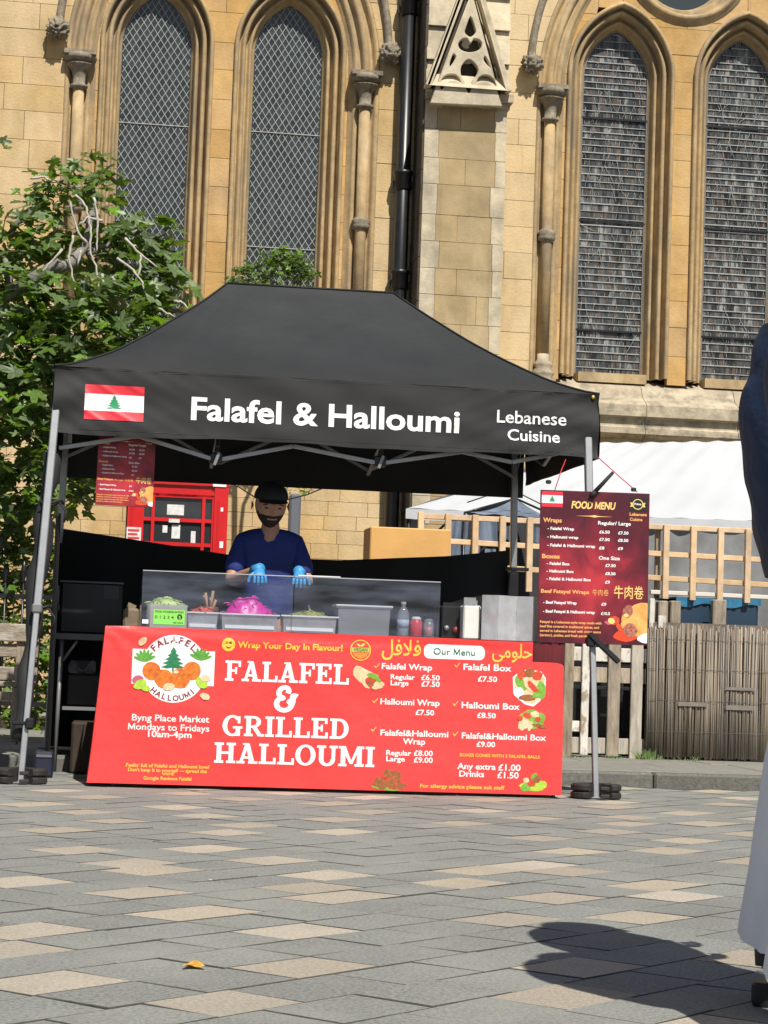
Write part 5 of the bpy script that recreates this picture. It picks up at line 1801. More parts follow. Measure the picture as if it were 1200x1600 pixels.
# vegan badge
x, z = bp_(563, 1016)
bpoly('badge_ring', [[(x + 16.5 * K * cos(a0), z + 16.5 * K * sin(a0)), (x + 16.5 * K * cos(a1), z + 16.5 * K * sin(a1)), (x + 15 * K * cos(a1), z + 15 * K * sin(a1)), (x + 15 * K * cos(a0), z + 15 * K * sin(a0))] for a0, a1 in [(2 * pi * k / 24, 2 * pi * (k + 1) / 24) for k in range(24)]], yellow_print)
vg = mat('vegan_band_print', (.55, .55, .12), .5)
bpoly('badge_band', [[(x - 14 * K, z - 3 * K), (x + 14 * K, z - 3 * K), (x + 14 * K, z + 4 * K), (x - 14 * K, z + 4 * K)]], vg)
bpoly('badge_foot', [[(x - 13 * K, z - 4 * K), (x - 9 * K, z - 10 * K), (x, z - 14 * K), (x + 9 * K, z - 10 * K), (x + 13 * K, z - 4 * K)]], mat('orange_print', (.8, .25, .04), .5))
a_ = (x - 11 * K, x + 11 * K)
obj('lettering', text_at(lambda p, q_: bs(p, q_, LIFT + .001), 'VEGAN', a_[0], a_[1], z - 2 * K, 5.5 * K, .03), mat('dark_olive_print', (.12, .2, .03), .5), banner)
bpoly('badge_leaf', [blob(x - 3 * K, z + 8 * K, 3.5 * K, 10, 0, 1.6 * K, -.6), blob(x + 3.5 * K, z + 8.5 * K, 4 * K, 10, 0, 1.7 * K, .7)], yellow_print)
# logo
def fm(name, col, c2, sc=60): return mat(name, col, .55, col2=c2, scale=sc)
x, z = bp_(271.5, 1045)
rx0, rz0 = bp_(205, 1068); rx1, rz1 = bp_(336, 1018)
bpoly('logo_panel', [[(rx0, rz0), (rx1, rz0), (rx1, rz1), (rx0, rz1)]], white_print, LIFT)
bpoly('logo_disc', [blob(x, z, 51 * K, 36, 0, 52.5 * K)], white_print, LIFT + .0004)
maroon_p = mat('maroon_print', (.28, .02, .04), .5)
for word, r_t, a0, a1, top in (('FALAFEL', 40, 136, 49, True), ('HALLOUMI', 49.5, 229, 311, False)):
    n = len(word)
    for i, ch in enumerate(word):
        a = radians(a0 + (a1 - a0) * i / (n - 1))
        vs, fs = text_mesh(ch, .03)
        mx = max(v[0] for v in vs) + min(v[0] for v in vs)
        s_ = 14.5 * K if top else 12 * K
        rot = a - pi / 2 if top else a + pi / 2
        mb = MB(); mb.add([bs(x + r_t * K * cos(a) + ((vx - mx / 2) * cos(rot) - vy * sin(rot)) * s_, z + r_t * K * sin(a) + ((vx - mx / 2) * sin(rot) + vy * cos(rot)) * s_, LIFT + .0012) for vx, vy in vs], fs)
        obj('lettering', mb, maroon_p, banner)
x, z = bp_(270, 1047)
bpoly('cedar_print', cedar(x, z - 2 * K, 38 * K), fm('cedar_print', (.03, .26, .10), (.01, .14, .06), 90), LIFT + .0010)
lf = fm('parsley_print', (.16, .42, .06), (.05, .25, .03), 80)
for lx, ly, m_ in ((226, 1031, -1), (313, 1029, 1)):
    x, z = bp_(lx, ly)
    for k in range(7):
        a = radians(90 + m_ * (-70 + k * 22)); bpoly('herb_leaf', [blob(x + 9 * K * cos(a), z + 9 * K * sin(a) - 2 * K, 10 * K, 10, .04, 2.6 * K, a)], lf, LIFT + .0011 + k * .0001)
fal = fm('falafel_print', (.86, .25, .025), (.50, .09, .012), 38)
for u, v, r_ in ((236.5, 1048, 14), (255.5, 1060, 14.5), (281.5, 1060, 15.5), (300, 1048, 14)):
    x, z = bp_(u, v); bpoly('falafel_print', [blob(x, z, r_ * K, 18, .04)], fal, LIFT + .0024)
lime = fm('lime_print', (.55, .72, .08), (.30, .55, .04), 70)
for u, v, r_, ro in ((219, 1069, 11, .5), (227, 1075, 8, -.3), (315, 1067, 11, -.7)):
    x, z = bp_(u, v); bpoly('lime_print', [blob(x, z, r_ * K, 14, .05, r_ * .62 * K, ro)], lime, LIFT + .0032)
gar = fm('garlic_print', (.85, .68, .45), (.7, .45, .25), 50)
for u, v, r_, ro in ((263.5, 1073, 9, 0), (321, 1060, 8, 0), (223, 1002, 8, .7), (320, 1088, 8, -.4), (275, 1050, 4, 0)):
    x, z = bp_(u, v); bpoly('garlic_print', [blob(x, z, r_ * K, 12, .08, r_ * .65 * K, ro)], gar, LIFT + .0038)
x, z = bp_(216, 1062); bpoly('onion_print', [blob(x, z, 9 * K, 12, .1, 7 * K)], mat('onion_print', (.55, .12, .2), .5), LIFT + .0022)
# dishes
salad_g = fm('salad_green_print', (.28, .52, .07), (.10, .32, .03), 60); cream = fm('cream_print', (.82, .68, .46), (.70, .45, .22), 40); brown_f = fm('fried_print', (.42, .15, .05), (.22, .07, .02), 60); tom = fm('tomato_print', (.75, .10, .03), (.5, .04, .02), 60)
def dish(parts, l0=LIFT):
    for i, (u, v, r_, ry, ro, m) in enumerate(parts):
        x, z = bp_(u, v); bpoly('food_print', [blob(x, z, r_ * K, 14, .14, ry * K, radians(ro))], m, l0 + i * .0002)
dish([(566, 1055, 18, 11, -38, cream), (575, 1063, 17, 12, -38, cream), (584, 1068, 15, 10, -20, tom), (582, 1056, 9, 4, -10, salad_g), (592, 1070, 8, 6, 0, cream), (578, 1068, 5, 4, 0, brown_f), (590, 1062, 6, 3, -40, salad_g), (586, 1074, 6, 3, 0, cream)])
dish([(827, 1072, 28.5, 28.5, 0, white_print), (827, 1072, 26, 26, 0, cream), (815, 1066, 10, 14, 20, salad_g), (845, 1078, 8, 14, 0, salad_g), (811, 1082, 9, 8, 0, white_print), (816, 1054, 8, 8, 0, tom), (828, 1051, 8, 7.5, 0, brown_f), (840, 1056, 8, 7.5, 0, tom), (826, 1070, 6, 14, 35, cream), (833, 1074, 5, 13, 45, tom), (824, 1090, 13, 5, 0, brown_f), (838, 1086, 7, 5, 0, salad_g)])
dish([(830, 1125, 22, 15, 0, salad_g), (818, 1130, 12, 8, 60, cream), (824, 1118, 7, 5, 0, tom), (836, 1116, 8, 5, 0, cream), (845, 1121, 7, 7, 0, salad_g), (828, 1134, 8, 4, 70, cream), (842, 1134, 12, 3, -10, brown_f), (840, 1124, 5, 4, 0, tom), (812, 1122, 5, 4, 0, tom)])
dish([(607, 1229, 27, 6, 0, salad_g), (620, 1228, 15, 6, 0, brown_f), (592, 1222, 10, 8, 0, brown_f), (606, 1209, 9.5, 8.5, 0, tom), (606, 1208, 8, 7, 0, brown_f), (618, 1213, 8.5, 8, 0, brown_f), (611, 1224, 10.5, 8, 0, tom), (611, 1224, 9, 7, 0, brown_f), (596, 1227, 8, 5, 0, brown_f)])
dish([(832, 1228, 22, 8, 0, lime), (822, 1230, 9, 6, 20, salad_g), (845, 1227, 9, 7, 0, lime), (829, 1219, 9, 7, 0, tom), (838, 1218, 7, 6, 0, brown_f), (822, 1219, 5, 4, 0, cream), (834, 1212, 6, 3, 40, salad_g), (830, 1225, 7, 4, 0, tom)])

# side table with maroon cloth to the right of the counter
maroon_cloth = mat('maroon_cloth', (.12, .006, .012), .7, var=.3, scale=4)
st_ = thing('side_table', 'small side table under a dark maroon cloth at the right end of the counter', 'table', (1.25, -.1, 0))
mb = MB(); xa, xb = nt1.x - .06, nt2.x + .005; zt_ = P(850, 1006, Y=CY + .03).z
mb.grid(lambda u, v: (xa + (xb - xa) * u, CY + .03 + .004 * sin(u * 30), zt_ - (zt_ - .1) * v), 20, 4, flip=True)
mb.grid(lambda u, v: (xb, CY + .03 + .6 * u, zt_ - (zt_ - .1) * v), 12, 4); mb.grid(lambda u, v: (xa + (xb - xa) * u, CY + .03 + .6 * v, zt_), 8, 8)
obj('table_cover', mb, maroon_cloth, st_)
for x in (xa + .03, xb - .03):
    for y in (CY + .06, CY + .6):
        mb = MB(); mb.tube([(x, y, 0), (x, y, zt_ - .01)], .012, 6); obj('leg', mb, alu_dark, st_)

REFINE[0] = False
# ================================================================== MENU BOARDS
board_m = bpy.data.materials.new('menu_board_print'); board_m.use_nodes = True
def _bm():
    N = board_m.node_tree; L = N.links; b = N.nodes['Principled BSDF']; b.inputs['Roughness'].default_value = .38
    tc = N.nodes.new('ShaderNodeTexCoord'); n = N.nodes.new('ShaderNodeTexNoise'); n.inputs['Scale'].default_value = 3.2; n.inputs['Detail'].default_value = 7; n.inputs['Distortion'].default_value = 1.6
    sp_ = N.nodes.new('ShaderNodeVectorMath'); sp_.operation = 'DISTANCE'; sp_.inputs[1].default_value = (-.04, 0, -.06)
    mr = N.nodes.new('ShaderNodeMapRange'); mr.inputs['From Min'].default_value = .05; mr.inputs['From Max'].default_value = .36; mr.inputs['To Min'].default_value = .34; mr.inputs['To Max'].default_value = -.08
    L.new(tc.outputs['Object'], n.inputs['Vector']); L.new(tc.outputs['Object'], sp_.inputs[0]); L.new(sp_.outputs['Value'], mr.inputs['Value'])
    ad = N.nodes.new('ShaderNodeMath'); L.new(n.outputs['Fac'], ad.inputs[0]); L.new(mr.outputs[0], ad.inputs[1])
    rp = N.nodes.new('ShaderNodeValToRGB'); e = rp.color_ramp.elements
    e[0].position = .35; e[0].color = (.075, .010, .020, 1); e[1].position = .9; e[1].color = (.50, .035, .05, 1)
    q_ = e.new(.62); q_.color = (.20, .015, .03, 1)
    L.new(ad.outputs[0], rp.inputs[0]); L.new(rp.outputs[0], b.inputs['Base Color'])
_bm()


def menu_board(label, centre, Wd, Ht, tilt=0.0):
    """a printed board built in its own coordinates: (a, b) run right and down from the top left corner"""
    t = thing('menu_board', label, 'menu board', centre, 'hanging food menu boards')
    t.rotation_euler = (0, tilt, 0)
    sx = Wd / 1010; sz = Ht / 1425; th = .006
    mb = MB(); mb.cbox((0, 0, 0), (Wd, th, Ht), bev=.0015); obj('board_panel', mb, board_m, t, local=True)
    ft = -th / 2
    f = lambda a, b, l=.0008: (-Wd / 2 + a * sx, ft - l, Ht / 2 - b * sz)
    mw, mg, mo_ = white_print, mat('gold_heading_print', (.88, .62, .20), .5), mat('orange_heading_print', (.85, .42, .14), .5)
    def tx(body, a0, b0, a1, cap, m=mw, bold=.025, it=0, lift=.0008):
        obj('lettering', text_at(lambda x, y: (x, ft - lift, y), body, -Wd / 2 + a0 * sx, -Wd / 2 + a1 * sx, Ht / 2 - b0 * sz, cap * sz, bold, it), m, t, local=True)
    def po_(name, polys, m, lift=.0008):
        mb = MB()
        for i, q_ in enumerate(polys): mb.add([f(a, b, lift + i * .0001) for a, b in q_][::-1], [tuple(range(len(q_)))])
        obj(name, mb, m, t, local=True)
    tx('FOOD MENU', 285, 165, 695, 70, mg, .035, .18)
    tx('Wraps', 28, 302, 200, 42, mo_, .035); tx('Regular/ Large', 535, 308, 838, 34)
    rows_ = [(' - Falafel Wrap', 70, 372, 315, 28), ('£6.50', 548, 390, 645, 28), ('£7.50', 722, 393, 818, 28), (' - Halloumi wrap', 70, 450, 355, 28), ('£7.50', 548, 460, 645, 28), ('£8.50', 722, 462, 818, 28),
             (' - Falafel & Halloumi wrap', 70, 528, 512, 28), ('£8', 548, 540, 597, 28), ('£9', 722, 540, 770, 28), (' - Falafel Box', 70, 700, 282, 28), ('£7.50', 610, 702, 705, 28), (' - Halloumi Box', 70, 770, 320, 28), ('£8.50', 610, 778, 705, 28),
             (' - Falafel & Halloumi Box', 70, 842, 480, 28), ('£9', 610, 858, 655, 28), (' - Beef Fatayel Wrap', 45, 1062, 352, 28), ('£9', 580, 1066, 625, 28), (' - Beef Fatayel & Halloumi wrap', 45, 1145, 520, 28), ('£10.5', 578, 1152, 660, 28)]
    for r_ in rows_: tx(*r_, bold=.03)
    tx('Boxes', 25, 640, 188, 42, mo_, .035); tx('One Size', 548, 636, 742, 34)
    tx('Beef Fatayel Wraps', 22, 962, 465, 36, mo_, .03); tx('牛肉卷', 495, 968, 645, 44, mo_, .0); tx('牛肉卷', 695, 985, 968, 92, mg, .006)
    for i, l_ in enumerate(('Fatayel is a Lebanese-style wrap made with', 'beef filet covered in traditional spices, and', 'served in Lebanese bread with onion sauce', '(tarator), pickles, and fresh parsley')):
        tx(l_, 20, 1242 + i * 41, (585, 562, 580, 470)[i], 24, mo_, .03)
    flag = [(12, 12), (205, 12), (205, 158), (12, 158)]
    R_ = mat('flag_red', (.72, .03, .05), .5)
    po_('flag_field', [flag], white_print, .0006)
    po_('flag_stripe', [[(12, 12), (205, 12), (205, 48), (12, 48)]], R_, .0010); po_('flag_stripe', [[(12, 122), (205, 122), (205, 158), (12, 158)]], R_, .0010)
    po_('cedar_tree_print', [[(x, 114 - y) for x, y in q_][::-1] for q_ in cedar(108, 0, 62)], green_print, .0012)
    po_('black_patch', [[(822, 40), (985, 40), (985, 172), (822, 172)]], mat('print_black', (.015, .012, .012), .5), .0006)
    po_('badge_ring', [[(900 + 50 * cos(a0), 105 + 50 * sin(a0)), (900 + 50 * cos(a1), 105 + 50 * sin(a1)), (900 + 42 * cos(a1), 105 + 42 * sin(a1)), (900 + 42 * cos(a0), 105 + 42 * sin(a0))] for a0, a1 in [(2 * pi * k / 20, 2 * pi * (k + 1) / 20) for k in range(20)]], mg, .0010)
    po_('badge_ribbon', [[(828, 88), (858, 92), (862, 128), (828, 130), (838, 109)], [(972, 88), (942, 92), (938, 128), (972, 130), (962, 109)]], mg, .0011)
    tx('Prime', 868, 112, 932, 20, white_print, .03, lift=.0016)
    tx('Lebanese', 825, 214, 985, 30, mo_, .03); tx('Cuisine', 828, 262, 945, 30, mo_, .03)
    po_('ornament_line', [[(320, 232), (500, 226), (675, 232), (500, 238)]], mo_, .0008); po_('ornament_line', [[(440, 232), (500, 221), (560, 232), (500, 243)]], mg, .0010)
    wrap_m = mat('wrap_print', (.86, .50, .16), .55, col2=(.72, .30, .06), scale=16); dark_f = mat('filling_print', (.20, .03, .03), .55, col2=(.6, .25, .16), scale=70)
    bl2 = lambda a, b, r_, rb, ro, n=18, j=.08: [blob(a, b, r_, n, j, rb, radians(ro))]
    cl = lambda q_: [[(min(1008, a), min(1405, max(0, b))) for a, b in q_[0]]]
    for nm, q_, m_, l_ in (('sauce_print', bl2(830, 1330, 130, 62, -8), mat('sauce_print', (.72, .07, .02), .45), .0008), ('wrap_print', cl(bl2(940, 1150, 170, 110, -14)), wrap_m, .0010), ('wrap_print', cl(bl2(930, 1250, 160, 95, 6)), wrap_m, .0012), ('napkin_print', cl(bl2(1000, 1360, 80, 46, 0)), white_print, .0014),
                           ('filling_print', bl2(825, 1112, 48, 62, 15), dark_f, .0016), ('filling_print', bl2(850, 1285, 68, 62, 10), dark_f, .0017), ('chilli_print', bl2(700, 1200, 55, 40, 0), tom, .0010), ('egg_print', bl2(675, 1205, 32, 28, 0), mg, .0018), ('chilli_print', bl2(745, 1260, 50, 22, 60), tom, .0019), ('onion_print', bl2(640, 1225, 30, 14, 20), mat('onion_print', (.55, .12, .2), .5), .0012), ('chilli_print', bl2(810, 1150, 22, 18, 0), mg, .002)):
        po_(nm, q_, m_, l_)
    return t


MBY = -.16
a, b = P(842, 766, Y=MBY), P(1013, 1008, Y=MBY)
Wb = P(1013, 890, Y=MBY).x - P(842, 886, Y=MBY).x; Hb = P(842, 766, Y=MBY).z - P(842, 1005, Y=MBY).z
cxb = (P(842, 886, Y=MBY).x + P(1013, 890, Y=MBY).x) / 2; czb = (P(842, 766, Y=MBY).z + P(842, 1005, Y=MBY).z + P(1013, 770, Y=MBY).z + P(1013, 1008, Y=MBY).z) / 4
menu_board('large maroon food menu board hung on the right gazebo leg by red strings', (cxb, MBY, czb), Wb, Hb, radians(-.5))
MY2 = .16
a, b = P(149, 790, Y=MY2), P(239, 790, Y=MY2)
w2 = b.x - a.x; h2 = w2 * Hb / Wb
menu_board('small maroon food menu sheet hanging under the valance near the flag', ((a.x + b.x) / 2, MY2, P(194, 791, Y=MY2).z + h2 / 2), w2, h2, radians(.6))
hg = thing('hanging_cord', 'red cords and black clips holding the large menu board to the gazebo leg', 'cord', (cxb, MBY, czb + Hb / 2))
redc = mat('red_cord', (.6, .03, .05), .6)
for pts in ([(866, 768), (877, 735), (884, 718)], [(996, 769), (965, 742), (934, 714)]):
    mb = MB(); mb.tube([P(u, v, Y=MBY + .02 + .06 * i) for i, (u, v) in enumerate(pts)], .003, 5); obj('cord', mb, redc, hg)
for pts, w_ in (([(958, 738), (945, 752), (930, 768)], .018), ([(930, 768), (924, 776)], .026)):
    mb = MB(); mb.tube([P(u, v, Y=MBY - .02) for u, v in pts], [w_ * .5, w_ * .6] + [w_ * .7] * (len(pts) - 2), 8); obj('clip', mb, fabric_black, hg)
for u, v in ((857, 753), (990, 765)):
    mb = MB(); c = P(u, v, Y=MBY); mb.cbox(c, (.03, .015, .022), bev=.005); obj('clip', mb, fabric_black, hg)
stp = thing('tilt_clamp', 'black lever clamp gripping the foot of the large menu board', 'clamp', P(935, 1010, Y=MBY - .03))
mb = MB(); mb.beam(P(920, 990, Y=MBY - .02), P(967, 1035, Y=MBY - .05), .03, .035, up=(0, 1, 0), bev=.006); obj('clamp_arm', mb, black_iron, stp)
mb = MB(); mb.cbox(P(923, 1002, Y=MBY - .015), (.05, .03, .06), bev=.008); obj('clamp_jaw', mb, black_iron, stp)

# ================================================================== THINGS ON THE COUNTER
TT = TOP + .0
def clear_mat(name, tint, fac, rough=.05, haze=.06, hz=(.6, .65, .7)):
    m = bpy.data.materials.new(name); m.use_nodes = True
    N = m.node_tree; L = N.links; N.nodes.remove(N.nodes['Principled BSDF']); o = N.nodes['Material Output']
    tr = N.nodes.new('ShaderNodeBsdfTransparent'); tr.inputs[0].default_value = (*tint, 1)
    gl = N.nodes.new('ShaderNodeBsdfGlossy'); gl.inputs['Roughness'].default_value = rough
    df = N.nodes.new('ShaderNodeBsdfDiffuse'); df.inputs[0].default_value = (*hz, 1)
    lw = N.nodes.new('ShaderNodeLayerWeight'); lw.inputs['Blend'].default_value = .5
    fr = N.nodes.new('ShaderNodeMath'); fr.operation = 'POWER'; fr.inputs[1].default_value = 4
    L.new(lw.outputs['Facing'], fr.inputs[0])
    f3 = N.nodes.new('ShaderNodeMath'); f3.operation = 'ADD'; f3.inputs[1].default_value = .04; L.new(fr.outputs[0], f3.inputs[0]); fr = f3
    a = N.nodes.new('ShaderNodeMixShader'); b = N.nodes.new('ShaderNodeMixShader')
    mu = N.nodes.new('ShaderNodeMath'); mu.operation = 'MULTIPLY'; mu.inputs[1].default_value = fac
    L.new(fr.outputs[0], mu.inputs[0]); L.new(mu.outputs[0], a.inputs[0]); L.new(tr.outputs[0], a.inputs[1]); L.new(gl.outputs[0], a.inputs[2])
    b.inputs[0].default_value = haze; L.new(a.outputs[0], b.inputs[1]); L.new(df.outputs[0], b.inputs[2]); L.new(b.outputs[0], o.inputs['Surface'])
    return m


def smudge(m, lo, hi):
    N = m.node_tree; L = N.links
    tc = N.nodes.new('ShaderNodeTexCoord'); mp = N.nodes.new('ShaderNodeMapping'); mp.inputs['Scale'].default_value = (1.5, 1, 7); mp.inputs['Rotation'].default_value = (0, .5, 0)
    n = N.nodes.new('ShaderNodeTexNoise'); n.inputs['Scale'].default_value = 2.2; n.inputs['Detail'].default_value = 6
    r = N.nodes.new('ShaderNodeMapRange'); r.inputs['From Min'].default_value = .35; r.inputs['From Max'].default_value = .7; r.inputs['To Min'].default_value = lo; r.inputs['To Max'].default_value = hi
    L.new(tc.outputs['Object'], mp.inputs[0]); L.new(mp.outputs[0], n.inputs['Vector']); L.new(n.outputs['Fac'], r.inputs['Value'])
    out = [x for x in N.nodes if x.type == 'OUTPUT_MATERIAL'][0]; L.new(r.outputs[0], out.inputs['Surface'].links[0].from_node.inputs[0])
    return m


acrylic = clear_mat('scuffed_acrylic', (.86, .89, .93), 1.0, .06, .085, (.42, .52, .72))
smudge(acrylic, .02, .15)
edge_m = clear_mat('acrylic_edge', (.6, .65, .7), 1.5, .2, .45, (.75, .8, .85))
GYF = -.16
ga, gb_ = P(220, 975, Y=GYF), P(686, 992, Y=GYF)
gza = P(220, 890, Y=GYF).z; gzb = P(686, 909, Y=GYF).z; gzt = (gza + gzb) / 2
guard = thing('sneeze_guard', 'clear acrylic sneeze guard standing along the counter over the salad pans', 'guard', ((ga.x + gb_.x) / 2, GYF, TT))
xm = P(459, 930, Y=GYF).x
for x0, x1 in ((ga.x, xm - .002), (xm + .002, gb_.x)):
    mb = MB(); mb.add([(x0, GYF, TT + .002), (x1, GYF, TT + .002), (x1, GYF, gzt - .005), (x0, GYF, gzt - .005)], [(0, 1, 2, 3)]); obj('front_panel', mb, acrylic, guard)
    mb = MB(); mb.box((x0, GYF - .002, gzt - .005), (x1, GYF + .007, gzt)); obj('polished_edge', mb, edge_m, guard)
mb = MB(); mb.box((P(466, 900, Y=GYF).x, GYF - .004, gzt + .0005), (P(532, 900, Y=GYF).x, GYF + .06, gzt + .006)); obj('edge_highlight', mb, mat('highlight_white', (.82, .82, .82), .35), guard)  # white strip paints the highlight on the guard's top edge
for x in (ga.x, gb_.x - .005, xm - .002):
    mb = MB(); mb.add([(x, GYF + .006, TT + .002), (x, GYF + .3, TT + .002), (x, GYF + .3, gzt - .05), (x, GYF + .006, gzt - .05)], [(0, 1, 2, 3)]); obj('side_panel', mb, acrylic, guard)
mb = MB(); mb.add([(ga.x, GYF + .008, gzt - .044), (gb_.x, GYF + .008, gzt - .044), (gb_.x, GYF + .3, gzt - .044), (ga.x, GYF + .3, gzt - .044)], [(0, 1, 2, 3)]); obj('top_shelf', mb, acrylic, guard)

steel = mat('brushed_steel', (.62, .62, .61), .3, metal=.9, var=.15, scale=14)
steel_d = mat('steel_tray', (.56, .57, .57), .34, metal=.75, var=.2, scale=10)
clear_p = clear_mat('clear_plastic', (.88, .9, .9), 1.2, .08, .2, (.7, .72, .72))


def pan(name, label, cat, u0, u1, v0, v1, Y, dpt, m, lip=True, food=None):
    a, b = P(u0, (v0 + v1) / 2, Y=Y), P(u1, (v0 + v1) / 2, Y=Y)
    zt = P((u0 + u1) / 2, v0, Y=Y).z; zb = TT + .001
    t = thing(name, label, cat, ((a.x + b.x) / 2, Y + dpt / 2, zb))
    cx, cy = (a.x + b.x) / 2, Y + dpt / 2; w = (b.x - a.x) / 2; d = dpt / 2
    mb = MB()
    def ring(k, z, q=.0): return [(cx + sx * (w * k - q), cy + sy * (d * k - q), z) for sx, sy in ((-1, -1), (1, -1), (1, 1), (-1, 1))]
    rs = [ring(.91, zb), ring(.95, zt - .008), ring(1.0, zt - .006), ring(1.0, zt), ring(.9, zt), ring(.82, zb + .01)]
    vs = [p for r in rs for p in r]; fs = [(0, 1, 2, 3)]
    for i in range(len(rs) - 1):
        for k in range(4):
            j = (k + 1) % 4; fs.append((i * 4 + k, i * 4 + j, (i + 1) * 4 + j, (i + 1) * 4 + k))
    fs.append((23, 22, 21, 20))
    mb.add(vs, fs); obj('tray', mb, m, t)
    if m is steel_d:
        sh_ = mat('steel_highlight', (.86, .86, .85), .35, metal=.2)  # pale strips paint the highlights along the rim and base
        mb = MB(); mb.box((cx - w - .004, Y - .006, zt - .004), (cx + w + .004, Y + .004, zt + .003)); obj('rim', mb, sh_, t)
        mb = MB(); mb.box((cx - w * .84, Y - .004, zb + .012), (cx + w * .84, Y + .004, zb + .030)); obj('base_highlight', mb, sh_, t)
    return t, cx, cy, w, d, zt


def heap(t, cx, cy, w, d, zt, hh, m, seed, rough=.4, strands=0, name='salad_heap', bias=0, k=9):
    mb = MB()
    def f(u, v):
        a = 2 * pi * u; r = v
        x = cx + w * .88 * r * cos(a); y = cy + d * .88 * r * sin(a)
        h = (1 - r ** 2) ** .8 if r < 1 else 0
        h *= 1 + rough * noise.noise(Vector((x * k * 3, y * k * 3, seed))) + .5 * rough * noise.noise(Vector((x * k * 9, y * k * 9, seed)))
        h *= 1 + bias * (x - cx) / w
        return (x, y, zt - .012 + hh * h)
    mb.grid(f, 40, 14, smooth=True, flip=True); obj(name, mb, m, t)
    if strands:
        q = random.Random(seed); mb = MB()
        for _ in range(strands):
            a = q.uniform(0, 2 * pi); r = q.random() ** .6
            p = Vector(f(a / (2 * pi), r)) + Vector((0, 0, .001)); L_ = q.uniform(.015, .045); an = q.uniform(0, 2 * pi); up = q.uniform(-.1, .55)
            pts = [p + Vector((cos(an + s * .6) * L_ * s, sin(an + s * .6) * L_ * s, L_ * up * s - L_ * .5 * s * s)) for s in (0, .35, .7, 1)]
            mb.tube(pts, [.0025, .003, .0028, .0015], 4)
        obj('shreds', mb, m, t, kind='stuff')


let_m = mat('shredded_lettuce', (.62, .72, .25), .6, col2=(.38, .52, .12), scale=60, rnd=.15)
pink_m = mat('pink_pickled_turnip', (.80, .03, .42), .4, col2=(.60, .01, .28), scale=50, rnd=.12)
tom_m = mat('chopped_tomato', (.65, .07, .03), .4, col2=(.45, .03, .015), scale=70, rnd=.15)
oli_m = mat('sliced_gherkin', (.42, .40, .09), .45, col2=(.22, .24, .05), scale=60, rnd=.25)
a_ = pan('salad_container', 'clear tall container heaped with shredded lettuce at the left end of the counter', 'container', 228, 292, 944, 975, -.1, .16, clear_p)
heap(*a_, .045, let_m, 3, .35, 120)
a_ = pan('steel_pan', 'small steel pan of chopped red tomato beside the green rating card', 'pan', 292, 341, 957, 980, -.12, .14, steel_d); heap(*a_, .04, tom_m, 5, .3, 50)
a_ = pan('steel_pan', 'steel pan heaped with bright pink pickled turnip', 'pan', 344, 436, 960, 982, -.12, .18, steel_d); heap(*a_, .09, pink_m, 7, .75, 70, k=4)
a_ = pan('steel_pan', 'steel pan of green sliced gherkins with tongs next to the pink pickles', 'pan', 440, 528, 963, 984, -.12, .18, steel_d); heap(*a_, .035, oli_m, 9, .5, 90)
mb = MB(); c = P(486, 960, Y=-.03); mb.tube([c, c + Vector((-.015, 0, .05))], .004, 6); obj('tong_handle', mb, white_print, a_[0])
t_, cx, cy, w, d, zt = pan('plastic_tub', 'large grey translucent plastic tub with its lid on the counter', 'tub', 526, 612, 949, 986, -.1, .2, clear_mat('cloudy_plastic', (.55, .56, .57), 1.0, .2, .5, (.42, .43, .44)))
mb = MB(); mb.cbox((cx, cy, zt + .006), (2 * w + .012, 2 * d + .012, .012), bev=.004); obj('lid', mb, mat('cloudy_lid', (.6, .61, .6), .35), t_)
mb = MB(); mb.cbox((cx, cy, TT + .05), (1.5 * w, 1.5 * d, .08), bev=.01); obj('contents', mb, mat('pale_falafel_mix', (.35, .33, .28), .8, var=.3, scale=40), t_)

# rating card
GC = GYF - .012
a, b = P(234, 975, Y=GC), P(293, 946, Y=GC)
card = thing('rating_card', 'green food hygiene rating card leaning against the sneeze guard', 'sign', ((a.x + b.x) / 2, GC, TT))
cardm = mat('card_green', (.25, .70, .12), .45); blk = mat('print_black', (.015, .012, .012), .5)
W_c = b.x - a.x; H_c = b.z - TT - .004
mb = MB(); mb.box((a.x, GC, TT + .003), (b.x, GC + .003, b.z)); obj('card_holder', mb, clear_mat('card_holder', (.8, .82, .82), 1.3, .1, .35, (.55, .57, .56)), card)
gx = lambda s: a.x + W_c * s
gz = lambda s: TT + .004 + H_c * s
mb = MB(); mb.box((gx(.09), GC - .001, gz(.13)), (gx(.94), GC - .0003, gz(.78))); obj('card_face', mb, cardm, card)
obj('lettering', text_at(lambda x, y: (x, GC - .0016, y), 'FOOD HYGIENE RATING', gx(.13), gx(.9), gz(.64), H_c * .09, .02), blk, card)
obj('lettering', text_at(lambda x, y: (x, GC - .0016, y), '0 1 2 3 4', gx(.13), gx(.64), gz(.38), H_c * .13, .01), blk, card)
mb = MB(); mb.add([(gx(.80) + .014 * cos(2 * pi * k / 18), GC - .0015, gz(.47) + .016 * sin(2 * pi * k / 18)) for k in range(18)], [tuple(range(18))]); obj('rating_disc', mb, blk, card)
obj('lettering', text_at(lambda x, y: (x, GC - .0021, y), '5', gx(.80) - .006, gx(.80) + .006, gz(.36), .020, .03), cardm, card)
obj('lettering', text_at(lambda x, y: (x, GC - .0016, y), 'VERY GOOD', gx(.62), gx(.9), gz(.18), H_c * .07, .02), blk, card)
mb = MB(); q0, q1 = P(222, 974, Y=GYF - .006), P(232, 968, Y=GYF - .006); mb.box((q0.x, GYF - .003, q0.z), (q1.x, GYF - .001, q1.z)); obj('label_patch', mb, white_print, guard)

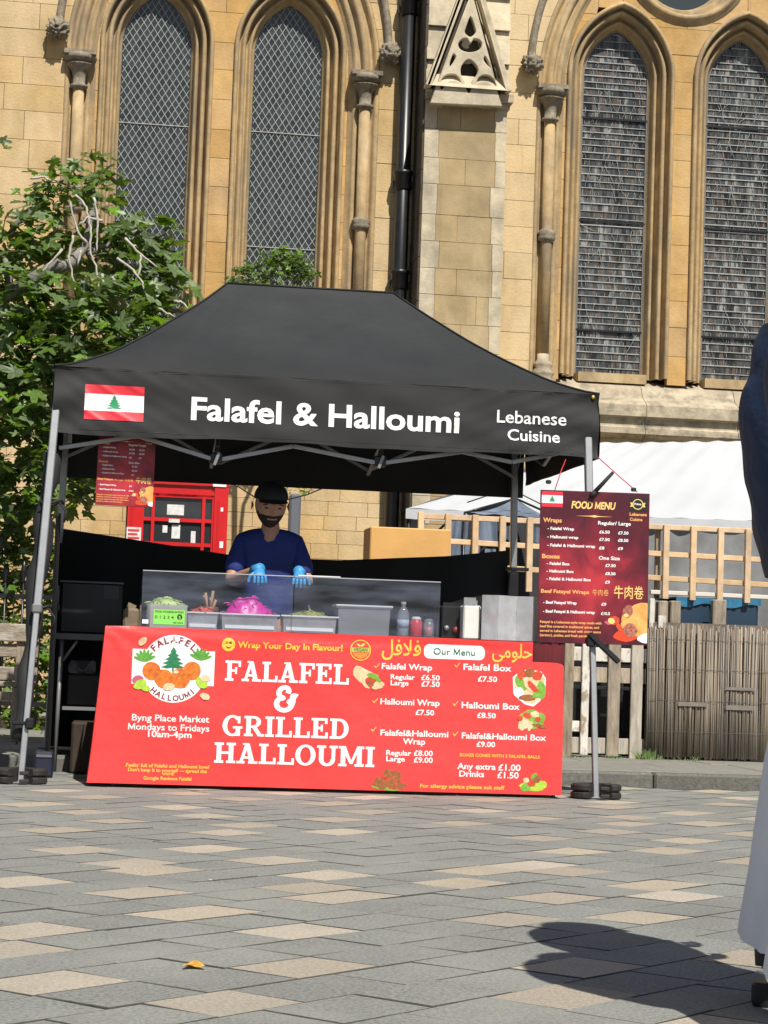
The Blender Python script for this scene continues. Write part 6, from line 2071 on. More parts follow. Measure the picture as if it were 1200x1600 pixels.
# bottle of water, two red drinks, jar of utensils
def at_counter(u, Y): return P(u, 980, Y=Y).x
clear_w = clear_mat('water_bottle_plastic', (.9, .94, .96), 1.5, .05, .16, (.8, .86, .9))
bx = at_counter(629.5, -.06)
bo = thing('water_bottle', 'small clear plastic bottle of water with a white cap', 'bottle', (bx, -.06, TT))
mb = MB(); mb.lathe((bx, -.06, TT + .002), [(.028, 0), (.033, .006), (.033, .05), (.031, .055), (.033, .06), (.033, .11), (.03, .13), (.018, .155), (.012, .165), (.012, .178)], 18); obj('bottle_body', mb, clear_w, bo)
mb = MB(); mb.lathe((bx, -.06, TT + .004), [(.026, 0), (.029, .006), (.029, .085)], 14); obj('water', mb, clear_mat('water_fill', (.72, .78, .82), .8, .05, .3, (.5, .58, .63)), bo)
mb = MB(); mb.lathe((bx, -.06, TT + .178), [(.014, 0), (.0145, .014), (.013, .016)], 14); obj('cap', mb, white_print, bo)
mb = MB(); mb.lathe((bx, -.06, TT + .05), [(.0335, 0), (.0338, .045)], 18); obj('label', mb, clear_mat('bottle_label', (.6, .7, .85), .5, .2, .5, (.6, .68, .8)), bo)
redd = mat('red_drink', (.55, .03, .05), .25, var=.2, scale=30)
for u, r_, h, lab in ((650, .034, .105, 'red plastic sauce jar just right of the water bottle'), (670, .031, .095, 'short clear cup of red sauce at the end of the sneeze guard')):
    x = at_counter(u, -.05)
    t = thing('sauce_jar', lab, 'jar', (x, -.05, TT))
    mb = MB(); mb.lathe((x, -.05, TT + .002), [(r_ * .85, 0), (r_, .01), (r_, h * .8), (r_ * .8, h * .88), (r_ * .75, h * .9)], 16); obj('jar_body', mb, redd if r_ > .032 else clear_w, t)
    if r_ < .032:
        mb = MB(); mb.lathe((x, -.05, TT + .01), [(r_ * .7, 0), (r_ * .75, h * .55)], 12); obj('sauce', mb, redd, t)
    mb = MB(); mb.lathe((x, -.05, TT + h * .9), [(r_ * .8, 0), (r_ * .82, .012), (r_ * .5, .02)], 16); obj('lid', mb, clear_w if r_ < .032 else mat('grey_lid', (.55, .55, .55), .4), t)
x = P(327, 950, Y=.14).x
jt = thing('utensil_jar', 'brown jar holding wooden utensils behind the tomato pan', 'jar', (x, .14, TT))
mb = MB(); mb.lathe((x, .14, TT - .005), [(.04, 0), (.05, .01), (.052, .13), (.048, .135)], 16, rect=.3); obj('jar_body', mb, mat('brown_jar', (.14, .07, .05), .4), jt)
for k in range(5):
    a = k * 1.3
    mb = MB(); mb.tube([(x, .14, TT + .06), (x + .035 * cos(a), .14 + .03 * sin(a), TT + .17 + .012 * k)], [.006, .009], 6); obj('utensil', mb, mat('wood_utensil', (.4, .22, .11), .6), jt)
# chafing box, white box, foil windbreak
def sbox(name, label, cat, u0, u1, v0, Y, dpt, m, zb=None, bev=.008):
    a, b = P(u0, v0, Y=Y), P(u1, v0, Y=Y); zb = TT + .001 if zb is None else zb
    t = thing(name, label, cat, ((a.x + b.x) / 2, Y + dpt / 2, zb))
    mb = MB(); mb.cbox(((a.x + b.x) / 2, Y + dpt / 2, ((a.z + b.z) / 2 + zb) / 2), (b.x - a.x, dpt, (a.z + b.z) / 2 - zb), bev=bev); obj('box_body', mb, m, t)
    return t, a, b
t, a, b = sbox('fryer_box', 'black fryer between the sneeze guard and the foil windbreak', 'fryer', 690, 727, 947, .05, .3, black_iron)
mb = MB(); mb.box((a.x + .01, .06, a.z + .002), (b.x + .03, .34, a.z + .022)); obj('fryer_lid', mb, black_iron, t)
mb = MB(); mb.tube([(a.x + .03, .045, TT + .06), (a.x + .03, .03, TT + .06)], .015, 10); obj('knob', mb, alu_dark, t)
mb = MB(); mb.tube([(a.x + .085, .048, TT + .05), (a.x + .085, .036, TT + .05)], .02, 12); obj('knob', mb, mat('dull_red', (.2, .03, .03), .5), t)
t, a, b = sbox('white_box', 'small off white box left of the foil windbreak', 'box', 725, 752, 946, -.06, .18, mat('off_white_card', (.68, .67, .63), .6, var=.1, scale=9))
mb = MB(); mb.box((a.x + .0, -.055, a.z + .001), (b.x - .03, -.04, a.z + .045)); mb.box((b.x - .045, -.05, a.z + .001), (b.x - .02, .1, a.z + .03)); obj('lid_flap', mb, steel, t)
foil = mat('crinkled_foil', (.70, .72, .73), .3, metal=.55, var=.2, scale=6, bump=.9, bscale=7)
wb = thing('foil_windbreak', 'folding silver foil windbreak around the cooker at the right of the counter', 'windbreak', (P(790, 980, Y=-.1).x, -.1, TT))
us = [752, 778, 806, 832, 846]; ys = [-.1, -.16, -.08, -.14, .1]
for i in range(4):
    p0, p1 = P(us[i], 980, Y=ys[i]), P(us[i + 1], 980, Y=ys[i + 1])
    zt0 = P(790, 931, Y=-.12).z
    mb = MB(); mb.grid(lambda u, v: (p0.x + (p1.x - p0.x) * u, ys[i] + (ys[i + 1] - ys[i]) * u + .006 * noise.noise(Vector((u * 3 + i, v * 4, 1))), TT + .001 + (zt0 - TT) * v), 8, 8); obj('foil_panel', mb, foil if i < 3 else alu_dark, wb)
cooker = thing('cooker', 'black cooker standing inside the foil windbreak', 'cooker', (P(800, 960, Y=.15).x, .15, TT))
a, b = P(762, 940, Y=.05), P(850, 940, Y=.05); mb = MB(); mb.cbox(((a.x + b.x) / 2, .2, TT + .075), (b.x - a.x, .3, .14), bev=.01); obj('cooker_body', mb, black_iron, cooker)
mb = MB(); mb.grid(lambda u, v: (P(690, 935, Y=.3).x + .62 * u, .36 - .1 * v, 1.03 + .075 * sin(pi * u) * (1 - v) + .0), 16, 4); mb.box((P(690, 935, Y=.3).x, .3, TT), (P(690, 935, Y=.3).x + .62, .34, 1.03)); obj('cooker_hood', mb, black_iron, cooker)
# plywood box behind the back sheet
PBY = 2.76
t, a, b = sbox('plywood_box', 'plain light plywood box standing behind the black back sheet', 'box', 579, 705, 825, PBY, .35, mat('plywood_face', (.72, .40, .13), .7, var=.12, scale=3, bump=.1, bscale=40), zb=.086)
# back counter on the left with box, shelf and clutter
SY = .9
sh = thing('folding_table', 'grey topped folding table with clutter behind the left end of the counter', 'table', (-1.25, SY, 0))
a, b = P(86, 990, Y=SY), P(175, 990, Y=SY)
zt = P(120, 990, Y=SY).z
mb = MB(); mb.box((a.x, SY, zt - .035), (b.x + .35, SY + .55, zt)); obj('table_top', mb, mat('grey_laminate', (.20, .205, .21), .5), sh)
for x in (a.x + .03, b.x + .3):
    for y in (SY + .03, SY + .5):
        mb = MB(); mb.tube([(x, y, .0 if y < 1 else .12), (x + .01, y, zt - .03)], .013, 7); obj('leg', mb, alu, sh)
mb = MB(); mb.tube([(a.x + .05, SY + .03, zt - .16), (a.x + .13, SY + .03, zt - .04)], .01, 6); obj('brace', mb, alu, sh)
z2 = P(120, 1105, Y=SY).z
mb = MB(); mb.box((a.x + .06, SY + .1, z2 - .02), (b.x + .3, SY + .5, z2)); obj('shelf', mb, mat('grey_laminate', (.20, .205, .21), .5), sh)
dk = mat('black_crate_plastic', (.02, .02, .022), .45)
def dbox(name, label, cat, u0, u1, v0, v1, Y, dpt, m, zb=None):
    p0, p1 = P(u0, v1, Y=Y), P(u1, v0, Y=Y); zb = p0.z if zb is None else zb
    t = thing(name, label, cat, ((p0.x + p1.x) / 2, Y + dpt / 2, zb))
    mb = MB(); mb.cbox(((p0.x + p1.x) / 2, Y + dpt / 2, (zb + p1.z) / 2), (p1.x - p0.x, dpt, p1.z - zb), bev=.012); obj('box_body', mb, m, t)
    return t, p0, p1
t, p0, p1 = dbox('storage_crate', 'black crate with a grey rim standing on the folding table', 'crate', 92, 192, 912, 988, SY + .1, .4, dk, zt + .001)
mb = MB(); mb.box((p0.x - .005, SY + .09, p1.z - .004), (p1.x + .005, SY + .1 + .41, p1.z + .006)); obj('rim', mb, mat('dim_grey', (.14, .14, .15), .5), t)
mb = MB(); q0, q1 = P(162, 936, Y=SY + .09), P(186, 916, Y=SY + .09); mb.box((q0.x, SY + .092, q0.z), (q1.x, SY + .098, q1.z)); obj('label', mb, mat('dim_label', (.08, .08, .09), .6), t)
t, p0, p1 = dbox('paper_bag', 'crumpled brown paper bag beside the sneeze guard', 'bag', 192, 218, 951, 975, .62, .12, mat('kraft_paper', (.22, .17, .11), .8, var=.3, scale=12, bump=.6, bscale=14), TT - .02)
mb = MB(); mb.cbox(((p0.x + p1.x) / 2, .66, p1.z + .012), (.05, .04, .03), Matrix.Rotation(.4, 3, 'Y')); obj('folded_top', mb, MATS['kraft_paper'], t)
t, p0, p1 = dbox('plastic_sack', 'crumpled clear plastic sack under the folding table', 'bag', 106, 150, 1030, 1052, SY + .2, .25, dk, None)
bmat_ = clear_mat('crumpled_polythene', (.6, .6, .62), 1.5, .25, .3, (.5, .5, .52))
mb = MB(); mb.grid(lambda u, v: (p0.x + (p1.x - p0.x) * u, SY + .18 + .02 * noise.noise(Vector((u * 9, v * 9, 2))), p0.z + (.05 + .03 * sin(u * 9)) * v), 20, 8); obj('sheeting', mb, bmat_, t)
dbox('storage_crate', 'lower black crate on the shelf of the folding table', 'crate', 102, 172, 1054, 1104, SY + .14, .3, dk, z2 + .001)
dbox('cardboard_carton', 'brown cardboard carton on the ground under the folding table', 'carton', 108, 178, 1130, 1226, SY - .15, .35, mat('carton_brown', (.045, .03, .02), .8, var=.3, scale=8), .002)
t, p0, p1 = dbox('blue_crate', 'small dark blue crate on the ground beside the left gazebo leg', 'crate', 52, 84, 1175, 1222, .3, .3, mat('dark_blue_plastic', (.015, .018, .04), .5), .002)
mb = MB(); mb.box((p0.x + .01, .294, p1.z - .03), (p1.x - .01, .298, p1.z - .015)); obj('rim', mb, mat('dim_grey', (.14, .14, .15), .5), t)

# fallen yellow leaf and litter
fl = thing('fallen_leaf', 'single yellow fallen leaf curled on the paving in front of the stall', 'leaf', P(302, 1513, Z=.002))
c = P(302, 1513, Z=.0)
mb = MB(); mb.grid(lambda u, v: (c.x - .024 + .05 * u, c.y - .02 + .06 * v * sin(pi * (u * .9 + .05)) + .012 * sin(u * 3), .003 + .010 * abs(v - .4) + .003 * sin(u * 7 + v * 3)), 10, 5); obj('leaf_blade', mb, mat('yellow_leaf', (.72, .50, .06), .5, col2=(.55, .25, .05), scale=40), fl)
lit = MB(); q = random.Random(8)
for k in range(70):
    x = q.uniform(-2.2, 2.6); y = q.uniform(-7.2, .7); s_ = q.uniform(.004, .011)
    a = q.random() * 6
    lit.add([(x + s_ * cos(a + b) * q.uniform(.5, 1.3), y + s_ * sin(a + b), .003 + q.uniform(0, .003)) for b in (0, 2.1, 4.2)], [(0, 1, 2)], 0 if q.random() < .6 else 1)
tag(obj('litter', lit, [mat('dark_bits', (.05, .04, .03), .9), mat('pale_bits', (.6, .57, .5), .8)], kind='stuff'), 'small dark and pale crumbs of litter scattered on the paving', 'litter')

# ================================================================== PEOPLE
skin = mat('skin', (.46, .25, .165), .5, var=.12, scale=14, bump=.08, bscale=120)
skin_l = mat('pale_skin', (.52, .33, .24), .5, var=.12, scale=14)
beard_m = mat('dark_beard', (.035, .022, .016), .8, var=.4, scale=80, bump=.6, bscale=300)
tee = mat('navy_tee', (.012, .028, .17), .8, var=.3, scale=6, bump=2.5, bscale=7)
glove = mat('blue_nitrile_glove', (.045, .27, .56), .5, var=.1, scale=20)
capm = mat('black_cap_cloth', (.012, .012, .013), .75)


def skin_mesh(name, joints, bones, m, parent=None, sub=2, root=0, smooth=True):
    """joints: list of ((x,y,z), rx, ry); bones: index pairs; grown with a skin surface and baked to a mesh"""
    me = bpy.data.meshes.new(name)
    me.from_pydata([j[0] for j in joints], bones, [])
    o = bpy.data.objects.new(name, me); COL.objects.link(o)
    sk = o.modifiers.new('skin', 'SKIN'); sk.use_smooth_shade = True
    sv = me.skin_vertices[0].data
    for i, j in enumerate(joints):
        sv[i].radius = (j[1], j[2] if len(j) > 2 else j[1]); sv[i].use_root = (i == root)
    sb_ = o.modifiers.new('sub', 'SUBSURF'); sb_.levels = sub; sb_.render_levels = sub
    dg = bpy.context.evaluated_depsgraph_get()
    bpy.context.view_layer.update()
    m2 = bpy.data.meshes.new_from_object(o.evaluated_get(dg), depsgraph=dg)
    bpy.data.objects.remove(o)
    m2.name = name; m2.materials.clear(); m2.materials.append(m)
    for p in m2.polygons: p.use_smooth = True
    if parent is None: return m2
    return obj(name, m2, None, parent)


def head_mesh(c, h, yaw, pitch, m, beard=None, hair=None):
    """head h tall with brow, nose, mouth, chin, eye sockets and ears; c = centre; faces -Y at yaw 0"""
    c = Vector(c); M = Matrix.Rotation(yaw, 3, 'Z') @ Matrix.Rotation(pitch, 3, 'X')
    mb = MB(); nu, nv = 48, 40
    def f(u, v):
        a = 2 * pi * u; b = pi * (v - .5)
        x = sin(a) * cos(b); y = -cos(a) * cos(b); z = sin(b)       # a = 0 faces -Y
        X = x * .345 * (1 - .20 * max(0, -z) ** 1.3); Y = y * .43; Z = z * .5
        front = max(0, -y)
        if z < 0: Y *= 1 - .18 * max(0, y) * -z * 1.5
        if front > 0:
            fx = abs(X)
            Z0 = Z
            Y += -.03 * math.exp(-((Z0 + .40) / .09) ** 2 - (fx / .13) ** 2)            # chin
            Y += -.085 * math.exp(-((Z0 + .10) / .10) ** 2 - (fx / .045) ** 2)          # nose
            Y += -.05 * math.exp(-((Z0 + .0) / .10) ** 2 - (fx / .035) ** 2)
            Y += .04 * math.exp(-((Z0 - .0) / .055) ** 2 - ((fx - .14) / .07) ** 2)     # eye sockets
            Y += -.022 * math.exp(-((Z0 - .09) / .04) ** 2 - (fx / .22) ** 2)           # brow
            Y += -.02 * math.exp(-((Z0 + .235) / .022) ** 2 - (fx / .09) ** 2) + .012 * math.exp(-((Z0 + .255) / .01) ** 2 - (fx / .1) ** 2) - .018 * math.exp(-((Z0 + .275) / .022) ** 2 - (fx / .08) ** 2)
            Y += .015 * math.exp(-((Z0 + .12) / .1) ** 2 - ((fx - .24) / .06) ** 2)
        return c + M @ (Vector((X, Y, Z)) * h)
    mb.grid(f, nu, nv, flip=False)
    # beard and moustache: the lower face area takes the beard material
    if beard:
        for i, fc in enumerate(mb.f):
            pv = [M.inverted() @ (Vector(mb.v[k]) - c) / h for k in fc]
            x = sum(p.x for p in pv) / 4; y = sum(p.y for p in pv) / 4; z = sum(p.z for p in pv) / 4
            if y < .12 and (z < -.27 or (z < -.10 and abs(x) > .285 and y < .0) or (-.235 < z < -.16 and abs(x) < .17 and y < -.3) or (z < -.17 and abs(x) > .12)):
                if not (abs(x) < .07 and -.275 < z < -.23): mb.m[i] = 1
    # ears
    for s_ in (-1, 1):
        e = MB()
        def g(u, v, s_=s_):
            a = 2 * pi * u; r = .5 + .5 * v
            b = pi * v
            return c + M @ (Vector((s_ * (.345 + .05 * sin(b) + .02), .03 + .055 * cos(a) * sin(b) + .02, -.03 + .115 * sin(a) * sin(b))) * h)
        mb.grid(g, 14, 8)
    ob = mb
    return ob, M


def eyes(parent, c, h, M, m_=None):
    c = Vector(c)
    for s_ in (-1, 1):
        p = c + M @ (Vector((s_ * .14, -.345, .0)) * h)
        mb = MB(); mb.lathe(p + Vector((0, 0, -.02 * h)), [(.001, 0), (.045 * h, .008 * h), (.05 * h, .02 * h), (.045 * h, .032 * h), (.001, .04 * h)], 10); obj('eye', mb, mat('eye_dark', (.03, .02, .015), .2), parent)
        mb = MB(); mb.tube([c + M @ (Vector((s_ * x, -.415 + abs(x - .14) * .3 + .02, .085 + dz)) * h) for x, dz in ((.06, -.005), (.13, .012), (.22, -.012))], .012 * h, 6); obj('eyebrow', mb, beard_m, parent)


# fingers
def hand(name, wrist, dirv, palm_n, side, m, parent, curl=.9, size=.19):
    """palm with four unequal bent fingers and a thumb leaving the side of the palm"""
    w = Vector(wrist); d = Vector(dirv).normalized(); n = Vector(palm_n); n = (n - d * n.dot(d)).normalized(); s = d.cross(n) * side
    L = size * .5
    J = [(tuple(w - d * .02), .026, .02), (tuple(w + d * L * .35), .034, .018), (tuple(w + d * L * .8), .038, .016)]
    B = [(0, 1), (1, 2)]
    mesh_p = skin_mesh(name, J, B, m, parent, 2)
    def finger(base, dr, lens, r, curl):
        pts = [base - dr * .012, base]
        ang = 0; cur = dr.copy(); axis = s
        for k, l in enumerate(lens):
            ang += curl * (.55, .9, .6)[k]
            cur = (dr * cos(ang) + n * sin(ang)).normalized()
            pts.append(pts[-1] + cur * l)
        J = [(tuple(p), r * (1.0, 1.0, .95, .88, .72)[i]) for i, p in enumerate(pts)]
        skin_mesh('finger', [(j[0], j[1], j[1]) for j in J], [(i, i + 1) for i in range(len(J) - 1)], m, mesh_p, 2)
    offs = (-.030, -.010, .011, .030); ln = (.92, 1.05, .98, .78)
    for o_, l in zip(offs, ln):
        finger(w + d * L * (.95 - abs(o_) * 3) + s * o_, (d + s * o_ * 3).normalized(), [size * .22 * l, size * .14 * l, size * .11 * l], .0095, curl * (.9 + .2 * l))
    tb_ = w + d * L * .35 - s * .032
    tdir = (d * .7 - s * .7 + n * .35).normalized()
    J = [(tuple(tb_ + s * .012), .011, .011), (tuple(tb_ + tdir * .024), .0115, .0115), (tuple(tb_ + tdir * .038 + n * .014), .0105, .0105), (tuple(tb_ + tdir * .046 + d * .01 + n * .028), .008, .008)]
    skin_mesh('thumb', J, [(0, 1), (1, 2), (2, 3)], m, mesh_p, 2)
    return mesh_p


# ---- the vendor
VX, VY = P(421, 850, Y=.62).x, .62
vend = thing('person', 'bearded man in a navy t-shirt, black cap and blue gloves standing behind the counter', 'person', (VX, VY, 0))
hl, hr = P(406, 901, Y=.06), P(466, 905, Y=.06)
wl, wr_ = hl + Vector((.0, .09, .045)), hr + Vector((.012, .09, .045))
shz = 1.375
elL, elR = Vector((VX - .225, VY - .12, 1.13)), Vector((VX + .215, VY - .12, 1.13))
J = [((VX, VY, .93), .115, .085), ((VX, VY, 1.15), .11, .08), ((VX, VY - .01, shz - .085), .12, .08), ((VX, VY - .02, 1.46), .055, .055), ((VX, VY - .05, 1.53), .05, .05),
     ((VX - .150, VY - .01, shz - .03), .055, .055), (tuple(elL), .042, .042), (tuple(wl), .029, .026), ((VX + .150, VY - .01, shz - .03), .055, .055), (tuple(elR), .042, .042), (tuple(wr_), .029, .026),
     ((VX - .085, VY, .82), .075, .075), ((VX - .10, VY, .47), .06, .06), ((VX - .1, VY + .01, .09), .04, .045), ((VX - .11, VY - .13, .035), .04, .03),
     ((VX + .085, VY, .82), .075, .075), ((VX + .10, VY, .47), .06, .06), ((VX + .1, VY + .01, .09), .04, .045), ((VX + .11, VY - .13, .035), .04, .03)]
B = [(0, 1), (1, 2), (2, 3), (3, 4), (2, 5), (5, 6), (6, 7), (2, 8), (8, 9), (9, 10), (0, 11), (11, 12), (12, 13), (13, 14), (0, 15), (15, 16), (16, 17), (17, 18)]
skin_mesh('body', J, B, skin, vend)
# t-shirt: torso and short sleeves a little larger than the body
mL = Vector((VX - .175, VY - .01, shz)).lerp(elL, .88); mR = Vector((VX + .175, VY - .01, shz)).lerp(elR, .88)
J = [((VX, VY, .86), .160, .130), ((VX, VY, 1.1), .150, .118), ((VX, VY - .01, shz - .045), .160, .115), ((VX, VY - .02, 1.468), .078, .072), ((VX - .158, VY - .01, shz - .014), .066, .066), (tuple(mL), .066, .062), ((VX + .158, VY - .01, shz - .014), .066, .066), (tuple(mR), .066, .062)]
skin_mesh('t_shirt', J, [(0, 1), (1, 2), (2, 3), (2, 4), (4, 5), (2, 6), (6, 7)], tee, vend)
J = [((VX, VY, .90), .150, .122), ((VX - .090, VY, .80), .105, .105), ((VX - .10, VY, .47), .082, .085), ((VX - .1, VY + .01, .1), .065, .07), ((VX + .090, VY, .80), .105, .105), ((VX + .10, VY, .47), .082, .085), ((VX + .1, VY + .01, .1), .065, .07)]
skin_mesh('trousers', J, [(0, 1), (1, 2), (2, 3), (0, 4), (4, 5), (5, 6)], mat('dark_trousers', (.02, .02, .025), .8), vend)
for s_ in (-1, 1):
    skin_mesh('shoe', [((VX + s_ * .1, VY + .04, .045), .045, .04), ((VX + s_ * .107, VY - .08, .04), .048, .034), ((VX + s_ * .11, VY - .17, .03), .038, .026)], [(0, 1), (1, 2)], black_iron, vend)
HC = P(423, 789, Y=VY - .09); HH = .262
hm, HM = head_mesh(HC, HH, radians(4), radians(16), skin, beard=True)
ho = obj('head', hm, [skin, beard_m], vend)
eyes(ho, HC, HH, HM)
# cap with a curved peak
mb = MB()
def capf(u, v):
    a = 2 * pi * u; b = pi * .5 * v * 1.0
    x = .375 * sin(a) * cos(b); y = -.455 * cos(a) * cos(b) + .01; z = .17 + .35 * sin(b)
    return HC + HM @ (Vector((x, y, z)) * HH)
mb.grid(capf, 32, 12)
cp_ = obj('cap', mb, capm, vend)
mb = MB()
def peak(u, v):
    a = (u - .5) * 2.0
    x = .36 * sin(a) * (1 + .05 * v); y = -.42 * cos(a) - .22 * v * cos(a * .8)
    z = .21 - .035 * v - .05 * (a ** 2) * .6
    return HC + HM @ (Vector((x, y, z)) * HH)
mb.grid(peak, 20, 6); mb.grid(lambda u, v: Vector(peak(u, v)) + Vector((0, 0, -.004)), 20, 6, flip=True); obj('cap_peak', mb, capm, cp_)
hand('hand', wl, Vector((.05, -.75, -.6)), Vector((0, .5, -.75)), 1, glove, vend, 1.55, .175)
hand('hand', wr_, Vector((-.05, -.75, -.6)), Vector((0, .5, -.75)), -1, glove, vend, 1.55, .175)
for w_, e_ in ((wl, elL), (wr_, elR)):
    d_ = (e_ - w_).normalized(); mb = MB(); mb.tube([w_ - d_ * .02, w_ + d_ * .02, w_ + d_ * .05], [.031, .032, .036], 12); obj('glove_cuff', mb, glove, vend)

# ---- the passer-by at the right edge
PYY = -7.2
def F(u, v, dy=0): return P(u, v, Y=PYY + dy)
pb = thing('person', 'standing person in a navy shirt, wide white trousers and black sandals, beside the reed screen', 'person', (F(1285, 1575).x, PYY, 0))
cx = F(1296, 1000).x
navy2 = mat('dark_navy_shirt', (.010, .026, .075), .7, var=.5, scale=5, bump=3.0, bscale=5)
white_t = mat('white_cotton', (.88, .86, .88), .8, var=.08, scale=4, bump=1.6, bscale=7)
bootL, bootR = Vector((F(1206, 1560).x, PYY, .06)), Vector((cx + .06, PYY - .22, .06))
J = [((cx, PYY, .92), .075, .09), ((cx - .01, PYY, 1.15), .08, .10), ((cx + .0, PYY, 1.34), .085, .11), ((cx + .01, PYY, 1.5), .05, .05), ((cx + .03, PYY, 1.56), .048, .048),
     ((cx - .01, PYY + .15, 1.385), .045, .045), ((cx - .04, PYY + .19, 1.15), .038, .038), ((cx + .07, PYY + .14, 1.12), .03, .03), ((cx - .01, PYY - .15, 1.385), .045, .045), ((cx - .04, PYY - .2, 1.15), .038, .038), ((cx + .07, PYY - .14, 1.12), .03, .03),
     ((cx + .02, PYY + .07, .84), .06, .07), ((cx + .0, PYY + .06, .48), .055, .06), (tuple(bootL + Vector((0, .0, .03))), .034, .038), ((cx + .02, PYY - .07, .84), .06, .07), ((cx + .04, PYY - .14, .48), .055, .06), (tuple(bootR + Vector((0, 0, .03))), .034, .038),
     (tuple(bootL + Vector((.12, 0, -.020))), .038, .02), (tuple(bootR + Vector((.12, 0, -.020))), .038, .02), (tuple(bootL + Vector((-.012, 0, -.0))), .034, .034), (tuple(bootR + Vector((-.012, 0, -.0))), .034, .034)]
skin_mesh('body', J, [(0, 1), (1, 2), (2, 3), (3, 4), (2, 5), (5, 6), (6, 7), (2, 8), (8, 9), (9, 10), (0, 11), (11, 12), (12, 13), (0, 14), (14, 15), (15, 16), (13, 17), (16, 18), (13, 19), (16, 20)], skin_l, pb)
# loose shirt hanging out over the back
mb = MB()
prof_pts = [(1198, 505, 60), (1180, 560, 90), (1168, 610, 100), (1165, 680, 105), (1170, 750, 100), (1182, 820, 92), (1197, 872, 84), (1206, 900, 80)]
def shirt(u, v):
    k = v * (len(prof_pts) - 1); i = min(int(k), len(prof_pts) - 2); t = k - i
    uu = prof_pts[i][0] * (1 - t) + prof_pts[i + 1][0] * t; vv = prof_pts[i][1] * (1 - t) + prof_pts[i + 1][1] * t
    p = F(uu, vv)
    r = cx + .0 - p.x
    a = 2 * pi * u
    rx = r * (1 if cos(a) > 0 else .9)
    ry = .21 - .03 * v
    q_ = 1 + .025 * noise.noise(Vector((cos(a) * 2, sin(a) * 2, v * 7))) * 2 + .012 * sin(a * 9 + v * 4) * v
    return (cx - rx * cos(a) * q_, PYY + ry * sin(a) * q_, p.z)
mb.grid(shirt, 48, 40)
for s_ in (-1, 1):
    pass
obj('shirt', mb, navy2, pb)
J = [((cx + .0, PYY + .02, 1.43), .085, .06), ((cx - .005, PYY + .14, 1.405), .078, .07), ((cx - .035, PYY + .19, 1.2), .066, .064), ((cx + .0, PYY + .18, 1.14), .062, .06), ((cx + .05, PYY + .15, 1.12), .05, .05)]
skin_mesh('sleeve', J, [(0, 1), (1, 2), (2, 3), (3, 4)], navy2, pb)
J = [((cx + .0, PYY - .02, 1.43), .085, .06), ((cx - .005, PYY - .14, 1.405), .078, .07), ((cx - .035, PYY - .2, 1.2), .066, .064), ((cx + .0, PYY - .19, 1.14), .062, .06), ((cx + .05, PYY - .15, 1.12), .05, .05)]
skin_mesh('sleeve', J, [(0, 1), (1, 2), (2, 3), (3, 4)], navy2, pb)
hand('hand', (cx + .085, PYY + .135, 1.12), (1, -.2, .1), (0, -.3, 1), 1, skin_l, pb, .7)
hand('hand', (cx + .085, PYY - .135, 1.12), (1, .2, .1), (0, .3, 1), -1, skin_l, pb, .7)
# wide trousers
def trouser(side, foot, edge):
    mb = MB()
    def f(u, v):
        a = 2 * pi * u
        top = Vector((cx + .02, PYY + side * .07, .98)); bot = Vector((foot.x + .085, foot.y, .135))
        c_ = top.lerp(bot, v)
        k = v ** 1.5
        rx = .095 + (.125 - .095) * k + .05 * max(0, v - .45); ry = .12 + .02 * k
        fold = 1 + (.07 * sin(a * 5 + side) * v + .04 * sin(a * 9 + v * 5)) * v + .03 * noise.noise(Vector((cos(a) * 2, sin(a) * 2, v * 6 + side)))
        return (c_.x + rx * cos(a) * fold, c_.y + ry * sin(a) * fold, c_.z + .012 * sin(a * 3) * v)
    mb.grid(f, 56, 36, flip=True)
    obj('trouser_leg', mb, white_t, pb)
trouser(1, bootL, 0); trouser(-1, bootR, 0)
mb = MB(); mb.lathe((cx, PYY, .93), [(.11, -.03), (.125, .0), (.115, .12)], 24, sy=1.25); obj('waistband', mb, white_t, pb)
sand = mat('black_sandal', (.012, .012, .014), .5)
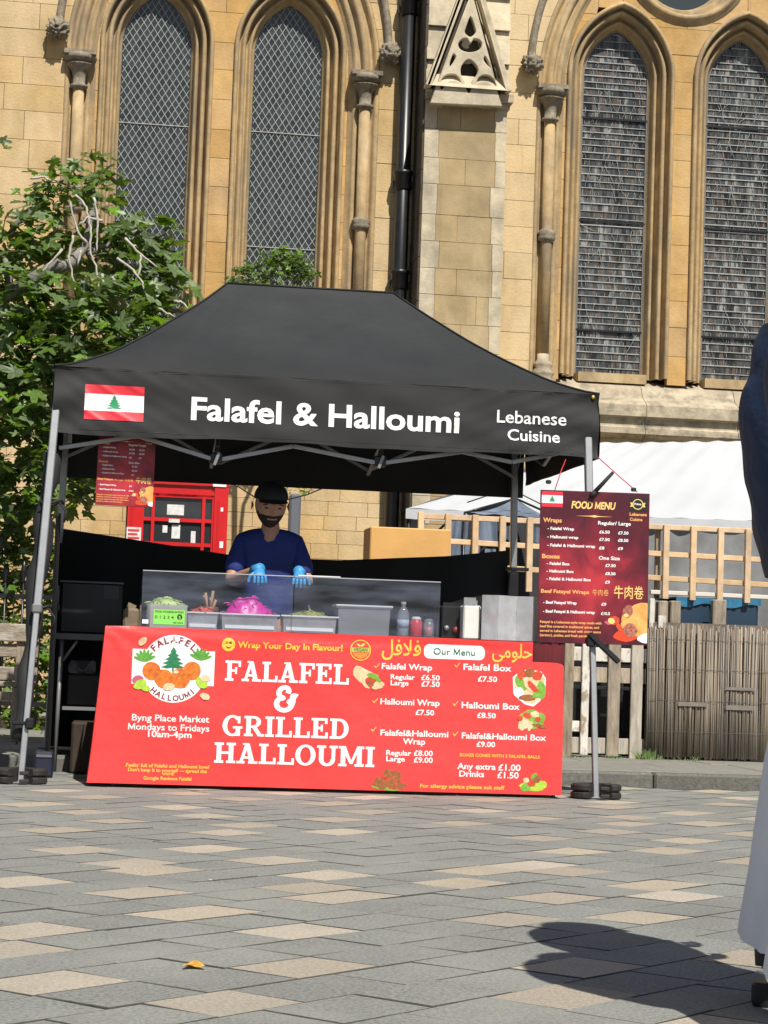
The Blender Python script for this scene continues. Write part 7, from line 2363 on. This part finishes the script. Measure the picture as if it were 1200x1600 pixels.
for bt2 in (bootL, bootR):
    s0 = thing if False else None
    mb = MB(); n = 28; vs = []
    def sole(k):
        a = 2 * pi * k / n; x = cos(a); w_ = .04 * (1 + .18 * x) * (1 - .12 * math.exp(-((x + .1) / .35) ** 2))
        return (bt2.x + .08 + .125 * math.copysign(abs(x) ** .8, x), bt2.y + w_ * math.copysign(abs(sin(a)) ** .7, sin(a)))
    for z, q_ in ((.0, .97), (.012, 1), (.034, 1), (.04, .96)):
        vs += [(bt2.x + .08 + (sole(k)[0] - bt2.x - .08) * q_, bt2.y + (sole(k)[1] - bt2.y) * q_, z + (.012 if z > .02 and sole(k)[0] < bt2.x + .05 else 0)) for k in range(n)]
    mb.add(vs, [(r * n + k, r * n + (k + 1) % n, (r + 1) * n + (k + 1) % n, (r + 1) * n + k) for r in range(3) for k in range(n)] + [tuple(range(3 * n, 4 * n)), tuple(range(n - 1, -1, -1))])
    so_ = obj('sandal', mb, sand, pb)
    mb = MB(); mb.tube([(bt2.x - .0, bt2.y + .042 * cos(t * .5), .05 + .0) for t in range(2)], .004, 4)
    mb = MB(); mb.grid(lambda u, v: (bt2.x + .004 + (.041 + .003 * v) * cos(2 * pi * u), bt2.y + (.041 + .002 * v) * sin(2 * pi * u), .098 + .045 * v + .012 * cos(2 * pi * u)), 24, 3); obj('ankle_strap', mb, sand, so_)
    mb = MB(); mb.tube([(bt2.x + .02, bt2.y + .044, .04), (bt2.x + .03, bt2.y + .042, .11)], .012, 6); mb.tube([(bt2.x + .02, bt2.y - .044, .04), (bt2.x + .03, bt2.y - .042, .11)], .012, 6); obj('side_strap', mb, sand, so_)
    mb = MB(); mb.tube([(bt2.x + .12, bt2.y + .045, .03), (bt2.x + .13, bt2.y, .07), (bt2.x + .12, bt2.y - .045, .03)], .014, 6); obj('toe_strap', mb, sand, so_)
hc = Vector((cx + .05, PYY, 1.67))
hm, HM2 = head_mesh(hc, .235, radians(90), radians(12), skin_l)
h2_ = obj('head', hm, [skin_l], pb)
hair = mat('dark_brown_hair', (.03, .02, .014), .6, var=.4, scale=60)
mb = MB()
def hairf(u, v):
    a = 2 * pi * u; b = pi * .5 * (v * 1.35 - .35)
    fr_ = max(0, cos(a))
    if fr_ > .35: b = max(b, .45)
    return hc + HM2 @ (Vector((.375 * sin(a) * cos(b), -.46 * cos(a) * cos(b) + .015, .06 + .48 * sin(b))) * .235)
mb.grid(hairf, 36, 16); obj('hair', mb, hair, h2_)
eyes(h2_, hc, .235, HM2)

# companion standing just beyond the right edge; the photograph shows the shadow only
p2 = copy_tree(pb)
p2.location = (pb.location.x - .14, PYY - .60, 0)
p2['label'] = 'second person in navy and white standing nearer, casting the broad shadow on the paving'
for nm in ('folding_table',): pass
bench.location.z -= .035; kiosk.location.z -= .035; rail.location.z -= .035
